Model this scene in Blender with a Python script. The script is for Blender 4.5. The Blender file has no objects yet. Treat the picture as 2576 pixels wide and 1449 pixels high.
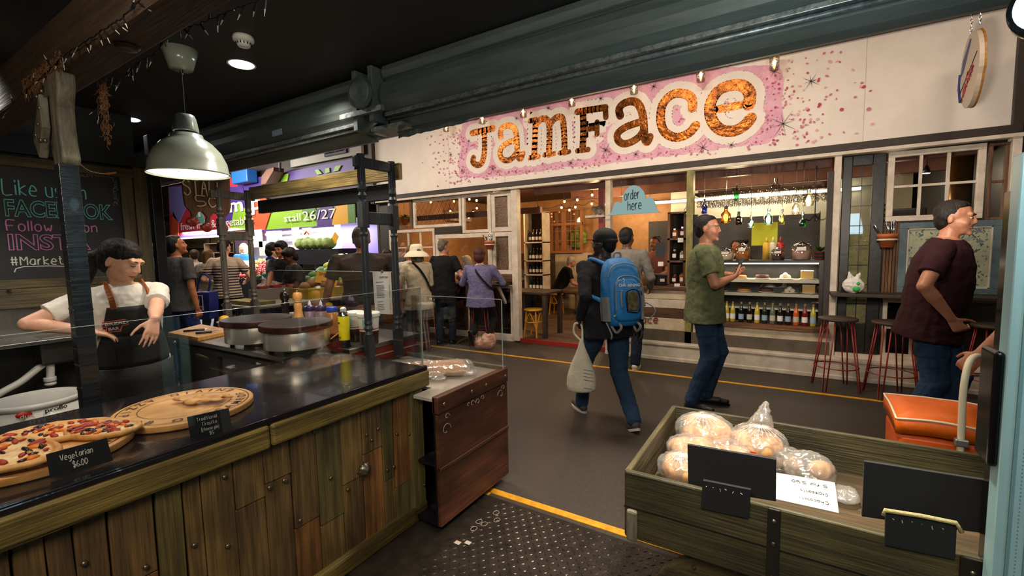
import bpy, bmesh, math, random
from math import sin, cos, pi, radians, sqrt
from mathutils import Vector as V, Matrix, noise
SC = bpy.context.scene; COL = SC.collection
# ---------------- camera ----------------
IW, IH, FPX, CH = 2576, 1449, 1127.0, 1.5
_y, _p, _r = radians(31.9), radians(4.88), radians(-1.1)
FW = V((-sin(_y)*cos(_p), cos(_y)*cos(_p), -sin(_p))); _rt = V((cos(_y), sin(_y), 0)); _up = _rt.cross(FW)
RT = cos(_r)*_rt + sin(_r)*_up; UP = -sin(_r)*_rt + cos(_r)*_up
cd = bpy.data.cameras.new('camera'); cd.sensor_width = 36; cd.lens = FPX*36/IW; cd.clip_start = .05; cd.clip_end = 100
cam = bpy.data.objects.new('camera', cd); COL.objects.link(cam); SC.camera = cam
m = Matrix((RT, UP, -FW)).transposed().to_4x4(); m.translation = V((0, 0, CH)); cam.matrix_world = m
def at(px, py, x=None, y=None, z=None, d=None):
    r = RT*((px-IW/2)/FPX) - UP*((py-IH/2)/FPX) + FW
    if x is not None: t = x/r.x
    elif y is not None: t = y/r.y
    elif z is not None: t = (z-CH)/r.z
    else: t = d
    return V((0, 0, CH)) + r*t
# ---------------- view, world and lights ----------------
SC.view_settings.view_transform = 'Standard'; SC.view_settings.look = 'None'
SC.view_settings.gamma = 1; SC.view_settings.use_curve_mapping = False; SC.view_settings.exposure = 0.12
W = bpy.data.worlds.new('world'); SC.world = W; W.use_nodes = True
W.node_tree.nodes['Background'].inputs[0].default_value = (.9, .85, .8, 1); W.node_tree.nodes['Background'].inputs[1].default_value = .018
def light(name, kind, loc, power, color=(1, 1, 1), size=.2, to=None, spot=None, size_y=None):
    l = bpy.data.lights.new(name, kind); l.energy = power; l.color = color
    if kind == 'AREA':
        l.size = size
        if size_y: l.shape = 'RECTANGLE'; l.size_y = size_y
    else: l.shadow_soft_size = size
    if spot: l.spot_size = radians(spot); l.spot_blend = .6
    o = bpy.data.objects.new(name, l); COL.objects.link(o); o.location = loc
    if to is not None: o.rotation_euler = (V(to)-V(loc)).to_track_quat('-Z', 'Y').to_euler()
    return o
WARM = (1, .76, .5); NEUT = (1, .9, .76); COOL = (.86, .92, 1); AMB = (1, .6, .28)
light('bakery_lamp_light', 'AREA', (-.3, -.5, 2.65), 80, (1, .84, .63), 1.1, to=(-1.2, 1.2, .6))
light('counter_spot_light', 'SPOT', (-1.7, .15, 2.6), 60, NEUT, .08, to=(-2.1, .55, .86), spot=95)
light('crepe_spot_light', 'SPOT', (-2.7, 1.95, 2.65), 75, NEUT, .08, to=(-3.2, 1.95, .9), spot=115)
light('cart_spot_light', 'SPOT', (-.1, 1.7, 2.6), 330, (1, .88, .7), .06, to=(-.25, 1.95, .6), spot=62)
light('sink_spot_light', 'SPOT', (-3.9, .55, 2.6), 60, (1, .95, .88), .08, to=(-3.9, .9, 1), spot=120)
light('aisle_light_a', 'AREA', (-1.2, 3.9, 4.1), 95, (1, .8, .6), 1.6, to=(-1.2, 4.4, 0), size_y=.5)
light('aisle_light_b', 'AREA', (-5.2, 3.9, 4.1), 110, (1, .82, .64), 1.6, to=(-5.2, 4.2, 0), size_y=.5)
light('aisle_light_c', 'AREA', (-9.5, 3.4, 4.1), 130, (1, .84, .68), 2, to=(-9.5, 3.6, 0), size_y=.6)
light('aisle_light_d', 'AREA', (1.6, 4.3, 4.1), 22, (1, .8, .62), 1, to=(1.2, 4.6, 0), size_y=.5)
light('sign_wash_light', 'SPOT', (.4, 2.9, 1.95), 150, (1, .86, .72), .15, to=(.2, 6.2, 2.95), spot=110)
light('sign_wash_light_b', 'SPOT', (-3.2, 2.9, 2.0), 110, (1, .86, .76), .15, to=(-3.2, 6.2, 2.95), spot=120)
light('cafe_light_a', 'POINT', (-2.9, 7.6, 2.3), 48, AMB, .1)
light('cafe_light_b', 'POINT', (-5.2, 7.6, 2.3), 70, AMB, .1)
light('cafe_light_c', 'POINT', (-.7, 7.3, 2.35), 24, (1, .72, .42), .1)
light('cafe_light_d', 'POINT', (1.1, 7.6, 2.3), 5, WARM, .1)
light('cafe_light_e', 'POINT', (-2.9, 9.2, 2.3), 50, (1, .7, .4), .1)
light('kitchen_light', 'AREA', (-.6, 9.6, 2.5), 30, (1, .92, .8), 1.2, to=(-.6, 9.8, 1))
light('display_case_light', 'AREA', (-.35, 6.5, 1.22), 7, (1, .85, .6), 1.2, to=(-.35, 6.6, 0), size_y=.1)
light('fruit_light_a', 'AREA', (-10.2, 6.4, 2.2), 330, COOL, 4.5, to=(-10.2, 6.2, .5), size_y=.3)
light('fruit_light_b', 'AREA', (-13.5, 6.0, 2.2), 220, COOL, 3, to=(-13.5, 5.6, .5), size_y=.3)
light('fruit_sign_light', 'AREA', (-10.8, 4.2, 3.4), 120, (1, .95, .9), 3, to=(-10.8, 6.2, 2.8), size_y=.4)
light('shutter_wash', 'AREA', (.2, .9, 1.95), 11, (.72, .9, .9), .5, to=(-.6, 2.25, 2.6))
light('floor_spot_light', 'SPOT', (-.9, .6, 2.65), 110, NEUT, .1, to=(-.9, 1.6, 0), spot=60)
light('side_blue_light', 'AREA', (1.0, .55, 1.9), 5, (.55, .85, 1), .5, to=(.6, 1.5, 1.2))
# ---------------- helpers ----------------
def lin(h):
    if isinstance(h, (tuple, list)): return tuple(h)+(1,) if len(h) == 3 else tuple(h)
    h = h.lstrip('#'); c = [int(h[i:i+2], 16)/255 for i in (0, 2, 4)]
    return tuple(x/12.92 if x <= .04045 else ((x+.055)/1.055)**2.4 for x in c)+(1,)
MC = {}
def mat(name, c, r=.6, m=0, c2=None, v=0, s=6, st=(1, 1, 1), b=0, bs=60, e=0, sp=.5, coat=0, sss=0, alpha=1, c3=None):
    key = name
    if key in MC: return MC[key]
    M = bpy.data.materials.new(name); M.use_nodes = True; n = M.node_tree.nodes; L = M.node_tree.links; P = n['Principled BSDF']
    c = lin(c); P.inputs['Base Color'].default_value = c; P.inputs['Roughness'].default_value = r; P.inputs['Metallic'].default_value = m
    P.inputs['Specular IOR Level'].default_value = sp; P.inputs['Coat Weight'].default_value = coat
    if alpha < 1: P.inputs['Alpha'].default_value = alpha
    if v and not c2: c2 = tuple(x*(1-v) for x in c[:3])
    if c2 or b:
        tc = n.new('ShaderNodeTexCoord'); mp = n.new('ShaderNodeMapping'); mp.inputs['Scale'].default_value = st
        L.new(tc.outputs['Object'], mp.inputs[0])
    if c2:
        c2 = lin(c2); no = n.new('ShaderNodeTexNoise'); no.inputs['Scale'].default_value = s; no.inputs['Detail'].default_value = 8; no.inputs['Roughness'].default_value = .72
        L.new(mp.outputs[0], no.inputs['Vector']); ra = n.new('ShaderNodeValToRGB'); L.new(no.outputs[0], ra.inputs[0])
        ra.color_ramp.elements[0].position = .36; ra.color_ramp.elements[0].color = c2; ra.color_ramp.elements[1].position = .64; ra.color_ramp.elements[1].color = c
        if c3: el = ra.color_ramp.elements.new(.72); el.color = lin(c3)
        L.new(ra.outputs[0], P.inputs['Base Color'])
    if b:
        nb = n.new('ShaderNodeTexNoise'); nb.inputs['Scale'].default_value = bs; nb.inputs['Detail'].default_value = 4; L.new(mp.outputs[0], nb.inputs['Vector'])
        bu = n.new('ShaderNodeBump'); bu.inputs['Strength'].default_value = b; bu.inputs['Distance'].default_value = .01
        L.new(nb.outputs[0], bu.inputs['Height']); L.new(bu.outputs[0], P.inputs['Normal'])
    if e: P.inputs['Emission Color'].default_value = c; P.inputs['Emission Strength'].default_value = e
    if sss: P.inputs['Subsurface Weight'].default_value = sss; P.inputs['Subsurface Radius'].default_value = (.012, .005, .003)
    MC[key] = M; return M
def wood(name, c, c2, c3, axis='z', s=1.0, r=.6, b=.5):
    st = {'x': (1.6, 38, 38), 'y': (38, 1.6, 38), 'z': (38, 38, 1.6)}[axis]
    new = name not in MC; M = mat(name, c, r, c2=c2, c3=c3, s=s, st=st, b=b, bs=3.5)
    if new:     # broad weathering patches over the grain
        n = M.node_tree.nodes; L = M.node_tree.links; P = n['Principled BSDF']; src = P.inputs['Base Color'].links[0].from_socket; tc = n.new('ShaderNodeTexCoord'); no = n.new('ShaderNodeTexNoise'); no.inputs['Scale'].default_value = 7; no.inputs['Detail'].default_value = 5
        mp = n.new('ShaderNodeMapping'); mp.inputs['Scale'].default_value = {'x': (.35, 1, 1), 'y': (1, .35, 1), 'z': (1, 1, .35)}[axis]; L.new(tc.outputs['Object'], mp.inputs[0]); L.new(mp.outputs[0], no.inputs['Vector'])
        mr = n.new('ShaderNodeMapRange'); mr.inputs[1].default_value = .35; mr.inputs[2].default_value = .68; mr.inputs[3].default_value = .5; mr.inputs[4].default_value = 1.5; L.new(no.outputs[0], mr.inputs[0])
        mx = n.new('ShaderNodeVectorMath'); mx.operation = 'SCALE'; L.new(src, mx.inputs[0]); L.new(mr.outputs[0], mx.inputs['Scale']); L.new(mx.outputs[0], P.inputs['Base Color'])
    return M
def glass(name, tint=(1, 1, 1), gl=.12, r=.02, haze=0):
    if name in MC: return MC[name]
    M = bpy.data.materials.new(name); M.use_nodes = True; n = M.node_tree.nodes; L = M.node_tree.links; n.clear()
    o = n.new('ShaderNodeOutputMaterial'); t = n.new('ShaderNodeBsdfTransparent'); t.inputs[0].default_value = lin(tint)
    g = n.new('ShaderNodeBsdfGlossy'); g.inputs['Roughness'].default_value = r; lw = n.new('ShaderNodeLayerWeight'); lw.inputs[0].default_value = .3
    ma = n.new('ShaderNodeMath'); ma.operation = 'MULTIPLY_ADD'; ma.inputs[1].default_value = .5; ma.inputs[2].default_value = gl*.4; L.new(lw.outputs['Fresnel'], ma.inputs[0])
    mx = n.new('ShaderNodeMixShader'); L.new(ma.outputs[0], mx.inputs[0]); L.new(t.outputs[0], mx.inputs[1]); L.new(g.outputs[0], mx.inputs[2]); last = mx
    if haze:
        df = n.new('ShaderNodeBsdfDiffuse'); df.inputs[0].default_value = (.9, .9, .88, 1); m2 = n.new('ShaderNodeMixShader'); m2.inputs[0].default_value = haze
        L.new(mx.outputs[0], m2.inputs[1]); L.new(df.outputs[0], m2.inputs[2]); last = m2
    L.new(last.outputs[0], o.inputs[0]); MC[name] = M; return M
def emis(name, c, s):
    if name in MC: return MC[name]
    M = bpy.data.materials.new(name); M.use_nodes = True; n = M.node_tree.nodes; L = M.node_tree.links; n.clear()
    o = n.new('ShaderNodeOutputMaterial'); t = n.new('ShaderNodeEmission'); t.inputs[0].default_value = lin(c); t.inputs[1].default_value = s
    L.new(t.outputs[0], o.inputs[0]); MC[name] = M; return M
def stripes(name, cols, per, axis=2, r=.8, b=.15, zcut=None):
    """cols: list of (pos, colour) constant ramp over one period along the axis; zcut=(z, colour) plain above z"""
    if name in MC: return MC[name]
    M = bpy.data.materials.new(name); M.use_nodes = True; n = M.node_tree.nodes; L = M.node_tree.links; P = n['Principled BSDF']; P.inputs['Roughness'].default_value = r
    tc = n.new('ShaderNodeTexCoord'); sx = n.new('ShaderNodeSeparateXYZ'); L.new(tc.outputs['Object'], sx.inputs[0])
    d = n.new('ShaderNodeMath'); d.operation = 'DIVIDE'; d.inputs[1].default_value = per; L.new(sx.outputs[axis], d.inputs[0])
    f = n.new('ShaderNodeMath'); f.operation = 'FRACT'; L.new(d.outputs[0], f.inputs[0]); ra = n.new('ShaderNodeValToRGB'); ra.color_ramp.interpolation = 'CONSTANT'
    L.new(f.outputs[0], ra.inputs[0]); E = ra.color_ramp.elements
    for i, (p, c) in enumerate(cols):
        el = E[i] if i < 2 else E.new(p)
        el.position = p; el.color = lin(c)
    out = ra.outputs[0]
    if zcut:
        gt = n.new('ShaderNodeMath'); gt.operation = 'GREATER_THAN'; gt.inputs[1].default_value = zcut[0]; L.new(sx.outputs[2], gt.inputs[0])
        mx = n.new('ShaderNodeMix'); mx.data_type = 'RGBA'; L.new(gt.outputs[0], mx.inputs[0]); L.new(out, mx.inputs[6]); mx.inputs[7].default_value = lin(zcut[1]); out = mx.outputs[2]
    L.new(out, P.inputs['Base Color']); MC[name] = M; return M
def wmat(o):
    M = Matrix()
    while o is not None: M = o.matrix_basis @ M; o = o.parent
    return M
def link(name, me, parent=None):
    o = bpy.data.objects.new(name, me); COL.objects.link(o)
    if parent is not None: o.parent = parent
    return o
def tag(o, label, cat, group=None, kind=None):
    if label: o['label'] = label
    if cat: o['category'] = cat
    if group: o['group'] = group
    if kind: o['kind'] = kind
    return o
def thing(name, label, cat, loc=(0, 0, 0), rot=0, group=None):
    o = link(name, None); o.location = loc; o.rotation_euler = (0, 0, rot); o.empty_display_size = .1
    return tag(o, label, cat, group)
def copy_tree(o, parent=None):
    c = o.copy(); COL.objects.link(c); c.parent = parent
    for ch in [x for x in KIDS.get(o.name, [])]: KIDS.setdefault(c.name, []).append(copy_tree(ch, c))
    return c
KIDS = {}
def dup(o, loc, rot=None, label=None, scale=None):
    c = copy_tree(o); c.location = loc
    if rot is not None: c.rotation_euler = (0, 0, rot)
    if label: c['label'] = label
    if scale: c.scale = (scale,)*3 if not isinstance(scale, tuple) else scale
    return c
def basis(d, up=V((0, 0, 1))):
    d = V(d).normalized(); s = d.cross(up)
    if s.length < 1e-4: s = d.cross(V((0, 1, 0)))
    s.normalize(); return s, s.cross(d).normalized(), d
class MB:
    def __init__(s, M=None): s.v = []; s.f = []; s.mi = []; s.cur = 0; s.M = M
    def add(s, vs, fs, M=None):
        k = len(s.v); T = M if M is not None else s.M
        s.v += [T @ V(p) for p in vs] if T is not None else [V(p) for p in vs]
        s.f += [[i+k for i in f] for f in fs]; s.mi += [s.cur]*len(fs); return s
    def box(s, x0, x1, y0, y1, z0, z1, M=None):
        return s.add([(x0, y0, z0), (x1, y0, z0), (x1, y1, z0), (x0, y1, z0), (x0, y0, z1), (x1, y0, z1), (x1, y1, z1), (x0, y1, z1)],
                     [(0, 3, 2, 1), (4, 5, 6, 7), (0, 1, 5, 4), (1, 2, 6, 5), (2, 3, 7, 6), (3, 0, 4, 7)], M)
    def cbox(s, c, d, M=None): return s.box(c[0]-d[0]/2, c[0]+d[0]/2, c[1]-d[1]/2, c[1]+d[1]/2, c[2]-d[2]/2, c[2]+d[2]/2, M)
    def loft(s, rings, cap=True, M=None):
        n = len(rings[0]); vs = [p for r in rings for p in r]; fs = []
        for i in range(len(rings)-1):
            for j in range(n): a = i*n+j; b = i*n+(j+1) % n; fs.append((a, b, b+n, a+n))
        if cap: fs.append(tuple(range(n-1, -1, -1))); fs.append(tuple((len(rings)-1)*n+j for j in range(n)))
        return s.add(vs, fs, M)
    def tube(s, pts, r, n=8, M=None, cap=True):
        pts = [V(p) for p in pts]; rs = r if isinstance(r, (list, tuple)) else [r]*len(pts); rings = []
        d0 = (pts[1]-pts[0]).normalized(); sx, u, _ = basis(d0)
        for i, p in enumerate(pts):
            d = (pts[min(i+1, len(pts)-1)]-pts[max(i-1, 0)])
            if d.length < 1e-9: d = d0
            d.normalize(); sx = (sx - d*sx.dot(d))
            if sx.length < 1e-5: sx = basis(d)[0]
            sx.normalize(); u = d.cross(sx); rings.append([p+(sx*cos(2*pi*j/n)+u*sin(2*pi*j/n))*rs[i] for j in range(n)])
        return s.loft(rings, cap, M)
    def cyl(s, a, b, r, r2=None, n=16, M=None): return s.tube([a, b], [r, r if r2 is None else r2], n, M)
    def lathe(s, prof, c=(0, 0, 0), n=24, M=None, cap=True, ax=None):
        T = Matrix.Translation(V(c))
        if ax is not None: T = T @ V(ax).to_track_quat('Z', 'Y').to_matrix().to_4x4()
        if M is not None: T = M @ T
        elif s.M is not None: T = s.M @ T
        return s.loft([[V((r*cos(2*pi*j/n), r*sin(2*pi*j/n), z)) for j in range(n)] for r, z in prof], cap, T)
    def ell(s, c, r, M=None, n=14, k=8):
        if isinstance(r, (int, float)): r = (r, r, r)
        rings = []
        for i in range(k+1):
            t = -pi/2+pi*i/k; q = max(cos(t), .02)
            rings.append([V((c[0]+r[0]*q*cos(2*pi*j/n), c[1]+r[1]*q*sin(2*pi*j/n), c[2]+r[2]*sin(t))) for j in range(n)])
        return s.loft(rings, True, M)
    def cap(s, a, b, ra, rb=None, n=12, M=None):
        """round-ended tapered limb"""
        a = V(a); b = V(b); rb = ra if rb is None else rb; d = (b-a); L = d.length; d = d/L if L > 1e-6 else V((0, 0, 1))
        P = []; R = []
        for t in (-80, -50, -20): P.append(a+d*ra*sin(radians(t))); R.append(ra*cos(radians(t)))
        for t in (20, 50, 80): P.append(b+d*rb*sin(radians(t))); R.append(rb*cos(radians(t)))
        return s.tube(P, R, n, M)
    def prism(s, poly, O, R, U, d0=0, d1=.01):
        """polygon in the plane O,R,U pushed out along R x U from d0 to d1"""
        O = V(O); R = V(R).normalized(); U = V(U).normalized(); N = R.cross(U); n = len(poly)
        vs = [O+R*x+U*y+N*d for d in (d0, d1) for x, y in poly]
        return s.add(vs, [tuple(range(n-1, -1, -1)), tuple(range(n, 2*n))]+[(j, (j+1) % n, (j+1) % n+n, j+n) for j in range(n)])
    def grid(s, fn, nu, nv, M=None):
        vs = [fn(i/nu, j/nv) for i in range(nu+1) for j in range(nv+1)]
        return s.add(vs, [(i*(nv+1)+j, (i+1)*(nv+1)+j, (i+1)*(nv+1)+j+1, i*(nv+1)+j+1) for i in range(nu) for j in range(nv)], M)
    def build(s, name, m, parent=None, W=False, smooth=False, bevel=0, sub=0, rem=0, sm=0, solid=0, disp=None, label=None, origin=None, segs=2):
        me = bpy.data.meshes.new(name); vs = s.v
        if W and parent is not None: Mi = wmat(parent).inverted(); vs = [Mi @ p for p in vs]
        if origin is not None: vs = [p-V(origin) for p in vs]
        me.from_pydata([tuple(p) for p in vs], [], s.f)
        ms = m if isinstance(m, (list, tuple)) else [m]
        for x in ms: me.materials.append(x)
        if len(ms) > 1: me.polygons.foreach_set('material_index', s.mi)
        bm = bmesh.new(); bm.from_mesh(me); bmesh.ops.recalc_face_normals(bm, faces=bm.faces); bm.to_mesh(me); bm.free()
        if smooth or rem: me.polygons.foreach_set('use_smooth', [True]*len(me.polygons))
        o = link(name, me, parent)
        if parent is not None: KIDS.setdefault(parent.name, []).append(o)
        if origin is not None: o.location = origin
        if rem:
            q = o.modifiers.new('r', 'REMESH'); q.mode = 'VOXEL'; q.voxel_size = rem; q.use_smooth_shade = True
            if sm: q = o.modifiers.new('s', 'SMOOTH'); q.iterations = sm; q.factor = .5
        if disp:
            t = bpy.data.textures.new('d', 'CLOUDS'); t.noise_scale = disp[1]; q = o.modifiers.new('d', 'DISPLACE'); q.texture = t; q.strength = disp[0]; q.texture_coords = 'LOCAL'; q.mid_level = .5
        if bevel: q = o.modifiers.new('b', 'BEVEL'); q.width = bevel; q.segments = segs; q.limit_method = 'ANGLE'; q.angle_limit = radians(40)
        if solid: q = o.modifiers.new('t', 'SOLIDIFY'); q.thickness = solid; q.offset = 0
        if sub: q = o.modifiers.new('u', 'SUBSURF'); q.levels = sub; q.render_levels = sub
        if label: o['label'] = label
        return o
def struct(o): o['kind'] = 'structure'; return o
def one(name, label, cat, mb, m, group=None, **k):
    """a thing that is one mesh; origin at its lowest middle"""
    xs = [p.x for p in mb.v]; ys = [p.y for p in mb.v]; zs = [p.z for p in mb.v]
    o = mb.build(name, m, origin=((min(xs)+max(xs))/2, (min(ys)+max(ys))/2, min(zs)), **k); return tag(o, label, cat, group)
def rr(w, h, r, n=5, x=0, y=0):
    out = []
    for cx, cy, a in ((w/2-r, h/2-r, 0), (-w/2+r, h/2-r, 90), (-w/2+r, -h/2+r, 180), (w/2-r, -h/2+r, 270)):
        for i in range(n+1): t = radians(a+90*i/n); out.append((x+cx+r*cos(t), y+cy+r*sin(t)))
    return out
def smoothp(pts, n=4):
    pts = [V(p) for p in pts]; out = []
    for i in range(len(pts)-1):
        p0 = pts[max(i-1, 0)]; p1 = pts[i]; p2 = pts[i+1]; p3 = pts[min(i+2, len(pts)-1)]
        for j in range(n):
            t = j/n; out.append(.5*((2*p1)+(p2-p0)*t+(2*p0-5*p1+4*p2-p3)*t*t+(3*p1-p0-3*p2+p3)*t**3))
    out.append(pts[-1]); return out
# ---------------- lettering ----------------
GL = dict(g.split(' ', 1) for g in '''A 022842|1535;B 02083847463505|3544433202;C 4728180604122243;D 02082846442202;E 48080242|0535;F 480802|0535;G 472818060412324424;I 1838|2822|1232;K 0802|480542;L 080242;M 0208254842;N 02084248;O 28060422444628;P 02083847463505;R 02083847463505|2542;S 472807063544432203;T 0848|2822;U 0804224448;V 082248;Y 082548|2522;W 0812253248;a 361604032234|3632;b 0802|052635332203;c 35261604031232;d 3832|351604031233;e 043435261604031232;f 37281712|0626;g 361605041334|36312000;h 0802|05263532;i 0602|0807;k 0802|360432;l 0802;m 0602|05162522|25364542;n 0602|05263532;o 160503122233352616;p 0600|052635332203;r 0602|041626;s 3616051424332202;t 18132232|0626;u 06031232|3632;v 062236;w 0612243246;y 0613|3600;z 06360232;0 180604122244462818;1 0728|2822;2 071838460242;5 4808053544432202;6 381604031232433414;7 084812;4 380434|3822;$ 47180635432203|2921;. 0203;# 1218|3238|0444|0646;( 29161320;) 09161300;& 420718270403122244;- 0535;, 1201;' 0807;/ 0048;: 0203|0506'''.split(';'))
def strokes(text, h, gap=.28, slant=0, jit=0, seed=1):
    """single-stroke lettering as 2D polylines, cap height h; returns (lines, width)"""
    rnd = random.Random(seed); u = h/6; x = 0; out = []
    for ch in text:
        if ch == ' ': x += 3.2*u; continue
        g = GL.get(ch) or GL.get(ch.upper()) or '0242'; w = 0; jy = rnd.uniform(-jit, jit)*u
        for part in g.split('|'):
            pl = [(int(part[i]), int(part[i+1], 16)-2) for i in range(0, len(part)-1, 2)]; w = max(w, max(a for a, b in pl))
            if len(pl) == 1: pl.append((pl[0][0]+.2, pl[0][1]))
            q = [(x+a*u+b*u*slant, b*u+jy) for a, b in pl]
            out.append(q)
        x += (w+4*gap+.6)*u
    return out, x
def rounded(pl, n=3):
    if len(pl) < 3: return pl
    return [(p.x, p.y) for p in smoothp([V((a, b, 0)) for a, b in pl], n)]
def write(name, text, O, R, U, h, m, parent, r=.002, width=None, W=True, **k):
    """hand lettering as raised strokes starting at O (baseline left), along R with cap direction U"""
    O = V(O); R = V(R).normalized(); U = V(U).normalized(); ls, w = strokes(text, h, **k); f = (width/w) if width else 1; mb = MB()
    for pl in ls: mb.tube([O+R*(a*f)+U*b for a, b in rounded(pl)], r, 5)
    return mb.build(name, m, parent, W=W)
def fontm(text, bold=0, outline=0, ext=0, sh=0):
    c = bpy.data.curves.new('t', 'FONT'); c.body = text; c.size = 1; c.offset = bold; c.extrude = ext; c.shear = sh; c.resolution_u = 3
    if outline: c.fill_mode = 'NONE'; c.bevel_depth = outline; c.bevel_resolution = 0
    o = bpy.data.objects.new('t', c); COL.objects.link(o); dg = bpy.context.evaluated_depsgraph_get(); me = bpy.data.meshes.new_from_object(o.evaluated_get(dg))
    vs = [v.co.copy() for v in me.vertices]; fs = [tuple(p.vertices) for p in me.polygons]
    bpy.data.objects.remove(o); bpy.data.curves.remove(c); bpy.data.meshes.remove(me); return vs, fs
def typeset(name, text, O, R, U, h, m, parent, width=None, lift=.0015, bold=0, outline=0, W=True, sh=0, thick=.01):
    """printed lettering: cap height h, left baseline at O"""
    vs, fs = fontm(text, bold, outline, 0 if outline else thick, sh)
    if not vs: return None
    x0 = min(v.x for v in vs); x1 = max(v.x for v in vs); fy = h/.729; fx = (width/(x1-x0)) if width else fy
    O = V(O); R = V(R).normalized(); U = V(U).normalized(); N = R.cross(U); mb = MB()
    mb.add([O+R*((v.x-x0)*fx)+U*(v.y*fy)+N*(lift+v.z*fy) for v in vs], fs)
    return mb.build(name, m, parent, W=W)
# ================= materials =================
asphalt = mat('asphalt', '#3a322b', .55, c2='#2a2420', s=40, b=.35, bs=180)
blackp = mat('black_paint', '#161616', .5, c2='#0d0d0d', s=3, b=.1, bs=30)
ceilm = mat('ceiling_black', '#1d1b1c', .7, c2='#151415', s=2)
cream = mat('cream_paint', '#cbbca2', .5, c2='#a8977c', s=5, b=.2, bs=50)
whitep = mat('white_paint', '#cfc3b4', .5, c2='#b3a594', s=7, b=.15, bs=40)
signw = mat('sign_white', '#d9cfc6', .55, c2='#d0c5bb', s=3)
darkb = mat('dark_brown', '#2c1d13', .5, c2='#1c120b', s=6, st=(1, 8, 8), b=.2)
brownw = wood('brown_wood', '#6b4526', '#3c2412', '#83592f', 'z'); brownx = wood('brown_wood_x', '#6b4526', '#3c2412', '#83592f', 'x')
orangew = mat('orange_wood', '#a9692f', .45, c2='#8a5020', s=6, b=.1)
gl0 = glass('window_glass', gl=.15); acry = glass('acrylic', tint=(.97, .98, .98), gl=.10); steel = mat('steel', '#8c8a87', .32, 1, b=.12, bs=90, st=(1, 30, 1))
chrome = mat('chrome', '#b5b5b5', .18, 1); ironm = mat('black_iron', '#15151a', .35, .3)
red = mat('red_paint', '#8c1f14', .45); yel = mat('yellow_line', '#d79a12', .6, c2='#a8740d', s=14); yel2 = mat('yellow_tape', '#cfc21a', .6, c2='#8f8614', s=20)
def sbox(name, x0, x1, y0, y1, z0, z1, m, **k): return struct(MB().box(x0, x1, y0, y1, z0, z1).build(name, m, **k))
# ================= shell =================
sbox('floor', -24, 6, -3, 13, -.1, 0, asphalt)
wfl = wood('cafe_boards', '#5a3f28', '#3c281a', '#6d5034', 'x')
sbox('floor', -6.9, 1.75, 6.22, 11, 0, .045, wfl); struct(MB().box(-3.7, -2.2, 6.17, 6.22, 0, .06).build('trim_1', red))
sbox('ceiling', -7.6, 4, -2, 2.45, 2.75, 2.83, ceilm)
sbox('ceiling', -24, 4, 2.45, 13, 4.3, 4.4, ceilm)
sbox('ceiling', -6.9, 1.75, 6.3, 11, 2.72, 2.78, mat('cafe_ceiling', '#4a2a1a', .6, c2='#33190e', s=4))
sbox('trim_2', -7.6, 4, 2.3, 2.45, 2.6, 4.3, blackp)
# left wall with the chalkboard, and the black end post
lw = MB().box(-5.15, -5.05, -2, 1.72, 0, 2.75); sbox_l = struct(lw.build('wall_left', blackp))
olive = wood('olive_trim', '#5f5232', '#3f3620', '#746440', 'y'); olivez = wood('olive_trim_z', '#5f5232', '#3a321e', '#746440', 'z')
struct(MB().box(-5.05, -5.0, 1.68, 1.78, 0, 2.3).build('trim_3', olivez, bevel=.004)); struct(MB().box(-5.06, -4.98, 1.8, 1.88, 0, 2.6).build('trim_4', ironm, bevel=.004))
struct(MB().box(-5.2, -4.98, -2, 2.3, 2.3, 2.42).build('trim_5', blackp))
# diamond plate ramp and kerb tiles
plate = mat('tread_plate', '#4a433d', .34, .7, c2='#332e2a', s=10, b=.15, bs=60)
mb = MB().box(-1.95, .1, 1.25, 2.13, 0, .012)
for i in range(52):
    for j in range(23):
        x = -1.42+i*.0295; y = 1.27+j*.0375
        if x > .08: continue
        a = radians(45 if (i+j) % 2 else -45)
        T = Matrix.Translation((x, y, .012)) @ Matrix.Rotation(a, 4, 'Z'); mb.add([(-.014, 0, 0), (0, -.0042, 0), (.014, 0, 0), (0, .0042, 0), (-.007, 0, .003), (.007, 0, .003)], [(0, 1, 4), (1, 5, 4), (1, 2, 5), (2, 3, 5), (3, 4, 5), (3, 0, 4)], T)
one('tread_plate', 'dark steel tread plate with raised diamond bars set in the floor beside the red-brown box', 'floor plate', mb, plate)
mb = MB(); ck = mat('floor_chalk', '#8a7f74', .9)
for x_, y_ in ((1192, 1330), (1205, 1312), (1218, 1318), (1248, 1290), (1250, 1308)): q = at(x_, y_, z=.017); mb.tube([q+V((.016*cos(a_), .02*sin(a_), 0)) for a_ in [2*pi*j/10 for j in range(11)]], .0018, 4)
tag(mb.build('chalk_marks', ck), 'faint chalk loops drawn on the tread plate', 'chalk marks')
for x_, y_, l_ in ((1152, 1366, 'larger torn white paper scrap on the tread plate'), (1178, 1366, 'smaller torn white paper scrap on the tread plate')): q = at(x_, y_, z=.016); one('paper_scrap', l_, 'litter', MB().box(q.x-.018, q.x+.014, q.y-.012, q.y+.012, .0155, .018), mat('scrap', '#a89c90', .8))
tile = mat('dark_tile', '#2f2b28', .5, c2='#24211e', s=8, b=.1)
mb = MB()
for i in range(4): mb.box(-1.98+i*.42, -1.57+i*.42, .55, 1.1, 0, .018)
one('stall_mat', 'dark grey rubber floor matting at the foot of the plank counter', 'mat', mb, tile, bevel=.004)
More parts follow.
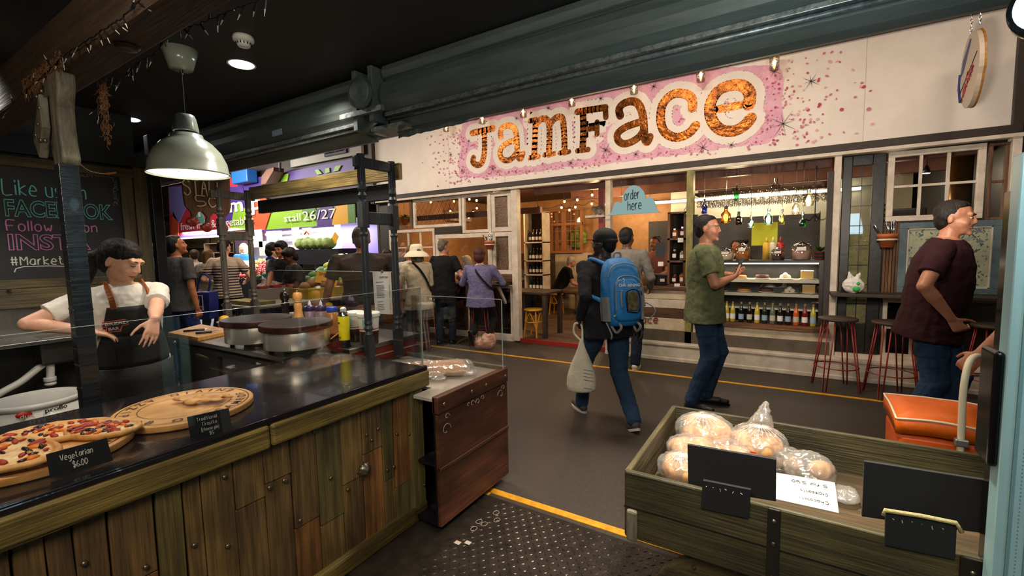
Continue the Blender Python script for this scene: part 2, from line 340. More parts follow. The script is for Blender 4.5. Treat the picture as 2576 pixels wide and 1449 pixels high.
def line(name, label, pts, w, m, z=.004, group=None):
    mb = MB(); a = V(pts[0]); b = V(pts[1]); d = (b-a).normalized(); n = V((-d.y, d.x, 0))*w/2
    mb.add([a-n, b-n, b+n, a+n, a-n+V((0, 0, z)), b-n+V((0, 0, z)), b+n+V((0, 0, z)), a+n+V((0, 0, z))], [(0, 3, 2, 1), (4, 5, 6, 7), (0, 1, 5, 4), (1, 2, 6, 5), (2, 3, 7, 6), (3, 0, 4, 7)])
    return one(name, label, 'floor marking', mb, m, group)
line('floor_line', 'long yellow line painted along the aisle in front of the pink-lettered shop', [(-7.5, 5.23, 0), (2.5, 5.38, 0)], .05, yel)
line('floor_line', 'yellow line painted along the far edge of the tread plate', [(-1.62, 2.2, 0), (-.3, 2.2, 0)], .05, yel)
line('floor_line', 'short yellow corner mark by the foot of the red-brown box', [(-1.57, 2.02, 0), (-1.57, 2.18, 0)], .07, yel)
line('floor_line', 'yellow corner mark under the front corner of the barrow', [(-.42, 2.05, 0), (-.33, 2.18, 0)], .09, yel)
rnd = random.Random(4)
for k, (x0, x1, lab) in enumerate(((-1.78, -1.6, 'worn black and yellow hazard tape piece nearest the counter corner'), (-1.52, -1.2, 'worn yellow hazard tape piece on the floor in front of the tread plate, middle piece'), (-1.16, -.92, 'worn yellow hazard tape piece on the floor, the one furthest right'))):
    P = [(x0, 1.145+rnd.uniform(-.01, .01)), (x1, 1.14), (x1-.03, 1.17), (x1+.02, 1.2), (x1-.06, 1.225), (x0+.06, 1.215), (x0-.02, 1.19)]
    one('hazard_tape', lab, 'tape', MB().prism(P, (0, 0, 0), (1, 0, 0), (0, 1, 0), .001, .019 if 0 else .004), yel2)
# ================= sign wall =================
Y0 = 6.2
sbox('wall_back', -6.95, 1.78, 6.24, 6.34, 2.46, 4.3, darkb); sbox('wall_far', -7, 1.9, 11, 11.1, 0, 4.3, darkb)
sbox('wall_side', -7.0, -6.95, 6.22, 11, 0, 4.3, darkb); sbox('wall_side', 1.76, 1.84, 6.2, 11, 0, 4.3, mat('right_dark', '#14100d', .4))
sbox('trim_6', -6.95, 1.8, 6.12, 6.24, 3.66, 3.76, darkb, bevel=.006); sbox('trim_7', -6.95, 1.8, 6.12, 6.24, 2.495, 2.575, darkb, bevel=.006)
sbox('trim_8', -6.9, 1.8, 6.1, 6.2, 2.455, 2.492, whitep, bevel=.004); sbox('trim_9', 1.73, 1.8, 6.13, 6.24, 2.5, 3.72, darkb)
sbox('trim_10', -7.02, -6.93, 6.1, 6.24, 2.45, 4.3, darkb)
sg = thing('shop_sign', 'long white shop sign with copper foil lettering in a halo of pink paint dots', 'sign', (-2.6, 6.24, 2.575))
MB().box(-6.95, 1.74, 6.19, 6.24, 2.575, 3.66).build('board', signw, sg, W=True)
mb = MB()
for x in (-5.1, -3.95, .62): mb.box(x, x+.004, 6.1885, 6.19, 2.575, 3.66)
mb.build('board_joint', mat('joint', '#a89e94', .7), sg, W=True)
def spt(x, y): p = at(x, y, y=6.19); return (p.x, p.z)
def Z1(l): return [(900+a/2.8975, b/2.8975) for a, b in l]
LET = [(Z1(l), w/2.8975) for l, w in [
 ([(836, 970), (880, 960), (985, 937)], 40), ([(922, 955), (926, 1060), (918, 1150), (900, 1193), (868, 1202), (840, 1180), (845, 1150)], 40),
 ([(1045, 1000), (1040, 960), (1060, 928), (1100, 915), (1138, 932), (1156, 975), (1163, 1060), (1165, 1130), (1187, 1158), (1203, 1120)], 38), ([(1160, 1025), (1110, 1035), (1060, 1065), (1038, 1110), (1050, 1155), (1090, 1170), (1130, 1150), (1165, 1100)], 38),
 ([(1257, 882), (1300, 874)], 34), ([(1298, 880), (1293, 1000), (1287, 1145)], 42), ([(1255, 1150), (1318, 1140)], 32), ([(1300, 905), (1340, 868), (1380, 873), (1398, 920), (1398, 1020), (1394, 1125)], 42), ([(1362, 1130), (1430, 1120)], 32),
 ([(1400, 912), (1440, 862), (1485, 856), (1500, 905), (1507, 1010), (1508, 1110)], 42), ([(1474, 1116), (1540, 1106)], 32),
 ([(1602, 816), (1700, 800), (1805, 785)], 42), ([(1805, 785), (1810, 856)], 36), ([(1642, 812), (1646, 950), (1640, 1090)], 46), ([(1602, 1100), (1680, 1090)], 34), ([(1645, 948), (1740, 932)], 36), ([(1745, 890), (1745, 978)], 34),
 ([(1915, 845), (1905, 800), (1930, 762), (1985, 740), (2035, 750), (2065, 795), (2083, 870), (2088, 960), (2095, 1015), (2112, 1034), (2128, 1000)], 50), ([(2085, 885), (2020, 902), (1945, 932), (1895, 975), (1898, 1022), (1935, 1048), (1990, 1038), (2050, 1000), (2085, 950)], 48)]]
LET += [([(1742, 272), (1740, 248), (1720, 236), (1692, 238), (1668, 262), (1662, 300), (1672, 332), (1700, 346), (1732, 336), (1750, 316)], 20),
 ([(1797, 277), (1884, 260)], 17), ([(1884, 264), (1886, 235), (1868, 216), (1840, 215), (1808, 228), (1787, 262), (1790, 300), (1812, 326), (1845, 330), (1873, 316), (1888, 298)], 25)]
RC = [0]
def ribbon(mb, pl, w, lift, n=14):
    RC[0] += 1
    for i, (x, z) in enumerate(pl):
        r = w/2; lift += 1.6e-5*(1+RC[0]%2*.5); k = len(mb.v); mb.add([(x+r*cos(2*pi*j/n), 6.19-lift, z+r*sin(2*pi*j/n)) for j in range(n)], [tuple(range(n))])
        if i+1 < len(pl):
            x2, z2 = pl[i+1]; d = V((x2-x, 0, z2-z)); L = d.length
            if L < 1e-6: continue
            nx, nz = -d.z/L*r, d.x/L*r; mb.add([(x-nx, 6.19-lift, z-nz), (x2-nx, 6.19-lift, z2-nz), (x2+nx, 6.19-lift, z2+nz), (x+nx, 6.19-lift, z+nz)], [(0, 1, 2, 3)])
foil = mat('copper_foil', '#b4682a', .3, .85, c2='#2c1307', s=6, b=.9, bs=22)
LN = [2, 2, 7, 6, 2, 1, 2]; golds = [MB() for _ in LN]; own = [i for i, n in enumerate(LN) for _ in range(n)]
halo = MB(); spl = []; hl = .0025
for (pl, w), wi in zip(LET, own):
    gold = golds[wi]; hl += .00011
    q = [spt(*p) for p in rounded(pl, 4)]; d = (at(pl[0][0], pl[0][1], y=6.19)-V((0, 0, CH))).dot(FW); ww = w*d/FPX*1.12
    ribbon(gold, q, ww, .0075); ribbon(halo, q, ww+.19, hl); spl += q
# pink ground
pink = mat('pink_wash', '#c48ca2', .6, c2='#d3a3b4', s=9)
out = [(1165, 310), (1230, 290), (1330, 268), (1430, 245), (1520, 222), (1620, 200), (1720, 180), (1820, 172), (1900, 165), (1960, 166), (1972, 200), (1966, 250), (1972, 300), (1955, 340), (1930, 362), (1830, 370), (1720, 388), (1600, 402), (1500, 415), (1400, 425), (1300, 440), (1200, 448), (1155, 446), (1152, 410), (1160, 370), (1152, 340)]
ring = []
for i in range(len(out)):
    a = out[i]; b = out[(i+1) % len(out)]
    for j in range(6):
        t = j/6; x = a[0]+(b[0]-a[0])*t; y = a[1]+(b[1]-a[1])*t; k = noise.noise(V((x*.06, y*.06, 0)))*6; ring.append(spt(x+k, y+k))
mb = MB(); mb.add([(x, 6.188, z) for x, z in ring], [tuple(range(len(ring)))]); mb.build('pink_ground', pink, sg, W=True)
halo.build('white_halo', signw, sg, W=True); [g.build('letter', foil, sg, W=True) for g in golds]
dm = [mat('dot_rose', '#b5657f', .6), mat('dot_red', '#b02c48', .6), mat('dot_pale', '#cf9aa2', .6), mat('dot_dark', '#3a2228', .6)]
mb = MB(); rnd = random.Random(7)
import bisect
zc = [(x, z) for x, z in spl]
def near(x, z): return min((x-a)**2+(z-b)**2 for a, b in zc[::3])
cx0, cx1 = spt(1160, 380)[0], spt(1966, 280)[0]
def dot(x, z, r, c):
    a = rnd.uniform(0, pi); e = rnd.uniform(.55, 1); mb.cur = c
    mb.add([(x+r*(cos(t)*cos(a)-e*sin(t)*sin(a)), 6.1805-.000002*(rnd.random()), z+r*(cos(t)*sin(a)+e*sin(t)*cos(a))) for t in [2*pi*j/7 for j in range(7)]], [tuple(range(7))])
for k in range(5200):
    x = rnd.uniform(cx0-1.1, cx1+1.25); z = rnd.uniform(2.63, 3.6)
    inside = cx0 < x < cx1
    zt = spt(1160, 315)[1] if x < -3 else 3.58; up = 3.46-(0 if x > -4.6 else .05)
    if inside:
        if near(x, z) < .031 or z > up+rnd.uniform(-.02, .05) or z < 2.68+rnd.uniform(-.04, .02): continue
        if rnd.random() < .45: dot(x, z, rnd.uniform(.008, .017), rnd.choice((0, 0, 0, 1, 2)))
        elif near(x, z) < .04: dot(x, z, rnd.uniform(.012, .02), 2)
        elif rnd.random() < .06: dot(x, z, .006, 3)
    else:
        dx = (cx0-x)/1.1 if x < cx0 else (x-cx1)/1.25
        if rnd.random() < (1-dx)**2.8*.5: dot(x, z, rnd.uniform(.008, .017)*(1+.5*dx), rnd.choice((0, 1, 2, 2, 0)))
mb.build('paint_dots', dm, sg, W=True)
mb = MB()
for px, py, r in ((1970, 312, 34), (2040, 205, 20), (1768, 372, 22), (1524, 378, 24), (1436, 410, 16), (1240, 425, 20), (1134, 390, 15), (1948, 180, 16), (1512, 248, 14), (1380, 272, 14), (1645, 218, 15), (1197, 300, 12), (1180, 355, 10), (1600, 388, 14), (1840, 365, 12), (1300, 298, 9), (1163, 428, 12), (1105, 408, 6)):
    x, z = spt(px, py); s = r*6.2/FPX
    for j in range(4):
        a = pi*j/4+.2; L = s*(1 if j % 2 else .7); w = .0035; c, d = cos(a), sin(a)
        mb.add([(x-c*L, 6.179, z-d*L), (x+d*w, 6.179, z-c*w), (x+c*L, 6.179, z+d*L), (x-d*w, 6.179, z+c*w)], [(0, 1, 2, 3)])
mb.build('ink_stars', dm[3], sg, W=True)
# ================= roller shutters =================
shm = mat('shutter_grey', '#59615f', .45, .25, c2='#464f4e', s=4, st=(.5, 4, 4), b=.15); rail = mat('rail_metal', '#9aa0a0', .35, .6, c2='#5d6262', s=12, st=(3, 3, 3))
def shutter(x0, x1, label, dz=0):
    t = thing('roller_shutter', label, 'roller shutter', ((x0+x1)/2, 2.3, 2.35+dz), group=None)
    prof = [(2.40, 2.74), (2.2, 2.74), (2.185, 2.70), (2.2, 2.665), (2.225, 2.655), (2.19, 2.63), (2.168, 2.58), (2.165, 2.53), (2.18, 2.48), (2.215, 2.44), (2.40, 2.44)]
    MB().loft([[V((x, y, z+dz)) for y, z in prof] for x in (x0, x1)]).build('hood', shm, t, W=True, bevel=.004)
    MB().box(x0, x1, 2.2, 2.38, 2.415+dz, 2.44+dz).build('rail', rail, t, W=True, bevel=.003)
    mb = MB(); mb.cyl((x0, 2.235, 2.402+dz), (x1, 2.235, 2.402+dz), .012, n=10); mb.cyl((x0, 2.27, 2.392+dz), (x1, 2.27, 2.392+dz), .01, n=10); mb.build('ridge', rail, t, W=True, smooth=True)
    MB().loft([[V((x, y, z+dz)) for y, z in ((2.25, 2.405), (2.38, 2.405), (2.38, 2.335), (2.33, 2.325), (2.29, 2.345), (2.25, 2.38))] for x in (x0, x1)]).build('bottom_fascia', shm, t, W=True)
    return t
a = shutter(-2.36, 1.4, 'long grey roller shutter hood over the aisle side, in front of the shop sign'); b = shutter(-7.4, -2.62, 'dark roller shutter hood above the crepe bar, left of the hanging bracket', -.02)
t = thing('shutter_bracket', 'grey steel shutter bracket and drive plates between the two roller hoods', 'bracket', (-2.5, 2.25, 2.3))
MB().box(-2.6, -2.56, 2.14, 2.4, 2.34, 2.74).box(-2.44, -2.4, 2.14, 2.4, 2.38, 2.74).build('end_plate', shm, t, W=True, bevel=.004)
MB().lathe([(.085, 0), (.1, .015), (.1, .05), (.06, .07), (.03, .075)], (-2.47, 2.13, 2.56), ax=(0, -1, 0)).build('drum_end', shm, t, W=True, bevel=.003)
MB().box(-2.72, -2.3, 2.12, 2.15, 2.43, 2.465).build('cross_bar', rail, t, W=True, bevel=.003)
MB().box(-2.5, -2.2, 2.2, 2.36, 2.335, 2.36).build('foot_rail', rail, t, W=True, bevel=.003)
one('shutter_sticker', 'small pale blue sticker stuck on the dark roller hood', 'sticker', MB().box(-3.62, -3.48, 2.161, 2.164, 2.455, 2.5), mat('sticker', '#8fa0b8', .5))
pl = [(.0, .09), (.06, .02), (.16, -.03), (.24, -.01), (.3, .05), (.36, .11), (.18, .11)]
p = at(950, 335, y=2.32)
t = thing('torn_awning_flap', 'dark drooping cloth flap with a red edge hanging below the shutter end', 'awning flap', (p.x, 2.32, p.z-.08))
MB().prism([(a*.62, b*.62) for a, b in pl], (p.x, 2.32, p.z), (1, 0, 0), (0, 0, 1), 0, .02).build('cloth', ironm, t, W=True)
MB().tube([(p.x+a*.62, 2.3, p.z+b*.62) for a, b in pl[3:6]], .004, 6).build('red_edge', mat('flap_red', '#a3171c', .5), t, W=True)
a0 = at(1005, 336, y=2.31); a1 = at(1180, 303, y=2.31)
def tarp(u, v): x = a0.x+(a1.x-a0.x)*u; z = a0.z+(a1.z-a0.z)*u; return V((x, 2.30+.012*noise.noise(V((u*14, v*3, 0))), z+.005-v*.04*(1-u*.6)+.01*noise.noise(V((u*9, 1, 0)))))
one('torn_tarpaulin', 'crumpled grey strip of tarpaulin hanging under the shutter end beside the sign', 'tarpaulin', MB().grid(tarp, 40, 5), mat('tarp', '#6d736c', .6, c2='#3e4440', s=20), smooth=True, solid=.004)
# ================= ceiling fittings =================
dl = emis('downlight_glow', (1, .98, .95), 14)
def downlight(x, y, z, label):
    t = thing('downlight', label, 'ceiling light', (x, y, z))
    MB().lathe([(.07, 0), (.085, -.004), (.085, -.001)], (x, y, z), n=28).build('trim_ring', mat('dl_ring', '#d8d8d8', .4), t, W=True, smooth=True); MB().lathe([(.068, -.005), (.068, -.006)], (x, y, z), n=28).build('diffuser', dl, t, W=True)
q = at(608, 162, z=2.75); downlight(q.x, q.y, 2.75, 'round recessed ceiling downlight glowing white beside the smoke detector'); light('downlight_beam', 'SPOT', (q.x, q.y, 2.72), 30, (1, .97, .92), .06, to=(q.x, q.y, 0), spot=130)
q = at(327, 300, z=2.75); downlight(q.x, q.y, 2.75, 'smaller round ceiling downlight glowing white above the chalkboard corner'); light('downlight_beam', 'SPOT', (q.x, q.y, 2.72), 30, (1, .97, .92), .06, to=(q.x, q.y, 0), spot=130)
q = at(612, 92, z=2.75); wp = mat('plastic_white', '#c9c7c0', .4)
t = thing('smoke_detector', 'white round smoke detector on the black ceiling', 'smoke detector', (q.x, q.y, 2.75))
MB().lathe([(.052, 0), (.056, -.012), (.054, -.026), (.042, -.034)], (q.x, q.y, 2.75), n=28).build('base', wp, t, W=True, smooth=True)
MB().lathe([(.04, -.032), (.034, -.05), (.03, -.056)], (q.x, q.y, 2.75), n=24).build('sensor_cap', wp, t, W=True, smooth=True)
mb = MB()
for j in range(14): a = 2*pi*j/14; mb.cbox((q.x+.039*cos(a), q.y+.039*sin(a), 2.708), (.004, .004, .012))
mb.build('vents', blackp, t, W=True)
# pendant lamp
q = at(452, 125, z=2.75); lampm = mat('lamp_enamel', '#8a8f82', .28, c2='#7f8477', s=5, coat=.4); px, py = q.x, q.y
t = thing('pendant_lamp', 'grey-green enamel dome pendant lamp hanging over the crepe counter', 'lamp', (px, py, 2.0))
zc_ = at(455, 175, x=px).z; MB().lathe([(.095, 2.75), (.06, zc_), (.0, zc_)], (px, py, 0), n=28).build('ceiling_cup', lampm, t, W=True, smooth=True)
s = at(478, 440, d=(V((px, py, 2))-V((0, 0, CH))).dot(FW)); zb = s.z; D = (s-V((0, 0, CH))).dot(FW); k = 88*D/FPX
zt = zb+k*1.66
MB().cyl((px, py, zc_+.01), (px, py, zt), .004, n=8).cyl((px, py, zc_+.0), (px, py, zc_-.03), .009, n=8).build('cord', ironm, t, W=True)
MB().lathe([(.0, zt), (k*.22, zt), (k*.26, zt-.02), (k*.31, zt-k*.42), (k*.31, zt-k*.46), (.0, zt-k*.46)], (px, py, 0), n=32).build('neck', lampm, t, W=True, smooth=True, bevel=.002)
MB().lathe([(k*.26, zt-k*.45), (k*.27, zt-k*.52)], (px, py, 0), n=28).build('neck_gap', blackp, t, W=True)
R0 = [(k*.3, zt-k*.53), (k*.38, zt-k*.55), (k*.40, zt-k*.64), (k*.6, zt-k*.78), (k*.8, zt-k*1.02), (k*.93, zt-k*1.32), (k*.965, zt-k*1.58), (k*1.0, zt-k*1.62), (k*1.0, zt-k*1.66)]
MB().lathe(R0, (px, py, 0), n=48, cap=False).build('lamp_shade', lampm, t, W=True, smooth=True, solid=.004)
MB().lathe([(k*.9, zb+k*.3), (k*.96, zb+.01)], (px, py, 0), n=40, cap=False).build('shade_inside', mat('lamp_white', '#eee8d8', .4), t, W=True, smooth=True)
MB().ell((px, py, zb+k*.5), .05).build('bulb', emis('bulb_white', (1, .93, .8), 12), t, W=True, smooth=True)
light('pendant_light', 'POINT', (px, py, zb+k*.28), 14, (1, .9, .75), .05)
# timber beam with carved bracket
bw = mat('old_beam', '#4a3624', .75, c2='#2a1f14', s=3, st=(1, 14, 14), b=.5, bs=6)
grw = mat('grey_timber', '#75705f', .7, c2='#454134', s=3, st=(8, 8, 1.5), b=.6, bs=5, c3='#8d8873')
one('ceiling_beam', 'thick rough timber beam running under the black ceiling', 'beam', MB().box(-5.05, .3, .66, .79, 2.28, 2.5), bw, bevel=.012)
t = thing('timber_bracket', 'grey weathered carved timber bracket with bolts on top of the wrapped post', 'bracket', (-2.64, .72, 1.9))
pr = [(-.05, 0), (.06, 0), (.075, .03), (.06, .08), (.05, .16), (.055, .24), (.085, .3), (.1, .34), (.1, .385), (-.09, .385), (-.09, .3), (-.1, .2), (-.07, .06)]
MB().prism([(a, b+.0) for a, b in pr], (-2.71, .65, 1.9), (1, 0, 0), (0, 0, 1), -.06, .0).build('carved_block', grw, t, W=True, bevel=.01)
MB().prism([(-.16, .12), (-.02, .3), (-.02, .16), (-.1, .04)], (-2.71, .645, 1.9), (1, 0, 0), (0, 0, 1), 0, .03).build('knee_plate', grw, t, W=True, bevel=.005)
for a, b in ((-.12, .14), (-.07, .18), (-.06, .11), (-.03, .24), (.0, .1), (-.05, .29), (.02, .3)): MB().ell((-2.71+a, .617, 1.9+b), (.011, .008, .011), n=8, k=5).build('bolt', mat('old_bolt', '#6e6c66', .35, .8), t, W=True, smooth=True)
# coconut fibre along the beam
fib = mat('coir', '#7a5330', .9); mb = MB(); rnd = random.Random(3)
for k in range(420):
    x = rnd.uniform(-3.1, -2.56); y = rnd.choice((.655, .655, .8)); z = 2.3+rnd.uniform(-.03, .05)
    if y > .7: x = rnd.uniform(-2.66, -2.58); z = 2.27-rnd.random()**1.5*.26; y = .8
    pts = [V((x, y, z))]
    for j in range(4): pts.append(pts[-1]+V((rnd.uniform(-.02, .02), rnd.uniform(-.006, .006), rnd.uniform(-.02, .012))))
    mb.tube(pts, .0009, 3)
tag(mb.build('coconut_fibre', fib), 'tangled brown coconut fibre stuffed between the beam and its bracket', 'fibre', kind='stuff')
# post wrapped in black plastic
wrap = mat('plastic_wrap', '#1e242b', .25, c2='#121519', s=5, st=(1, 1, 7), b=.3, bs=9, coat=.3)
mb = MB().box(-2.697, -2.633, .633, .697, 0, 1.9); rnd = random.Random(1)
for i in range(15): z0 = .05+i*.123+rnd.uniform(-.01, .01); h = rnd.uniform(-.012, .012); mb.add([(x, y, z0+(h if x > -2.65 else 0)+q) for q in (0, rnd.uniform(.004, .02)) for x, y in ((-2.6985, .6315), (-2.6315, .6315), (-2.6315, .6985), (-2.6985, .6985))], [(0, 1, 5, 4), (1, 2, 6, 5), (2, 3, 7, 6), (3, 0, 4, 7), (4, 5, 6, 7), (0, 3, 2, 1)])
one('wrapped_post', 'square post wrapped in shiny black plastic, standing behind the black worktop', 'post', mb, wrap, bevel=.0015)
# fairy lights along the beam
def fairy(pts, label, seed):
    rnd = random.Random(seed); t = thing('fairy_lights', label, 'string lights', pts[0]); P = smoothp(pts, 12)
    P = [p+V((0, rnd.uniform(-.002, .002), rnd.uniform(-.003, .003))) for p in P]
    MB().tube(P, .0022, 5).build('wire', ironm, t, W=True)
    g = mat('clear_bulb', '#b8b4ae', .12, .2)
    for i in range(2, len(P)-1, 4):
        d = V((rnd.uniform(-.6, .6), rnd.uniform(-.3, .3), rnd.uniform(-1, -.1) if rnd.random() < .75 else .6)).normalized(); a = P[i]; b = a+d*.028
        hold = MB().cyl(a, b, .003, .0033, 6).build('bulb_holder', ironm, t, W=True); KIDS.setdefault(hold.name, []); MB().cyl(b, b+d*.02, .0024, .0008, 6).build('bulb', g, hold, W=True)
b1 = [at(x, y, y=.65) for x, y in ((352, 2), (300, 50), (255, 78), (205, 112), (150, 150), (110, 190), (60, 232), (15, 290))]
fairy(b1, 'black-wired fairy lights clipped along the near lower edge of the timber beam', 5)
b2 = [at(x, y, y=.81) for x, y in ((680, -5), (600, 20), (540, 45), (470, 70), (430, 75), (395, 130), (345, 160), (318, 190), (280, 215), (250, 240), (246, 300))]
fairy(b2, 'black-wired fairy lights looped along the far edge of the timber beam', 6)
q = at(312, 112, z=2.28); mb = MB(); mb.lathe([(.035, -.0), (.04, -.004), (.03, -.016), (.01, -.02)], (q.x, .725, 2.28), n=24)
for j in range(10): a = 2*pi*j/10; mb.ell((q.x+.028*cos(a), .725+.028*sin(a), 2.268), .005, n=6, k=4)
one('beam_rosette', 'small dark metal rosette fixed to the underside of the timber beam', 'ornament', mb, mat('dark_metal', '#2a2520', .35, .7))
mb = MB(); w = smoothp([at(198, 410, x=-4.6), at(222, 428, x=-4.6), at(250, 436, x=-4.6), at(270, 437, x=-4.6)], 5); mb.tube(w, .003, 5)
t = thing('loose_cable', 'loose white cable end with yellow and red plug hanging under the ceiling trim', 'cable', w[0]); mb.build('wire', wp, t, W=True)
MB().cyl(w[-1], at(292, 434, x=-4.6), .008, .006, 8).build('plug', mat('plug', '#c8801a', .5), t, W=True)
# ================= plank counter =================
wa = [wood('plank_a', '#7d6236', '#45341c', '#9c8150', 'z'), wood('plank_b', '#6b522e', '#3c2c1a', '#8a7044', 'z'), wood('plank_c', '#82572c', '#4a2d17', '#a07444', 'z'), wood('plank_d', '#63582f', '#38301b', '#807245', 'z')]
trimy = wood('counter_trim', '#6f5d2c', '#44381c', '#8a7842', 'y', r=.45)
gloss = mat('black_worktop', '#1b191d', .14, c2='#121014', s=5, b=.05, bs=120, coat=.3)
boltm = mat('bolt_metal', '#6b6459', .35, .85); CX = -1.74
t = thing('bakery_counter', 'long plank-fronted counter with a glossy black worktop in the left foreground', 'counter', (-2.1, .8, 0))
MB().box(-2.56, -1.70, -.8, 1.825, .842, .862).build('worktop', gloss, t, W=True, bevel=.004)
MB().box(-1.728, -1.70, -.8, 1.825, .862, .868).build('worktop_lip', gloss, t, W=True, bevel=.002)
MB().box(-2.54, -1.78, -.8, 1.78, .12, .84).build('carcass', blackp, t, W=True)
for y0, y1, dz in ((-.8, .93, .004), (.935, 1.835, 0)): MB().box(-1.735, -1.693, y0, y1, .752-dz, .842).build('edge_board', trimy, t, W=True, bevel=.012)
ys = sorted([at(px, 1139, x=CX).y for px in (658, 728, 794, 856, 910, 960, 990, 1036)]+[at(px, 1263, x=CX).y for px in (8, 100, 170, 262, 384, 459, 506, 590)]+[-.05, -.2, -.36])
ys = [y for i, y in enumerate(ys) if i == 0 or y-ys[i-1] > .02]; rnd = random.Random(11)
for i in range(len(ys)-1):
    a, b = ys[i], ys[i+1]; k = rnd.randrange(4); dx = rnd.uniform(0, .006); cut = rnd.uniform(.25, .6); w = .0025
    for z0, z1 in ((.09, cut), (cut+.003, .76)):
        j = rnd.uniform(-.004, .004); x1 = CX+dx+(0 if z0 < .1 else .003)
        MB().add([(CX-.02, a+w, z0), (x1, a+w, z0), (x1, b-w-j, z0), (CX-.02, b-w-j, z0), (CX-.02, a+w+j, z1), (x1, a+w+j, z1), (x1, b-w, z1), (CX-.02, b-w, z1)], [(0, 3, 2, 1), (4, 5, 6, 7), (0, 1, 5, 4), (1, 2, 6, 5), (2, 3, 7, 6), (3, 0, 4, 7)]).build('plank', wa[(k+(z0 < .1)) % 4], t, W=True, bevel=.003)
MB().box(-1.76, -1.712, 1.70, 1.795, .06, .75).build('corner_board', wa[3], t, W=True, bevel=.008)
MB().box(-1.76, -1.705, -.8, 1.80, .012, .095).build('bottom_rail', trimy, t, W=True, bevel=.01)
MB().box(-2.5, -1.76, 1.77, 1.79, .06, .84).build('end_panel', blackp, t, W=True)
for px, py in ((715, 1209), (790, 1086), (678, 1227), (719, 1210), (922, 1094), (951, 1079), (935, 1107), (999, 1092), (1030, 1092), (832, 1203), (875, 1232), (974, 1183), (991, 1174), (1062, 1218), (1075, 1310), (1045, 1307), (898, 1423), (730, 1088), (708, 1092), (565, 1200), (573, 1374), (489, 1372), (367, 1427), (678, 1228), (755, 1310), (212, 1418), (1052, 1010)):
    q = at(px, py, x=CX+.012); MB().ell((CX+(.03 if q.z > .75 or q.y > 1.7 or q.z < .1 else .012), q.y, q.z), (.007, .009, .009), n=8, k=5).build('bolt', boltm, t, W=True, smooth=True)
q = at(921, 1182, x=CX+.03); kb = MB(); kb.lathe([(.03, 0), (.033, .008), (.03, .016), (.02, .03), (.0, .034)], (CX+.01, q.y, q.z), n=24, ax=(1, 0, 0)); 
for j in range(12): a = 2*pi*j/12; kb.cap((CX+.038, q.y+.006*cos(a), q.z+.006*sin(a)), (CX+.022, q.y+.03*cos(a), q.z+.03*sin(a)), .004, .005, 6)
kb.build('rosette_knob', boltm, t, W=True, smooth=True); MB().prism([(-.035, 0), (0, -.05), (.035, 0), (0, .05)], (CX+.006, q.y-.004, q.z-.004), (0, 1, 0), (0, 0, 1), 0, .008).build('knob_plate', mat('rust_plate', '#5a4630', .5, .4), t, W=True, bevel=.002)
t = thing('glass_guard', 'long clear glass sneeze guard standing on the front edge of the black worktop', 'glass screen', (-1.71, .7, .865))
MB().box(-1.713, -1.707, -.6, 1.80, .868, 1.305).build('pane', acry, t, W=True)
em = mat('glass_edge', '#9aa5a2', .2, sp=.8); MB().box(-1.7135, -1.7065, -.6, 1.80, 1.305, 1.3062).box(-1.7135, -1.7065, 1.80, 1.8015, .868, 1.3062).build('polished_edge', em, t, W=True)
# ---- bread boards, pizzas and cards ----
bdw = mat('acacia', '#d9a666', .45, c2='#b97f3f', s=2.5, st=(9, 2, 9)); burn = mat('burnt_print', '#4a2f17', .7)
def board(cx, cy, r, label, cat='board', text=1):
    t = thing('round_board', label, cat, (cx, cy, .862)); z = .882
    MB().lathe([(r-.006, .862), (r, .866), (r, .886), (r-.006, .89), (r-.018, .888)], (cx, cy, 0), n=64).build('board', bdw, t, W=True, smooth=True, bevel=.001)
    for rad in (.93, .66): MB().add([V((cx+rr_*cos(2*pi*j/64), cy+rr_*sin(2*pi*j/64), .8905)) for rr_ in (r*rad, r*rad*.985) for j in range(64)], [(j, (j+1) % 64, (j+1) % 64+64, j+64) for j in range(64)]).build('printed_ring', burn, t, W=True)
    mb = MB(); tx = 'PIZZA DIVINE FORMAGGIO BAR '*1; n = len(tx)
    for i, ch in enumerate(tx):
        if ch == ' ': continue
        a = -2*pi*i/n+radians(250); R_ = V((sin(a), -cos(a), 0)); U_ = V((cos(a), sin(a), 0))*-1
        c = V((cx, cy, .8907))+V((cos(a), sin(a), 0))*(r*.88)
        vs, fs = fontm(ch, .012); w = max(v.x for v in vs); mb.add([c+R_*-1*((v.x-w/2)*r*.19)+U_*(-1)*(-v.y*r*.19) for v in vs], fs)
    mb.build('printed_lettering', burn, t, W=True); return t
board(-2.08, .375, .25, 'round wooden board under the vegetarian pizzas')
board(-2.10, .815, .24, 'round wooden board with printed lettering carrying the cheese pastry')
crust = mat('bread_crust', '#dca964', .55, c2='#b87a3c', s=14, b=.4, bs=40, sss=.05, c3='#eccb94'); chz = mat('melted_cheese', '#e8c58c', .4, c2='#d69a58', s=16, b=.5, bs=35, c3='#f0d08a')
oli = mat('olive', '#241a1c', .3); pep = mat('roast_pepper', '#a8321a', .55, c2='#8c2412', s=20); car = mat('carrot_strips', '#d9731c', .4)
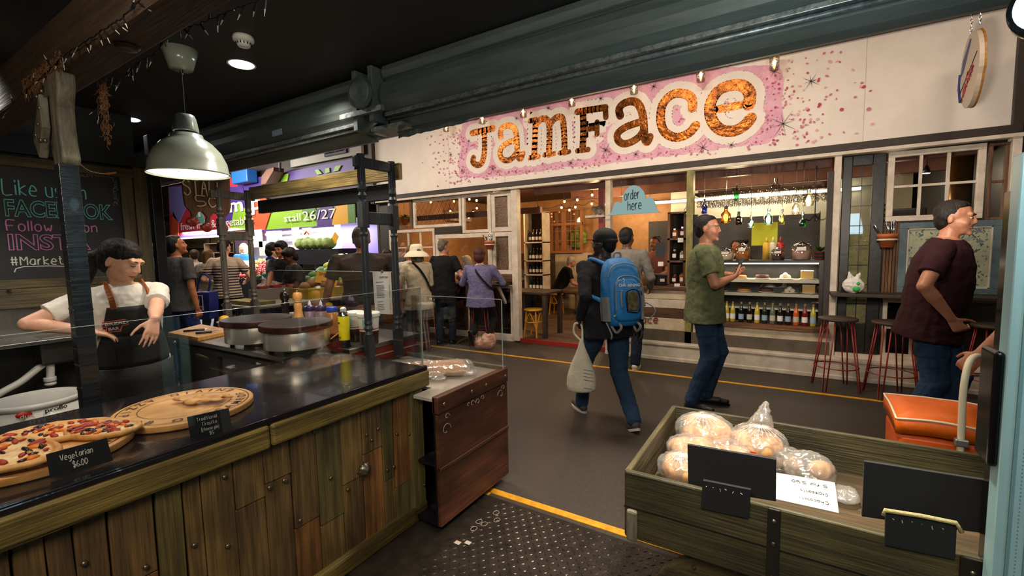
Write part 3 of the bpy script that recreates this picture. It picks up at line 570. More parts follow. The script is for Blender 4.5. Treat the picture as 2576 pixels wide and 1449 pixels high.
def pizza(cx, cy, rz, a, b, z, tilt, label, seed):
    rnd = random.Random(seed); t = thing('pizza', label, 'pizza', (cx, cy, z), rz); t.rotation_euler = (tilt[0], tilt[1], rz)
    def edge(th): return 1+.04*noise.noise(V((cos(th)*1.5, sin(th)*1.5, seed)))
    def ring(k, zz): return [V((a*k*edge(2*pi*j/40)*cos(2*pi*j/40), b*k*edge(2*pi*j/40)*sin(2*pi*j/40), zz+.003*noise.noise(V((j*.7, k*5, seed))))) for j in range(40)]
    MB().loft([ring(.92, 0), ring(1, .006), ring(1, .014), ring(.95, .021), ring(.88, .018), ring(.84, .011)]).build('crust', crust, t, smooth=True)
    MB().loft([ring(.86, .010), ring(.84, .015), ring(.5, .017)]).build('cheese', chz, t, smooth=True)
    for nm, m_, n_, rr_ in (('olive_slices', oli, 15, .009), ('pepper_pieces', pep, 24, .011), ('carrot_strips', car, 10, .011)):
        mb = MB()
        for k in range(n_):
            th = rnd.uniform(0, 2*pi); r = sqrt(rnd.random())*.8; s = rr_*rnd.uniform(.7, 1.4); M_ = Matrix.Translation((a*r*cos(th), b*r*sin(th), .019)) @ Matrix.Rotation(rnd.uniform(0, 3), 4, 'Z') @ Matrix.Rotation(rnd.uniform(-.4, .4), 4, 'X')
            mb.ell((0, 0, 0), (s*rnd.uniform(1, 2), s*.7, s*.45), M=M_, n=7, k=4)
        mb.build(nm, m_, t, smooth=True)['kind'] = 'stuff'
    return t
pizza(-2.13, .45, .9, .17, .095, .893, (0, 0), 'oval vegetarian pizza at the back of the board, furthest from the price card', 2)
pizza(-2.02, .53, .6, .12, .075, .893, (0, 0), 'half-hidden pizza slice poking out behind the vegetarian price card', 3)
pizza(-2.0, .27, .55, .19, .10, .912, (.08, .05), 'large oval pizza with red peppers and olives lying on top at the left edge', 5)
mb = MB(); rnd = random.Random(9)
for k in range(34):
    th = rnd.uniform(0, 2*pi); r = sqrt(rnd.random()); mb.ell((.115*r*cos(th), .05*r*sin(th), .012+.012*(1-r)+rnd.uniform(0, .006)), (rnd.uniform(.018, .035), rnd.uniform(.008, .018), rnd.uniform(.006, .01)), M=Matrix.Translation((-2.06, .87, .89)) @ Matrix.Rotation(.55, 4, 'Z'), n=9, k=5)
tag(mb.build('cheese_pastry', crust, rem=.004, sm=3, origin=(-2.06, .87, .89)), 'flaky golden cheese pastry lying on the right board', 'pastry')
slate = mat('card_black', '#17191d', .55); chalk = mat('chalk_white', '#d8d6cc', .8)
def card(name, label, cs, x, m_=None, th=.003, cat='sign'):
    b3, b2 = at(*cs[3], z=.868), at(*cs[2], z=.868); P = [at(*cs[0], x=b3.x), at(*cs[1], x=b2.x), b2, b3]; c = (P[2]+P[3])/2; t = thing(name, label, cat, c); n = (P[1]-P[0]).cross(P[3]-P[0]).normalized()*th
    MB().add([p for p in P]+[p-n for p in P], [(0, 1, 2, 3), (7, 6, 5, 4), (0, 4, 5, 1), (1, 5, 6, 2), (2, 6, 7, 3), (3, 7, 4, 0)]).build('card', m_ or slate, t, W=True); return t, P
t, P = card('price_card', 'black price card reading Vegetarian $6.00 standing in front of the pizzas', [(115, 1143), (268, 1101), (284, 1158), (126, 1203)], -1.84)
def lay(text, P, u, v, h, m_, t, r=.0012, width=None, **k):
    R_ = (P[1]-P[0]); U_ = (P[0]-P[3]); w = R_.length; H_ = U_.length; N_ = R_.cross(U_).normalized()
    if k.pop('fl', 0): N_ = -N_
    return write('lettering', text, P[3]+R_*u+U_*v+N_*.0025, R_, U_, h*H_, m_, t, r=r, width=width and width*w, **k)
lay('Vegetarian', P, .2, .56, .24, chalk, t, width=.55, seed=2, jit=.5); lay('$6.00', P, .38, .16, .25, chalk, t, width=.26)
t, P = card('price_card', 'black price card reading Traditional Tiropita (cheese pie) $5 in front of the pastry', [(470, 1049), (575, 1026), (584, 1082), (480, 1108)], -1.80)
for tx, u, v, w in (('Traditional', .2, .73, .5), ('Tiropita', .3, .5, .38), ('(cheese pie)', .27, .27, .44), ('$5', .45, .06, .12)): lay(tx, P, u, v, .14, chalk, t, r=.0008, width=w)
# ================= red-brown box with the bread bag =================
redw = wood('red_box_wood', '#55301f', '#3a2015', '#6a4330', 'y', r=.45, b=.3)
t = thing('display_box', 'red-brown wooden display box with painted scrolls standing at the end of the counter', 'display box', (-1.95, 2.03, 0))
BX = -1.52; y0, y1 = 1.695, 2.36
MB().box(-1.545, BX, y0, y1, .05, .655).build('front_panel', redw, t, W=True, bevel=.002)
MB().box(-1.555, BX+.006, y0-.004, y1+.004, .66, .752).build('top_rail', redw, t, W=True, bevel=.005); MB().box(-1.53, BX+.008, y0, y1, .352, .372).build('middle_strip', redw, t, W=True, bevel=.003)
MB().box(-2.395, -1.545, 2.34, 2.36, .05, .752).build('back_panel', redw, t, W=True); MB().box(-2.395, -2.38, 1.85, 2.34, .05, .752).build('side_panel', redw, t, W=True)
MB().box(-2.38, -1.69, 1.85, 2.34, .05, .07).box(-1.69, -1.545, y0, 2.34, .05, .07).build('floor_panel', ironm, t, W=True); MB().box(-1.69, -1.56, y0+.02, 2.3, .36, .375).build('shelf', ironm, t, W=True)
MB().box(-1.548, -1.54, y0-.004, y0+.03, .05, .745).build('edge_strip', ironm, t, W=True)
MB().box(-2.38, -1.688, 1.842, 2.335, .722, .738).box(-1.688, -1.555, y0, 2.335, .722, .738).build('tray_top', mat('tray_white', '#b9b2aa', .25, .3, c2='#9a948c', s=4), t, W=True); MB().box(-2.39, -1.52, 2.335, 2.365, .72, .762).build('back_ledge', olive, t, W=True, bevel=.004)
for x in (-1.6, -2.3):
    for y in ((1.9 if x < -2 else 1.75), 2.3): MB().cyl((x-.012, y, .028), (x+.012, y, .028), .028, n=14).build('castor', ironm, t, W=True)
for y in (1.74, 1.98, 2.12, 2.33): MB().ell((BX+.008, y, .705), (.004, .009, .009), n=8, k=5).build('bolt', mat('brass_bolt', '#a08a5a', .35, .8), t, W=True)
mb = MB(); sc = mat('scroll_paint', '#8d7d6c', .8)
def scroll(y, z, s, f=1):
    pts = [(BX+.002, y+f*s*(1-a*.13)*cos(a*.9), z+s*(1-a*.13)*sin(a*.9)) for a in [j*.45 for j in range(14)]]; mb.tube(pts, .0022, 5)
for y, z, s, f in ((1.755, .56, .04, 1), (1.765, .63, .02, 1), (2.28, .6, .035, -1), (2.31, .635, .02, -1), (1.99, .63, .022, 1), (2.04, .625, .022, -1), (2.09, .635, .018, -1), (1.95, .635, .014, 1)): scroll(y, z, s, f)
mb.build('painted_scrolls', sc, t, W=True)
t = thing('glass_guard', 'clear acrylic screen standing along the back of the red-brown box', 'glass screen', (-1.95, 2.33, .76))
MB().box(-2.3, -1.53, 2.326, 2.331, .74, 1.19).build('pane', acry, t, W=True); MB().box(-2.3, -1.527, 2.325, 2.332, 1.19, 1.193).box(-1.53, -1.527, 2.325, 2.332, .74, 1.193).build('polished_edge', em, t, W=True)
plast = glass('plastic_film', tint=(.96, .95, .93), gl=.36, r=.16, haze=.13)
breadm = mat('loaf', '#dba878', .6, c2='#c58c5a', s=6, b=.3, bs=30, sss=.05)
t = thing('bread_loaf_bag', 'long loaf in a clear bag with handwriting, lying on the red-brown box', 'bread', (-1.84, 2.03, .74))
a = V((-1.98, 1.93, .785)); b = V((-1.70, 2.1, .79)); MB().cap(a, b, .045, .05, 18).build('loaf', breadm, t, W=True, smooth=True)
mb = MB(); mb.cap(a-V((.03, .02, .0)), b+V((.03, .02, 0)), .052, .057, 20); mb.ell((-1.66, 2.13, .765), (.07, .045, .025)); mb.ell((-1.85, 1.97, .755), (.16, .06, .018), n=16)
mb.build('bag', plast, t, W=True, rem=.007, sm=4, disp=(.012, .03))
d = (b-a).normalized(); s_ = V((.62, -.78, 0)).normalized()
for k, (tx, o_) in enumerate((('Pide', .17), ('Yanti', .21), ('$5', .3))): write('lettering', tx, a+d*o_+V((-.012, .02, .057))-s_*.02, s_, V((0, .25, 1)).cross(s_).cross(s_)*0+V((d.x*.9, d.y*.9, .0)), .022, mat('marker', '#4a2a22', .7), t, r=.0009)
# ================= crepe counter =================
CZ = .88
t = thing('crepe_counter', 'stainless steel crepe counter with a red striped end panel', 'counter', (-3.3, 2.0, 0))
MB().prism([(-4.13, 1.515), (-2.575, 1.515), (-2.575, 1.85), (-2.39, 1.85), (-2.39, 2.5), (-4.13, 2.5)], (0, 0, 0), (1, 0, 0), (0, 1, 0), CZ-.03, CZ).build('steel_top', steel, t, W=True, bevel=.004)
MB().box(-4.1, -2.6, 1.56, 2.48, .1, .85).build('steel_front', mat('steel_dark', '#605d5a', .35, .9, c2='#4a4745', s=3), t, W=True)
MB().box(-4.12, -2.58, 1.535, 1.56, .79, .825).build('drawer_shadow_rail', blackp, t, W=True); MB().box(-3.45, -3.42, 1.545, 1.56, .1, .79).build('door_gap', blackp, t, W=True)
MB().box(-2.6, -2.41, 1.86, 2.49, .3, .85).build('red_end_panel', mat('red_panel', '#8c2a1c', .4, c2='#6f1f15', s=3), t, W=True)
MB().box(-2.412, -2.407, 1.86, 2.49, .79, .796).box(-2.412, -2.407, 1.86, 2.49, .70, .706).build('white_stripe', whitep, t, W=True)
def px(n, d): return n*d/FPX
def dep(p): return (V(p)-V((0, 0, CH))).dot(FW)
pm = mat('crepe_plate', '#332d2b', .4, .4, c2='#231e1d', s=4, b=.15, bs=40); pmr = mat('plate_rim', '#4a261d', .35, .4, c2='#2e1814', s=9)
for (cx_, cy_, r_), lab in (((746, 812, 85), 'round crepe griddle on a steel drum, the nearer one'), ((646, 801, 80), 'round crepe griddle on a steel drum, the farther one')):
    c = at(cx_, cy_, z=1.06); D = dep(c); r = px(r_, D); t = thing('crepe_maker', lab, 'crepe maker', (c.x, c.y, CZ))
    MB().lathe([(r*.4, CZ), (r*.42, CZ+.03), (r*.9, CZ+.035), (r*.9, CZ+.145), (r*.5, CZ+.146)], (c.x, c.y, 0), n=56).build('steel_drum', mat('drum_steel', '#c6c2bc', .3, .75, b=.3, bs=4, st=(6, 6, .2)), t, W=True, smooth=True, bevel=.002)
    MB().lathe([(r*.97, CZ+.145), (r, CZ+.15), (r, CZ+.182), (r*.99, CZ+.184)], (c.x, c.y, 0), n=64).build('plate_rim', pmr, t, W=True, smooth=True, bevel=.001)
    MB().lathe([(r*.99, CZ+.183), (r*.985, CZ+.186)], (c.x, c.y, 0), n=64).build('hot_plate', pm, t, W=True, bevel=.001)
    for j in range(3): a = 2*pi*j/3; MB().cyl((c.x+r*.7*cos(a), c.y+r*.7*sin(a), CZ), (c.x+r*.7*cos(a), c.y+r*.7*sin(a), CZ+.04), .014, n=10).build('foot', ironm, t, W=True)
    MB().cyl((c.x-r*.9-.0, c.y-.03, CZ+.08), (c.x-r*.9-.03, c.y-.035, CZ+.08), .016, n=12).build('control_knob', ironm, t, W=True)
# cutting board and knives
P = [at(*q, z=CZ+.03) for q in ((422, 836), (498, 849), (586, 830), (505, 815))]
t = thing('cutting_board', 'thick wooden cutting board on the left end of the crepe counter', 'cutting board', (P[0]+P[2])/2-V((0, 0, .03)))
MB().add([p-V((0, 0, .03)) for p in P]+P, [(3, 2, 1, 0), (4, 5, 6, 7), (0, 1, 5, 4), (1, 2, 6, 5), (2, 3, 7, 6), (3, 0, 4, 7)]).build('board', mat('beech', '#b98648', .5, c2='#9a6a35', s=3, st=(3, 14, 3)), t, W=True, bevel=.004)
for lab, a, b, e in (('kitchen knife with a black handle lying across the cutting board', (464, 833), (512, 829), (588, 820)), ('second smaller knife lying nearer the edge of the cutting board', (495, 838), (530, 835), (575, 826))):
    A, B, E = [at(*q, z=CZ+.042) for q in (a, b, e)]; t = thing('knife', lab, 'knife', A-V((0, 0, .01)))
    MB().cap(A, B, .009, .01, 8).build('handle', ironm, t, W=True, smooth=True); d = (E-B).normalized(); n = V((-d.y, d.x, 0))*.012
    MB().add([B+n, B-n, E-n*.1, B+n+V((0, 0, .002)), B-n+V((0, 0, .002)), E-n*.1+V((0, 0, .002))], [(0, 1, 2), (5, 4, 3), (0, 3, 4, 1), (1, 4, 5, 2), (2, 5, 3, 0)]).build('blade', chrome, t, W=True)
def stand(x, y, z=CZ): p = at(x, y, z=z); return p, dep(p)/FPX
p, k = stand(566, 822); t = thing('lemon_bowl', 'small white bowl on the counter beside the far griddle', 'bowl', p); MB().lathe([(10*k, 0), (17*k, 12*k), (18*k, 14*k)], p, n=20).build('bowl', whitep, t, W=True, smooth=True)
one('lemon', 'yellow lemon sitting in the small white bowl', 'lemon', MB().ell(p+V((0, 0, 19*k)), (12*k, 12*k, 10*k)), mat('lemon', '#e8b21c', .5, b=.1), smooth=True)
def lathe_thing(name, label, cat, p, k, parts, n=24):
    t = thing(name, label, cat, p)
    for nm, prof, m_ in parts: MB().lathe([(a*k, b*k) for a, b in prof], p, n=n).build(nm, m_, t, W=True, smooth=True, bevel=.0008)
    return t
p, k = stand(752, 812); lathe_thing('pepper_mill', 'pale wooden pepper mill standing behind the griddles', 'pepper mill', p, k, [('body', [(14, 0), (14, 6), (11, 20), (9, 34), (10, 44), (8, 50)], mat('mill_wood', '#c98e4e', .3)), ('head', [(7, 50), (9, 56), (11, 62), (11.5, 70), (9, 76), (0, 78)], mat('mill_wood', '#c98e4e', .3)), ('finial', [(2, 77), (3, 80), (0, 82)], chrome)])
p, k = stand(720, 812); lathe_thing('pepper_mill', 'dark polished pepper mill left of the pale one', 'pepper mill', p, k, [('body', [(12, 0), (12, 6), (9, 20), (8, 40), (10, 48), (7, 54)], mat('mill_dark', '#1d1210', .15)), ('head', [(6, 54), (10, 60), (11, 70), (8, 78), (0, 80)], mat('mill_dark', '#1d1210', .15)), ('finial', [(2, 79), (3, 84), (0, 86)], chrome)])
for x, lab in ((782, 'squeeze bottle with a purple lid, left of the two'), (810, 'squeeze bottle with a purple lid, right of the two')):
    p, k = stand(x, 824); lathe_thing('squeeze_bottle', lab, 'bottle', p, k*.95, [('body', [(13, 0), (14, 3), (14, 42), (12, 46)], mat('mauve_plastic', '#7a6470', .35)), ('lid', [(14, 46), (14.5, 48), (14, 56), (8, 60)], mat('purple_lid', '#2a1c48', .3)), ('nozzle', [(5, 59), (3, 68), (0, 74)], mat('nozzle', '#b8b4c0', .25))])
p, k = stand(838, 838); lathe_thing('spread_jar', 'jar of brown spread with a bright blue lid', 'jar', p, k, [('jar', [(13, 0), (15, 3), (15, 50), (12, 54)], mat('peanut', '#8f5a2c', .25)), ('lid', [(12, 54), (13, 55), (13, 66), (11, 67)], mat('blue_lid', '#1c3f9e', .35))])
p, k = stand(737, 806); lathe_thing('small_tub', 'small white tub beside the wooden pepper mill', 'tub', p, k, [('tub', [(11, 0), (13, 16), (14, 18), (12, 20)], whitep)])
t_br = mat('choc_spread', '#2e1a12', .25)
for (x, y, r, h), lab in (((895, 856, 23, 74), 'tub of chocolate spread with a white lid, the one further back'), ((930, 864, 27, 80), 'tub of chocolate spread with a white lid, the one nearer the post')):
    p, k = stand(x, y); t = lathe_thing('spread_tub', lab, 'tub', p, k, [('tub', [(r*.78, 0), (r*.82, 3), (r*.86, h*.45)], t_br), ('white_band', [(r*.862, h*.42), (r*.95, h*.9)], mat('tub_label', '#c9c6c0', .4)), ('lid', [(r*1.02, h*.86), (r*1.05, h*.9), (r*1.05, h*.97), (r*.95, h)], mat('lid_white', '#dedbd6', .35))], 32)
    MB().lathe([(r*.875*k, h*.47*k), (r*.88*k, h*.5*k)], p, n=32).build('red_stripe', mat('stripe_red', '#b02a20', .4), t, W=True)
    MB().cyl(p+V((r*.35*k, -r*.86*k, h*.55*k)), p+V((r*.35*k, -r*.9*k, h*.8*k)), .011, n=4).build('label_picture', mat('label_teal', '#7fa7ad', .4), t, W=True)
a, b = at(938, 800, d=dep(p)-.02), at(925, 758, d=dep(p)-.02); one('plastic_knife', 'white plastic spreader resting on the nearer tub lid', 'spreader', MB().tube([a, (a+b)/2, b], [.007, .009, .002], 6), mat('lid_white', '#dedbd6', .35))
p, k = stand(868, 872); t = lathe_thing('spray_can', 'yellow aerosol can with a black base band', 'spray can', p, k, [('base_band', [(13, 0), (13.5, 1), (13.5, 18)], ironm), ('yellow_body', [(13.5, 18), (13.5, 78)], mat('can_yellow', '#e0cf10', .3)), ('shoulder', [(13.5, 78), (13.6, 80), (9, 88), (8, 90)], chrome), ('nozzle', [(7.5, 90), (7.5, 97), (4, 100), (0, 101)], wp)])
MB().cyl(p+V((-.003, -.014*0-13.6*k, 62*k)), p+V((-.003, -13.9*k, 62.1*k)), .008, n=12).build('badge', mat('badge_dark', '#1d2a2a', .4), t, W=True); MB().cyl(p+V((0, -13.4*k, 25*k)), p+V((0, -13.9*k, 25.1*k)), .010, n=10).build('pancake_picture', mat('pancake', '#7a5a3a', .5), t, W=True)
P = [at(*q, z=CZ+.055) for q in ((755, 872), (862, 866), (866, 842), (822, 848))]
c = at(810, 872, z=CZ); t = thing('metal_tray', 'black metal tray with a wooden crepe stick, in front of the nearer griddle', 'tray', c)
x0, x1, y0_, y1_ = c.x-.16, c.x+.12, c.y-.01, c.y+.13
MB().box(x0, x1, y0_, y0_+.004, CZ, CZ+.06).box(x0, x1, y1_, y1_+.004, CZ, CZ+.06).box(x0, x0+.004, y0_, y1_, CZ, CZ+.06).box(x1-.004, x1, y0_, y1_, CZ, CZ+.06).box(x0, x1, y0_, y1_, CZ, CZ+.004).build('tray', mat('tray_grey', '#3b3d3f', .35, .7), t, W=True)
one('crepe_stick', 'thin wooden crepe stick sticking out of the metal tray', 'stick', MB().cyl((c.x-.02, c.y+.04, CZ+.012), (c.x+.07, c.y+.15, CZ+.115), .005, n=8), mat('mill_wood', '#c98e4e', .3))
t = thing('glass_guard', 'clear screen behind the griddles, between the turned posts', 'glass screen', (-3.5, 2.47, CZ)); MB().box(-4.62, -2.5, 2.468, 2.473, CZ, 1.345).build('pane', acry, t, W=True); MB().box(-4.62, -2.5, 2.467, 2.474, 1.345, 1.348).box(-4.623, -4.62, 2.467, 2.474, CZ, 1.348).build('polished_edge', em, t, W=True)
P = [at(*q, y=2.36) for q in ((937, 683), (985, 683), (990, 792), (944, 790))]; P = [at(*q, x=-2.47) for q in ((937, 683), (983, 683), (988, 791), (944, 789))]
t = thing('menu_sheet', 'white printed menu sheet hanging between the turned posts', 'menu', (P[0]+P[2])/2); n_ = V((.002, 0, 0)); MB().add(P+[p+n_ for p in P], [(0, 1, 2, 3), (7, 6, 5, 4), (0, 4, 5, 1), (1, 5, 6, 2), (2, 6, 7, 3), (3, 7, 4, 0)]).build('sheet', mat('paper', '#cfcdc8', .6), t, W=True)
ink = mat('ink', '#1c1c20', .7); typeset('lettering', 'CREPE BAR', P[3]+(P[0]-P[3])*.84+(P[1]-P[0])*.3+n_*2, P[1]-P[0], P[0]-P[3], .014, ink, t, width=(P[1]-P[0]).length*.5)
mb = MB(); rnd = random.Random(5)
for v in (.74, .66, .63, .60, .57, .54, .51, .48, .45, .42, .38, .27, .20, .16, .12, .08):
    a = P[3]+(P[0]-P[3])*v+(P[1]-P[0])*.14+n_*1.6; mb.add([a, a+(P[1]-P[0])*rnd.uniform(.2, .5), a+(P[1]-P[0])*.4+V((0, 0, .003)), a+V((0, 0, .003))], [(0, 1, 2, 3)])
    if v < .7: a = a+(P[1]-P[0])*.68; mb.add([a, a+(P[1]-P[0])*.05, a+(P[1]-P[0])*.05+V((0, 0, .003)), a+V((0, 0, .003))], [(0, 1, 2, 3)])
mb.build('menu_lines', ink, t, W=True); MB().ell(P[0]*.5+P[1]*.5+V((.004, 0, 0)), (.004, .012, .01)).build('green_clip', mat('clip_green', '#4a6b38', .5), t, W=True)
# turned post frame
pstm = mat('post_blue_grey', '#2a3138', .45, c2='#191e24', s=7, st=(3, 3, .6), b=.3, bs=20, c3='#525c66'); pstd = mat('post_brown_grey', '#4d463b', .45, c2='#2e2a24', s=7, st=(3, 3, .6), b=.3, bs=20, c3='#6a6253')
t = thing('turned_post_frame', 'open frame of four turned posts with cross bars standing over the crepe counter', 'frame', (-3.28, 2.1, .75))
def tpost(x, y, z0, z1, m_):
    h = z1-z0; mb = MB(); q = .026
    mb.box(x-q, x+q, y-q, y+q, z0+.02, z0+.2); mb.box(x-q, x+q, y-q, y+q, z0+.66*h, z0+.78*h)
    P = [(.028, .0), (.03, .012), (.02, .02), (.02, .2)]; mb.lathe([(.024, 0), (.03, .01), (.024, .022)], (x, y, z0), n=16)
    z = .2
    prof = [(.024, .2), (.028, .21), (.02, .23), (.03, .25), (.022, .27), (.026, .285), (.023, .30), (.021, .62*h), (.027, .63*h), (.02, .64*h), (.024, .66*h)]
    mb.lathe(prof, (x, y, z0), n=20); mb.lathe([(.024, .78*h), (.02, .79*h), (.03, .81*h), (.019, .825*h), (.028, .84*h), (.023, .86*h), (.022, h)], (x, y, z0), n=20)
    for j in range(10): a = 2*pi*j/10; mb.cyl((x+.021*cos(a), y+.021*sin(a), z0+.32), (x+.0195*cos(a), y+.0195*sin(a), z0+.6*h), .0045, n=5); mb.cyl((x+.021*cos(a), y+.021*sin(a), z0+.87*h), (x+.021*cos(a), y+.021*sin(a), z0+h), .0045, n=5)
    return mb.build('post', m_, t, W=True)
tpost(-2.36, 1.985, .75, 2.13, pstm); tpost(-2.36, 2.245, .75, 2.12, pstm); tpost(-4.2, 2.0, .88, 2.08, pstd); tpost(-4.2, 2.24, .88, 2.08, pstd)
for x, zt, m_ in ((-2.36, 2.075, pstm), (-4.2, 2.02, pstd)):
    MB().box(x-.015, x+.015, 1.93, 2.30, zt-.03, zt+.035).build('top_bar', m_, t, W=True, bevel=.004); MB().box(x-.015, x+.015, 2.0, 2.24, zt-.39, zt-.31).build('cross_bar', m_, t, W=True, bevel=.004)
gold_ = wood('rail_varnish', '#8a7648', '#5c4d2c', '#a08c5c', 'x', r=.35)
MB().box(-4.2, -2.30, 2.255, 2.29, 2.0, 2.11).build('long_rail', gold_, t, W=True, bevel=.004)
MB().box(-4.15, -2.42, 2.3, 2.34, 1.875, 1.99).build('dark_valance', blackp, t, W=True, bevel=.004)
# stall number board
bd = brownw; X_ = -4.72; P = [at(*q, x=X_) for q in ((456, 452), (572, 448))]; w = (P[1]-P[0]).y; yy = P[0].y; zt = P[0].z
t = thing('stall_number_board', 'brown wooden board reading STALL 50 with dripping red ends, hanging behind the lamp', 'sign', (X_, yy+w/2, zt-.5))
pl = [(0, .08), (w, .08), (w*1.02, -.32*w*2), (w*.98, -.7*w), (w*.9, -.78*w)]
def yz(px_, py_): p = at(px_, py_, x=X_); return (p.y-yy, p.z-zt)
out = [yz(*q) for q in ((456, 430), (574, 426), (575, 470), (578, 520), (574, 536), (562, 548), (566, 566), (572, 575), (564, 582), (550, 580), (548, 570), (553, 556), (546, 540), (536, 536), (526, 545), (524, 562), (530, 572), (522, 580), (512, 578), (508, 568), (515, 560), (518, 545), (505, 532), (496, 534), (489, 546), (488, 553), (495, 560), (486, 569), (475, 566), (470, 555), (480, 547), (478, 534), (464, 518), (460, 500), (457, 470))]
MB().prism(out, (X_, yy, zt), (0, 1, 0), (0, 0, 1), 0, .025).build('board', bd, t, W=True)
for a, b in ((483, 558), (520, 572), (561, 574)): p = at(a, b, x=X_+.03); MB().ell(p, (.02, .05, .045)).build('red_drip', mat('drip_red', '#8a2416', .3), t, W=True, smooth=True)
pt = mat('sign_cream', '#dcc69c', .6)
q = at(463, 490, x=X_+.03); write('lettering', 'STALL', q, (0, 1, 0), (0, 0, 1), at(463, 450, x=X_+.03).z-q.z, pt, t, r=.006, width=at(568, 490, x=X_+.03).y-q.y)
q = at(495, 518, x=X_+.03); write('lettering', '50', q, (0, 1, 0), (0, 0, 1), at(495, 492, x=X_+.03).z-q.z, pt, t, r=.006, width=at(556, 518, x=X_+.03).y-q.y)
# ================= chalkboard, sink bench, bucket =================
t = thing('chalkboard', 'large black chalkboard with pastel lettering in an olive wooden frame on the left wall', 'chalkboard', (-5.0, .9, 1.4)); X_ = -5.03
a = at(0, 421, x=X_); b = at(297, 445, x=X_); c = at(297, 700, x=X_); zt, zb_ = b.z, at(80, 702, x=X_).z; ye = b.y
MB().box(X_-.015, X_, -1.2, ye, zb_, zt).build('board', mat('chalkboard', '#1a1b1d', .6, c2='#232426', s=3), t, W=True)
MB().box(X_-.02, X_+.03, -1.2, ye+.1, zt, zt+.08).box(X_-.02, X_+.03, -1.2, ye+.1, zb_-.07, zb_).box(X_-.02, X_+.05, -1.2, ye+.1, zb_-.22, zb_-.07).build('horizontal_frame', olive, t, W=True, bevel=.006)
MB().box(X_-.02, X_+.03, ye, ye+.09, zb_, zt).build('vertical_frame', olivez, t, W=True, bevel=.006)
cbl = mat('chalk_blue', '#7fdce2', .8); cpk = mat('chalk_pink', '#dc8ccb', .8)
def cw(tx, x0, y0_, x1, hpx, m_, r=.0045, outl=0):
    o = at(x0, y0_, x=X_+.004); w_ = at(x1, y0_, x=X_).y-o.y; h = at(x0, y0_-hpx, x=X_).z-o.z
    if outl: return typeset('lettering', tx, o, (0, 1, 0), (0, 0, 1), h, m_, t, width=w_, outline=outl, bold=.02)
    return write('lettering', tx, o, (0, 1, 0), (0, 0, 1), h, m_, t, r=r, width=w_)
cw('Like us on', 8, 488, 222, 38, cbl); cw('FACEBOOK', 13, 542, 283, 42, cbl, outl=.018); cw('Follow us on', 18, 580, 250, 26, cpk); cw('INSTA', 22, 628, 229, 40, cpk, outl=.02); cw('#Marketbar', 28, 668, 215, 22, chalk)
MB().tube([at(*q, x=X_+.003) for q in ((36, 685), (40, 676), (60, 671), (120, 669), (164, 670), (215, 672))], .004, 5).build('lettering', chalk, t, W=True)
mb = MB(); rnd = random.Random(8)
for k in range(26):
    u = k/25; q = at(195+95*min(1, u*1.7), 440+max(0, u-.5)*150, x=X_+.003); s = .02*rnd.uniform(.6, 1.3); mb.tube([q+V((0, s*(1-j*.1)*cos(j*.8+k), s*(1-j*.1)*sin(j*.8+k))) for j in range(7)], .0016, 4)
mb.build('chalk_vine', mat('chalk_vine', '#8d8e78', .8), t, W=True)
MB().ell((X_+.06, at(22, 731, x=X_+.05).y, at(22, 731, x=X_+.05).z), .014, n=6, k=4).build('glass_knob', chrome, t, W=True)
t = thing('sink_bench', 'stainless steel sink bench with a splashback under the chalkboard', 'sink bench', (-4.85, .4, 0))
MB().box(-5.04, -4.64, -1, 1.3, .875, .905).build('bench_top', steel, t, W=True, bevel=.005); MB().box(-5.05, -5.03, -1, 1.3, .9, 1.17).build('splashback', mat('brushed_steel', '#9b9894', .3, 1, b=.15, bs=3, st=(1, 9, .4)), t, W=True)
p = at(118, 843, z=.9); MB().box(-4.95, -4.70, p.y-.1, p.y+.18, .70, .9).build('sink_bowl', mat('steel_dark', '#605d5a', .35, .9), t, W=True, bevel=.02); MB().box(-4.93, -4.72, p.y-.08, p.y+.16, .9051, .908).build('drainer_lid', mat('steel_brown', '#6b5c4a', .3, .8), t, W=True, bevel=.002)
for y in (-.6, 1.25): MB().cyl((-4.68, y, 0), (-4.68, y, .875), .018, n=12).build('leg', steel, t, W=True)
pv = mat('pvc_white', '#bdbab2', .35); Pp = [at(*q, x=-4.75) for q in ((127, 895), (127, 925), (120, 930), (108, 925), (98, 925), (60, 955), (40, 968), (0, 990), (-60, 1030))]
t = thing('drain_pipe', 'white plastic waste pipe with a trap under the sink', 'pipe', Pp[0]); MB().tube(smoothp(Pp[3:], 4), .024, 14).build('waste_pipe', pv, t, W=True, smooth=True)
q = at(127, 895, x=-4.75); q2 = at(127, 965, x=-4.75); MB().cyl(q, q2, .024, n=18).cyl(q+V((0, 0, .01)), q-V((0, 0, .03)), .031, n=18).ell(q2, (.035, .035, .02)).cyl(q2+V((0, 0, .05)), q2+V((0, 0, .02)), .036, n=18).build('trap', pv, t, W=True, smooth=True, bevel=.001)
p = at(98, 1050, x=-4.3); r = 86*dep(p)/FPX; bz = at(98, 1000, x=-4.3).z
t = thing('paste_bucket', 'white flat-lidded bucket with red and black lettering under the sink', 'bucket', (p.x, p.y, bz-.5))
MB().lathe([(r*.9, bz-.45), (r*.97, bz-.02)], (p.x, p.y, 0), n=48).build('bucket', mat('bucket_white', '#c4c0b8', .35), t, W=True, smooth=True); MB().lathe([(r*1.0, bz-.03), (r*1.0, bz), (r*.96, bz+.008), (r*.93, bz+.004), (r*.2, bz+.006)], (p.x, p.y, 0), n=48).build('lid', mat('bucket_white', '#c4c0b8', .35), t, W=True, smooth=True)
def onbucket(name, tx, th0, z, h, m_, span):
    vs, fs = fontm(tx, .03); w_ = max(v.x for v in vs); mb = MB(); R_ = r*1.0
    mb.add([V((p.x+R_*cos(th0+v.x/w_*span), p.y+R_*sin(th0+v.x/w_*span), z+v.y*h/.73)) for v in vs], fs); return mb.build(name, m_, t, W=True)
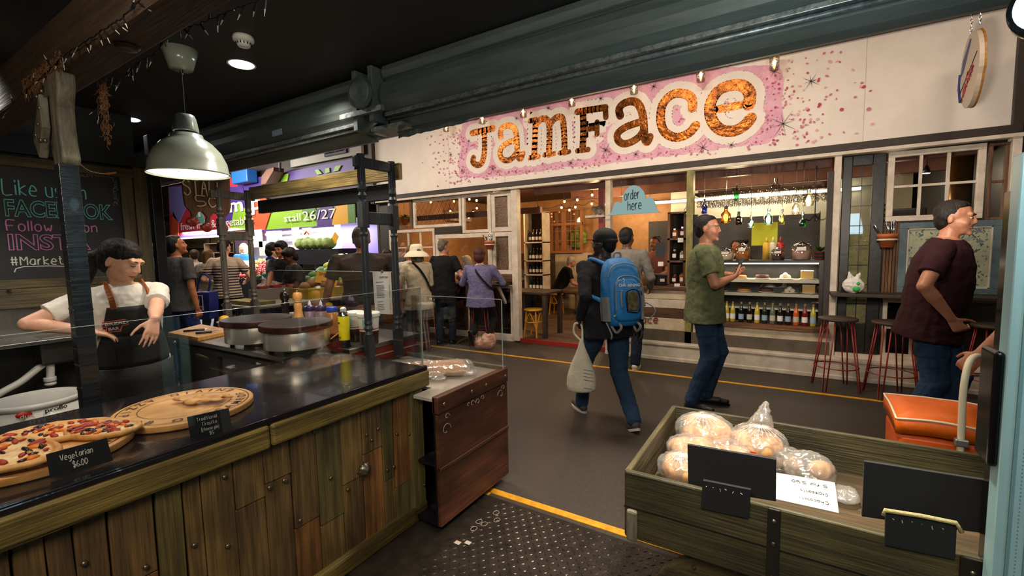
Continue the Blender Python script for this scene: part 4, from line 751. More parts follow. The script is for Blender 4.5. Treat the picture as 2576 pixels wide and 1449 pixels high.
th = math.atan2(-p.y, -p.x); zz = at(75, 1040, x=p.x+r).z-.022
MB().ell((p.x+r*.95*cos(th-.22), p.y+r*.95*sin(th-.22), zz+.015), (.012, .055, .022)).build('red_oval_badge', mat('badge_red', '#b01818', .4), t, W=True, smooth=True)
onbucket('lettering', 'proflo', th+.12, zz+.004, .026, ink, .5)
q = V((p.x+r*cos(th-.22), p.y+r*sin(th-.22), zz)); typeset('lettering', 'dux', q+V((.022, -.035, .0)), (sin(-th+.22), cos(th-.22), 0), (0, 0, 1), .026, whitep, t, width=.065, bold=.02)
# ================= barrow with bread =================
cwd = wood('barrow_board', '#4d472a', '#2e2a1a', '#645c38', 'x', r=.5); cwy = wood('barrow_board_y', '#5a5030', '#332d1b', '#6f6440', 'y')
cx0_, cx1_, cy0_, cy1_, cb, ct = -.51, .95, 1.60, 2.42, .40, .66
t = thing('wooden_barrow', 'olive painted wooden barrow with iron straps holding bagged bread, right foreground', 'barrow', (.2, 2.0, 0))
MB().box(cx0_, cx1_, cy0_, cy0_+.025, cb, ct).build('front_board', cwd, t, W=True, bevel=.006); MB().box(cx0_, cx1_, cy1_-.02, cy1_, cb, ct).build('back_board', cwd, t, W=True, bevel=.004)
MB().box(cx0_-.004, cx0_+.018, cy0_+.01, cy1_, cb, ct-.002).build('end_board', cwy, t, W=True, bevel=.004); MB().box(cx0_+.02, cx1_, cy0_+.02, cy1_-.02, cb+.06, cb+.08).build('tray_floor', wood('tray_board', '#57462c', '#3a2f1e', '#6a5638', 'x'), t, W=True)
MB().box(cx0_-.002, cx1_, cy0_-.003, cy0_, cb+.12, cb+.124).build('board_seam', blackp, t, W=True)
for x_, z0, z1, w_ in ((at(1946, 1340, y=1.59).x, cb-.01, ct-.0, .036), (at(2450, 1400, y=1.59).x, cb-.01, ct, .05)):
    MB().box(x_-w_/2, x_+w_/2, cy0_-.012, cy0_, z0, z1).build('iron_strap', mat('strap_iron', '#2f2c28', .45, .5), t, W=True, bevel=.003)
    for z_ in (z0+.04, (z0+z1)/2+.02, z1-.04): MB().ell((x_, cy0_-.013, z_), (.008, .005, .008), n=8, k=5).build('bolt', boltm, t, W=True, smooth=True)
x_ = at(1590, 1310, y=1.59).x; MB().box(x_-.02, x_+.02, cy0_-.022, cy0_, cb, cb+.12).build('grey_cleat', grw, t, W=True, bevel=.008)
wx = at(1850, 1449, y=1.66).x
MB().lathe([(.30, -.02), (.31, -.015), (.31, .015), (.30, .02), (.27, .012), (.2, .01)], (wx, 1.68, .085), n=56, ax=(0, -1, 0)).build('wheel', cwd, t, W=True, smooth=True, bevel=.003)
for j in range(12): a = 2*pi*j/12; MB().ell((wx+.275*cos(a), 1.66, .085+.275*sin(a)), (.008, .005, .008), n=8, k=5).build('bolt', boltm, t, W=True)
MB().box(-.3, .7, 1.75, 1.9, .0, cb).build('base_frame', ironm, t, W=True)
def slab(name, label, cs, y, m_, th=.012, cat='sign'):
    P = [at(a, b, y=y) for a, b in cs]; t = thing(name, label, cat, (P[2]+P[3])/2); n = V((0, th, 0))
    MB().add(P+[p+n for p in P], [(0, 1, 2, 3), (7, 6, 5, 4), (0, 4, 5, 1), (1, 5, 6, 2), (2, 6, 7, 3), (3, 7, 4, 0)]).build('panel', m_, t, W=True, bevel=.0015); return t, P
bl2 = mat('blackboard', '#14161a', .6, c2='#1b1d22', s=6)
slab('blank_blackboard', 'blank black board standing in the barrow in front of the bagged bread', [(1729, 1118), (1953, 1156), (1952, 1262), (1731, 1225)], 1.64, bl2)
t, P = slab('small_blackboard', 'small black board hooked on the barrow side left of the iron strap', [(1768, 1208), (1889, 1232), (1884, 1306), (1762, 1279)], 1.585, bl2)
slab('blank_blackboard', 'large blank black board standing in the barrow at the right', [(2174, 1160), (2500, 1211), (2496, 1345), (2168, 1300)], 1.64, bl2)
t, P2 = slab('small_blackboard', 'small black board with rope along its top edge on the right of the barrow', [(2228, 1285), (2408, 1320), (2403, 1409), (2226, 1372)], 1.585, bl2)
rp = mat('rope', '#a39a6b', .8, b=.4, bs=200); MB().tube([P2[0]+V((-.005, -.006, -.012)), P2[0]+V((-.003, -.006, .004)), P2[0]*.5+P2[1]*.5+V((0, -.006, .008)), P2[1]+V((-.004, -.006, .007)), P2[1]+V((.008, -.006, -.015))], .006, 8).build('rope', rp, t, W=True, smooth=True)
mb = MB(); rnd = random.Random(3)
for P_ in (P, P2):
    for j in range(6): a = P_[0]+(P_[1]-P_[0])*(.1+.14*j)+(P_[3]-P_[0])*.17+V((0, -.002, 0)); mb.tube([a, a+V((rnd.uniform(-.006, .006), 0, rnd.uniform(-.01, .004)))], .0008, 4)
mb.build('chalk_traces', chalk, t, W=True)
P = [at(*q, z=.565) for q in ((1952, 1192), (2098, 1214), (2108, 1292), (1953, 1256))]; P = [V((p.x, p.y, z)) for p, z in zip(P, (.60, .60, .565, .565))]
P = [at(1952, 1190, y=1.83), at(2100, 1215, y=1.83), at(2110, 1291, y=1.655), at(1952, 1256, y=1.655)]
t = thing('price_sheet', 'white handwritten price sheet lying upside down on the bread in the barrow', 'price sheet', (P[2]+P[3])/2); n = V((0, .0, .0015)); MB().add(P+[p+n for p in P], [(3, 2, 1, 0), (4, 5, 6, 7), (0, 1, 5, 4), (1, 2, 6, 5), (2, 3, 7, 6), (3, 0, 4, 7)]).build('sheet', mat('paper2', '#e6e2da', .6), t, W=True)
R_ = P[0]-P[1]; U_ = P[2]-P[1]
for tx, u, v, w_ in (('Chocolate', .14, .82, .5), ('Croissants', .14, .55, .45), ('5 for 5.50', .14, .25, .6)): write('lettering', tx, P[1]+R_*u+U_*(v-.08)+V((0, 0, .003)), R_, U_, .015, ink, t, r=.0009, width=(R_.length*w_))
roll = mat('bread_roll', '#dfae78', .5, c2='#c68c54', s=7, b=.25, bs=25, sss=.08, c3='#f0d6ae')
def bag(c, r, label, seed, tuft=None, rolls=6):
    rnd = random.Random(seed); t = thing('bread_bag', label, 'bag of bread', (c[0], c[1], c[2]-r[2])); c = V(c)
    for k in range(rolls):
        a = 2*pi*k/rolls+rnd.random(); q = c+V((r[0]*.46*cos(a), r[1]*.48*sin(a), rnd.uniform(-.2, .1)*r[2])); s = min(r[0], r[1])*.5
        MB().ell((0, 0, 0), (s*1.15, s*.85, min(s*.85, r[2]*.8)), M=Matrix.Translation(q) @ Matrix.Rotation(rnd.uniform(0, 3), 4, 'Z'), n=18, k=10).build('bread_roll', roll, t, W=True, smooth=True)
    mb = MB(); mb.ell(c, r, n=32, k=18)
    if tuft: tp = c+V(tuft); mb.cap(c+V((tuft[0]*.3, tuft[1]*.3, r[2]*.75)), tp, .08 if tuft[2] > .1 else .03, .012, 14)
    mb.build('plastic_bag', plast, t, W=True, rem=.007, sm=3, disp=(.016, .025))
    if tuft:
        mb = MB(); kx = c+V((tuft[0]*.4, tuft[1]*.4, r[2]*.92))
        for j in range(22): a = 2*pi*j/22; mb.tube([kx, kx+V((cos(a)*r[0]*.35, sin(a)*r[1]*.35, -.006)), kx+V((cos(a)*r[0]*.75, sin(a)*r[1]*.75, -.035))], [.0022, .0015, .0006], 4)
        mb.build('bag_creases', mat('crease', '#efe6da', .4), t, W=True)
    return t
def bagat(x, y, z, rx, ry, rz, label, seed, tuft=None, rolls=8): p = at(x, y, z=z); p.x = max(p.x, -.475+rx); return bag((p.x, p.y, z), (rx, ry, rz), label, seed, tuft, rolls)
bagat(1745, 1078, .60, 0.141, 0.124, 0.083, 'bag of bread rolls with a white knot, at the far left corner of the barrow', 1, (-.02, 0, .03))
bagat(1695, 1122, .57, 0.113, 0.102, 0.066, 'bag of bread rolls in the middle of the left row', 2)
bagat(1665, 1165, .555, 0.102, 0.090, 0.066, 'bag of rolls with a white knot, nearest the barrow front corner', 3, (.0, 0, .045))
bagat(1720, 1180, .54, 0.102, 0.068, 0.061, 'flat bag of yellowish rolls partly behind the blank board', 4)
bagat(1905, 1118, .58, 0.130, 0.113, 0.094, 'bag of bread rolls with a tall twisted plastic top', 5, (.03, .03, .19))
bagat(1830, 1140, .55, 0.113, 0.090, 0.066, 'bag of rolls just behind the left blank board', 6)
bagat(1975, 1160, .54, 0.079, 0.079, 0.066, 'bag holding one dark roll, right of the twisted bag', 7, None, 2)
bagat(2035, 1182, .555, 0.096, 0.090, 0.077, 'single round bagged loaf at the right end of the bread', 8, None, 1)
one('plastic_scrap', 'empty crumpled clear bag lying right of the price sheet', 'plastic bag', MB().ell(at(2125, 1255, z=.49)+V((0, 0, .02)), (.05, .07, .02), n=18, k=8), plast, rem=.006, disp=(.02, .02))
one('orange_tag', 'orange bag tag on the bread bag behind the blank board', 'tag', MB().cbox(at(1895, 1138, y=1.83), (.02, .006, .006)), mat('tag_orange', '#d4491a', .5))
# ================= shopping trolley, fridge at the right edge =================
orn = mat('orange_canvas', '#e0670c', .55, c2='#c95806', s=6, b=.2, bs=50); pip = mat('piping_white', '#d8ccb0', .5)
P = [at(*q, y=yv) for q, yv in (((2257, 1062), 2.62), ((2312, 1010), 2.95), ((2478, 1046), 2.95), ((2416, 1112), 2.62))]; zt = .70
P = [V((.43, 2.6, .70)), V((.43, 2.93, .72)), V((.78, 2.93, .72)), V((.74, 2.6, .70))]
t = thing('shopping_trolley', 'bright orange shopping trolley bag with white piping and a bent white handle', 'trolley', (.6, 2.76, 0))
MB().loft([[V((p.x*s+.6*(1-s), p.y*s+2.76*(1-s), z)) for p in P] for s, z in ((.86, .1), (.93, .4), (.95, .63))]).build('bag_body', mat('orange_dark', '#c04c06', .6, b=.2, bs=40), t, W=True, bevel=.02)
lid = []
for i in range(4):
    a, b = P[i], P[(i+1) % 4]
    for j in range(8): u = j/8; q = a+(b-a)*u; lid.append(V((q.x, q.y, q.z+.01*sin(pi*u)+.006*noise.noise(q*9))))
ctr = sum(lid, V())/len(lid); MB().loft([[V((q.x, q.y, q.z-.07)) for q in lid], lid, [ctr+(q-ctr)*.55+V((0, 0, .018)) for q in lid]]).build('lid_flap', orn, t, W=True, smooth=True)
MB().tube(lid+[lid[0]], .005, 6).build('piping', pip, t, W=True, smooth=True)
h1 = [at(2417, 1112, y=2.58), at(2422, 1000, y=2.58), at(2430, 940, y=2.6), at(2440, 908, y=2.65), at(2456, 896, y=2.72), at(2470, 905, y=2.8), at(2476, 950, y=2.85), at(2478, 1040, y=2.88)]
MB().tube(smoothp([h1[0]-V((0, 0, .25))]+h1+[h1[-1]-V((0, 0, .4))], 5), .0125, 14).build('handle', pip, t, W=True, smooth=True)
for q in (h1[0], h1[-1]): MB().cbox(q+V((0, -.005, .0)), (.045, .03, .03)).build('clamp', mat('clamp', '#a9a69e', .3, .7), t, W=True, bevel=.004)
MB().cap(at(2462, 1035, y=2.8), at(2466, 1008, y=2.8), .01, .007, 8).build('lever', mat('lever_red', '#a8401c', .5), t, W=True, smooth=True)
for x_ in (.45, .75): MB().cyl((x_-.015, 2.95, .06), (x_+.015, 2.95, .06), .06, n=20).build('wheel', ironm, t, W=True)
pan = mat('pale_blue_plastic', '#8fb4bc', .35, c2='#84a8b0', s=3)
t = thing('glass_door_fridge', 'pale blue door edge and black trim of a drinks fridge at the far right', 'fridge', (.75, 1.52, 0))
MB().box(.44, .80, 1.49, 1.55, .2, 1.70).build('door_frame', pan, t, W=True, bevel=.006)
MB().box(.460, .466, 1.484, 1.49, .2, 1.70).box(.49, .493, 1.486, 1.49, .2, 1.70).build('door_seal', mat('seal', '#5f8890', .5), t, W=True)
mb = MB()
for i in range(150): mb.cbox((.478, 1.4895, .25+i*.0095), (.002, .002, .003))
mb.build('seal_dots', mat('seal', '#5f8890', .5), t, W=True)
MB().box(.45, .47, 1.56, 1.62, .2, 1.62).build('black_trim', mat('fridge_black', '#0c0d10', .15), t, W=True, bevel=.004)
MB().box(.462, .80, 1.56, 1.60, .2, 1.70).build('cabinet', mat('fridge_black', '#0c0d10', .15), t, W=True); MB().box(.422, .442, 1.5, 1.6, .95, 1.235).build('grip_handle', mat('fridge_black', '#0c0d10', .15), t, W=True, bevel=.01, segs=4)
q = at(2626, 25, y=1.5)
t = thing('round_lamp', 'round black-rimmed lamp glowing pale blue at the top right corner', 'lamp', q); q0 = q+V((.012, 0, .0))
MB().lathe([(.062, 0), (.066, .01), (.066, .04), (.06, .045)], q0, n=36, ax=(-.35, -1, 0)).build('rim', mat('fridge_black', '#0c0d10', .15), t, W=True, smooth=True); MB().lathe([(.056, .046), (.02, .05)], q0, n=32, ax=(-.35, -1, 0)).build('diffuser', emis('lamp_blue', (.6, .95, 1), 3), t, W=True, smooth=True)
# ================= shop front =================
YF = 6.2
def wx_(px_, py_, y=YF): p = at(px_, py_, y=y); return p.x, p.z
WN = [0]
def window(x0, x1, z0, z1, fw, m_, cols=1, rows=1, y=YF, pane=None, diag=0, bw_=.012, d=.05):
    WN[0] += 1; t = link('window_%d' % WN[0], None); t.location = ((x0+x1)/2, y, z0); t['kind'] = 'structure'
    MB().box(x0, x1, y-d/2, y+d/2, z0, z0+fw).box(x0, x1, y-d/2, y+d/2, z1-fw, z1).box(x0, x0+fw, y-d/2, y+d/2, z0+fw, z1-fw).box(x1-fw, x1, y-d/2, y+d/2, z0+fw, z1-fw).build('window_frame', m_, t, W=True, bevel=.004)
    a0, a1, b0, b1 = x0+fw, x1-fw, z0+fw, z1-fw; mb = MB(); n = 0
    for i in range(1, cols): x = a0+(a1-a0)*i/cols; mb.box(x-bw_, x+bw_, y-.015, y+.015, b0, b1); n = 1
    for i in range(1, rows): z = b0+(b1-b0)*i/rows; mb.box(a0, a1, y-.014, y+.014, z-bw_, z+bw_); n = 1
    if n: mb.build('glazing_bars', m_, t, W=True)
    if diag:
        mb = MB(); s = diag; k = -int((b1-b0)/s)-2; A = (a1-a0); B = (b1-b0)
        while k*s < A+B:
            for sg_ in (1, -1):
                u0 = k*s if sg_ == 1 else k*s-B*.6; pts = []
                u = u0; v = 0; v1 = B; uu0 = u; uu1 = u+sg_*B*.6
                lo, hi = (uu0, uu1)
                def clipv(uv): return uv
                t0, t1 = 0.0, 1.0; du = hi-lo
                if abs(du) > 1e-6:
                    ta, tb = (0-lo)/du, (A-lo)/du; ta, tb = min(ta, tb), max(ta, tb); t0, t1 = max(t0, ta), min(t1, tb)
                if t1 > t0: mb.cyl((a0+lo+du*t0, y-.004, b0+B*t0), (a0+lo+du*t1, y-.004, b0+B*t1), .003, n=4)
                if sg_ == -1:
                    lo2 = k*s; hi2 = lo2-B*.6; du = hi2-lo2; ta, tb = (0-lo2)/du, (A-lo2)/du; ta, tb = min(ta, tb), max(ta, tb); t0, t1 = max(0, ta), min(1, tb)
                    if t1 > t0: mb.cyl((a0+lo2+du*t0, y-.004, b0+B*t0), (a0+lo2+du*t1, y-.004, b0+B*t1), .003, n=4)
            k += 1
        mb.build('lead_lattice', ironm, t, W=True)
    MB().box(a0, a1, y-.002, y+.002, b0, b1).build('pane', pane or gl0, t, W=True); return t
tex = glass('textured_glass', tint=(.75, .62, .5), gl=.5, r=.25, haze=.12); texd = mat('ripple_glass', '#8a6f55', .15, .5, c2='#1d140e', s=70, b=1, bs=70)
window(-5.98, -4.85, 1.93, 2.45, .05, whitep, diag=.105); window(-4.83, -4.25, 1.80, 2.45, .05, whitep); window(-4.22, -3.83, 1.80, 2.44, .07, whitep, pane=texd); window(-4.22, -3.83, 1.10, 1.79, .07, whitep, pane=texd)
window(-6.5, -5.47, .96, 1.91, .05, whitep, 3, 3); window(-5.45, -4.24, 1.08, 1.79, .07, whitep)
tc = mat('terracotta', '#a8572c', .6)
mb = MB(); mb.box(-6.56, -6.5, 6.16, 6.24, .96, 2.46).box(-6.44, -5.99, 6.16, 6.2, 1.93, 1.98).box(-6.44, -5.99, 6.16, 6.2, 2.42, 2.46).box(-6.44, -6.38, 6.16, 6.2, 1.98, 2.42).box(-6.05, -5.99, 6.16, 6.2, 1.98, 2.42)
struct(mb.build('trim_11', brownw)); sbox('trim_12', -5.46, -4.86, 6.17, 6.25, 1.80, 1.92, darkb); sbox('trim_13', -6.56, -3.72, 6.18, 6.24, 2.45, 2.5, darkb)
sbox('trim_14', -4.24, -3.80, 6.17, 6.23, .98, 1.10, brownx); sbox('trim_15', -4.27, -4.22, 6.16, 6.24, .95, 2.45, whitep)
sbox('trim_16', -3.81, -3.70, 6.13, 6.25, .02, 2.455, whitep, bevel=.006); sbox('trim_17', -6.6, -6.55, 6.15, 6.25, 0, 2.46, whitep)
sbox('wall_front', -6.9, -6.6, 6.2, 6.26, 0, 2.46, darkb)
window(-4.75, -3.83, .06, .92, .05, whitep, 2, 1, pane=glass('dim_glass', tint=(.35, .33, .3), gl=.25)); window(-6.55, -4.8, .1, .92, .05, darkb, 3, 1, pane=glass('dim_glass'))
sbox('trim_18', -6.6, -3.8, 6.16, 6.24, 0, .1, whitep)
t = thing('bar_shelf', 'dark narrow bar shelf below the left windows with white triangular brackets', 'bar shelf', (-5.2, 6.0, .93)); MB().box(-6.62, -3.84, 5.86, 6.16, .93, .965).build('shelf_board', darkb, t, W=True, bevel=.006)
for x in (-3.95, -5.4): MB().prism([(0, 0), (.03, 0), (.22, .27), (.22, .30), (.19, .30), (0, .04)], (x, 6.17, .62), (0, -1, 0), (0, 0, 1), 0, .03).build('bracket', whitep, t, W=True)
ax_ = mat('ashtray', '#15110f', .3); one('ashtray', 'small dark dish on the right end of the left bar shelf', 'dish', MB().lathe([(.05, 0), (.06, .03), (.05, .03), (.04, .01)], (-3.98, 6.0, .966), n=20), ax_, smooth=True)
# fern, wall cutlery pot
def leafy(c, r, n_, m_, seed, name='foliage', par=None, up=.3, w=.012, hang=.5):
    mb = MB(); rnd = random.Random(seed)
    for k in range(n_):
        a = rnd.uniform(0, 2*pi); L = r*rnd.uniform(.6, 1.1); d = V((cos(a), sin(a), rnd.uniform(up, up+1))).normalized(); s = V((-d.y, d.x, 0)).normalized()*w; p0 = V(c); q = []
        for j in range(5): u = j/4; q.append(p0+d*L*u+V((0, 0, -hang*L*u*u)))
        for j in range(4): w0 = sin(pi*(j/4*.9+.05)); w1 = sin(pi*((j+1)/4*.9+.05)); mb.add([q[j]-s*w0, q[j]+s*w0, q[j+1]+s*w1, q[j+1]-s*w1], [(0, 1, 2, 3)])
    o = mb.build(name, m_, par, W=True) if par else mb.build(name, m_); return o
leafm = mat('leaf', '#4d6a2c', .5, c2='#33491d', s=12); X0, Z0 = wx_(1018, 555, 6.5)
t = thing('potted_fern', 'fern in a terracotta pot hanging in the far left window nook', 'potted plant', (X0, 6.5, Z0-.1)); MB().lathe([(.04, -.09), (.07, .04), (.08, .04), (.08, .06)], (X0, 6.5, Z0), n=18).build('pot', tc, t, W=True, smooth=True); MB().cyl((X0, 6.5, Z0+.05), (X0, 6.5, 2.7), .003, n=5).build('hanger', ironm, t, W=True)
leafy((X0, 6.5, Z0+.05), .2, 60, leafm, 4, par=t)
def wallpot(x, z, label):
    t = thing('cutlery_pot', label, 'pot', (x, 6.08, z)); MB().lathe([(.055, -.1), (.075, 0), (.085, 0), (.085, .04), (.07, .04)], (x, 6.06, z), n=20).build('pot', tc, t, W=True, smooth=True); MB().lathe([(.082, -.03), (.086, -.03), (.086, -.012)], (x, 6.06, z), n=20).build('white_band', whitep, t, W=True, smooth=True)
    rnd = random.Random(2)
    for j in range(5): a = rnd.uniform(-.05, .05); MB().cap((x+a, 6.06, z), (x+a*1.8-.03, 6.05+a*.3, z+.13+rnd.random()*.04), .006, .012, 6).build('cutlery', chrome, t, W=True, smooth=True)
a, b = wx_(2232, 598, 6.06); wallpot(a, b, 'terracotta pot of cutlery fixed to the wooden panel on the right'); a, b = wx_(1232, 612, 6.06); wallpot(a, b, 'terracotta pot of cutlery fixed to the white window frame above the lilac blouse')
# right side: posts, door, windows, art panel
sbox('trim_19', .385, .445, 6.12, 6.25, .0, 2.46, whitep, bevel=.005); sbox('trim_20', 1.735, 1.80, 6.12, 6.25, 0, 2.46, whitep, bevel=.005)
bf = mat('door_black', '#17140f', .4, b=.15, bs=20)
t = link('door_1', None); t.location = (.62, 6.2, 0); t['kind'] = 'structure'
MB().box(.46, .545, 6.17, 6.22, .25, 2.44).box(.72, .83, 6.17, 6.22, .25, 2.44).box(.545, .72, 6.17, 6.22, 2.33, 2.44).box(.545, .72, 6.17, 6.22, .25, .62).build('door_frame', bf, t, W=True, bevel=.006)
mb = MB()
for i in range(1, 8): z = .62+1.71*i/8; mb.box(.545, .72, 6.185, 6.2, z-.004, z+.004)
mb.box(.628, .634, 6.185, 6.2, .62, 2.33).build('leading', ironm, t, W=True); MB().box(.545, .72, 6.196, 6.2, .62, 2.33).build('pane', gl0, t, W=True); MB().box(.548, .718, 6.22, 6.225, .62, 1.62).build('wallpaper_panel', mat('mottled_yellow', '#9a9360', .7, c2='#6f6f40', s=25), t, W=True)
window(.845, 1.58, 1.72, 2.44, .055, whitep, 3, 2); window(1.6, 1.735, 1.70, 2.43, .025, brownw, 1, 2)
MB2 = MB(); 
for i in range(5): MB2.box(.84+i*.024*1.1, .862+i*.024*1.1, 6.18, 6.21, .95, 1.71)
struct(MB2.build('trim_21', brownw, bevel=.002)); sbox('wall_right', .84, 1.76, 6.22, 6.26, .25, 1.72, darkb)
t = thing('art_panel', 'framed blue and cream floral fabric panel behind the man in the maroon shirt', 'picture', (1.35, 6.2, .97)); bl = mat('frame_blue', '#3f5462', .5, c2='#5c6a6c', s=9, b=.2)
MB().box(.965, 1.73, 6.17, 6.21, .97, 1.03).box(.965, 1.73, 6.17, 6.21, 1.64, 1.70).box(.965, 1.03, 6.17, 6.21, 1.03, 1.64).box(1.66, 1.73, 6.17, 6.21, 1.03, 1.64).build('frame', bl, t, W=True, bevel=.004)
MB().box(1.03, 1.66, 6.175, 6.185, 1.03, 1.04).box(1.03, 1.66, 6.175, 6.185, 1.63, 1.64).box(1.03, 1.04, 6.175, 6.185, 1.03, 1.64).box(1.65, 1.66, 6.175, 6.185, 1.03, 1.64).build('inner_slip', whitep, t, W=True)
MB().box(1.03, 1.66, 6.19, 6.2, 1.03, 1.64).build('fabric', mat('print_cream', '#a9a98c', .6, c2='#8f937a', s=5), t, W=True)
mb = MB(); rnd = random.Random(12); fm = [mat('print_blue', '#3d5468', .7), mat('print_teal', '#3f5f50', .7), mat('print_navy', '#2a2c58', .7), mat('print_pale', '#74848a', .7)]
for k in range(330):
    x = rnd.uniform(1.05, 1.64); z = rnd.uniform(1.05, 1.62); s = rnd.uniform(.004, .012); mb.cur = rnd.choice((0, 0, 3, 1)); a = rnd.uniform(0, 3); yy_ = 6.1895-k*2e-6
    if k % 24 == 0:
        for j in range(7): b = a+j*.9; L = rnd.uniform(.02, .045); mb.add([(x, yy_, z), (x+L*.5*cos(b-.3), yy_, z+L*.5*sin(b-.3)), (x+L*cos(b), yy_, z+L*sin(b)), (x+L*.5*cos(b+.3), yy_, z+L*.5*sin(b+.3))], [(0, 1, 2, 3)])
    else: mb.add([(x+s*1.6*cos(c)*cos(a)-s*.7*sin(c)*sin(a), yy_, z+s*1.6*cos(c)*sin(a)+s*.7*sin(c)*cos(a)) for c in [2*pi*j/7 for j in range(7)]], [tuple(range(7))])
mb.build('floral_print', fm, t, W=True)
t = thing('bar_shelf', 'dark bar shelf running along the right of the shop front', 'bar shelf', (1.1, 6.0, .93)); MB().box(.38, 1.76, 5.84, 6.16, .935, .97).build('shelf_board', darkb, t, W=True, bevel=.006)
window(.86, 1.35, .27, .9, .04, whitep, 2, 2, pane=glass('dim_glass'))
a, b = wx_(2146, 735, 5.98); t = thing('plastic_bag', 'white plastic bag with a green leaf print standing on the right bar shelf', 'plastic bag', (a, 5.98, .971))
MB().ell((a, 5.98, 1.05), (.1, .06, .085)).cap((a-.02, 5.98, 1.1), (a-.04, 5.98, 1.19), .045, .012).cap((a+.02, 5.98, 1.1), (a+.05, 5.98, 1.18), .04, .012).build('bag', mat('bag_white', '#c9c5bc', .4, sss=.1), t, W=True, rem=.008, sm=2, disp=(.02, .03))
MB().ell((a+.02, 5.915, 1.02), (.032, .01, .028)).ell((a+.035, 5.925, 1.075), (.016, .01, .018)).build('green_print', mat('print_green', '#2f9a3c', .5), t, W=True)
# plinth
struct(MB().box(-2.2, 1.75, 6.0, 6.2, 0, .235).box(-2.2, 1.75, 5.985, 6.2, .2, .24).box(-2.2, 1.75, 5.99, 6.2, 0, .05).build('baseboard_front', whitep, bevel=.008))
sbox('trim_22', -2.2, .4, 6.1, 6.2, .24, .39, mat('grey_band', '#5d5346', .5, c2='#4a4237', s=6)); sbox('trim_23', .45, 1.75, 6.12, 6.2, .24, .28, whitep)
# order counter
t = thing('order_counter', 'order counter clad in cream, white and brown boards', 'counter', (-1.65, 6.2, .39))
for z0, z1, m_ in ((.39, .55, cream), (.555, .68, brownx), (.685, .80, whitep), (.805, .93, cream)): MB().box(-2.2, -1.14, 6.12, 6.16, z0, z1).build('cladding_board', m_, t, W=True, bevel=.003)
MB().box(-2.2, -1.1, 6.08, 6.7, .93, .965).build('worktop', brownx, t, W=True, bevel=.004); MB().box(-2.2, -1.1, 6.16, 6.6, .39, .93).build('carcass', darkb, t, W=True)
q = at(1615, 822, y=6.11); write('lettering', 'Jam Face', q-V((.42, 0, 0)), (1, 0, .12), (-.12, 0, 1), .1, mat('script_red', '#8e1a1a', .6), t, r=.006, width=.66, slant=.15)
ygp = mat('olive_post', '#8b8246', .5, c2='#5f5a30', s=7); sbox('trim_24', -1.15, -1.07, 6.1, 6.22, .24, 2.46, ygp); sbox('trim_25', -2.24, -2.17, 6.13, 6.24, .05, 2.46, cream); sbox('trim_26', -1.07, -1.02, 6.12, 6.2, .24, 1.9, bf)
# cloud sign
X1, X2, Zb, Zt = at(1522, 541, y=6.06).x, at(1664, 535, y=6.06).x, at(1600, 538, y=6.06).z, at(1597, 466, y=6.06).z; w = X2-X1; h = Zt-Zb; cl = mat('cloud_blue', '#6f98a6', .5)
pts = [(0, 0), (.06, .02), (.12, .1), (.15, .3), (.19, .45), (.24, .48), (.29, .42), (.31, .42), (.32, .6), (.37, .84), (.45, .98), (.53, 1.0), (.62, .94), (.70, .76), (.73, .56), (.735, .5), (.79, .57), (.85, .52), (.89, .34), (.92, .12), (.96, .04), (1, 0)]
t = thing('order_sign', 'blue cloud-shaped sign reading order here hanging above the order counter', 'sign', ((X1+X2)/2, 6.07, Zb)); MB().prism([(a*w, b*h) for a, b in pts], (X1, 6.08, Zb), (1, 0, 0), (0, 0, 1), 0, .02).build('board', cl, t, W=True)
write('lettering', 'order', (X1+w*.36, 6.058, Zb+h*.5), (1, 0, .07), (0, 0, 1), h*.33, ironm, t, r=.0045, width=w*.28); write('lettering', 'here', (X1+w*.42, 6.058, Zb+h*.14), (1, 0, .07), (0, 0, 1), h*.32, ironm, t, r=.0045, width=w*.26)
MB().cyl((X1+w*.3, 6.07, Zb+h*.5), (X1+w*.3, 6.07, 2.46), .002, n=4).cyl((X1+w*.8, 6.07, Zb+h*.5), (X1+w*.8, 6.07, 2.46), .002, n=4).build('chain', chrome, t, W=True)
# counter shelving with jars
def px3(x, y, yy_): p = at(x, y, y=yy_); return p
def shelfcase(x0, x1, zs, y0, y1, label, name='shelf_unit', m_=None):
    m_ = m_ or brownw; t = thing(name, label, 'shelf', ((x0+x1)/2, (y0+y1)/2, zs[0])); MB().box(x0, x0+.03, y0, y1, zs[0], zs[-1]).box(x1-.03, x1, y0, y1, zs[0], zs[-1]).build('upright', m_, t, W=True); MB().box(x0, x1, y1-.01, y1, zs[0], zs[-1]).build('back_board', darkb, t, W=True)
    for z in zs: MB().box(x0, x1, y0, y1, z-.012, z+.012).build('shelf', m_, t, W=True)
    return t
A = at(1680, 722, y=6.35); B = at(1728, 545, y=6.35); zs = [.98, 1.30, 1.60, 1.95]; shelfcase(A.x, B.x, zs, 6.3, 6.55, 'open wooden shelf unit of jam jars at the right end of the order counter')
jm = [mat('jam_red', '#4a1512', .15), mat('jam_dark', '#1f120d', .15), mat('jam_amber', '#7a4214', .15), mat('jar_clear', '#6c5f50', .15)]
def jar(x, y, z, r, h, c, label, grp, lid=None):
    t = thing('jam_jar', label, 'jar', (x, y, z), group=grp); MB().lathe([(r*.9, 0), (r, .01), (r, h*.8), (r*.75, h*.88)], (x, y, z), n=16).build('jar', jm[c], t, W=True, smooth=True)
    MB().lathe([(r*.85, h*.87), (r*.85, h)], (x, y, z), n=16).build('lid', lid or chrome, t, W=True); MB().box(x-r*.6, x+r*.6, y-r*1.03, y-r*.95, z+h*.25, z+h*.6).build('paper_label', mat('paper', '#cfcdc8', .6), t, W=True)
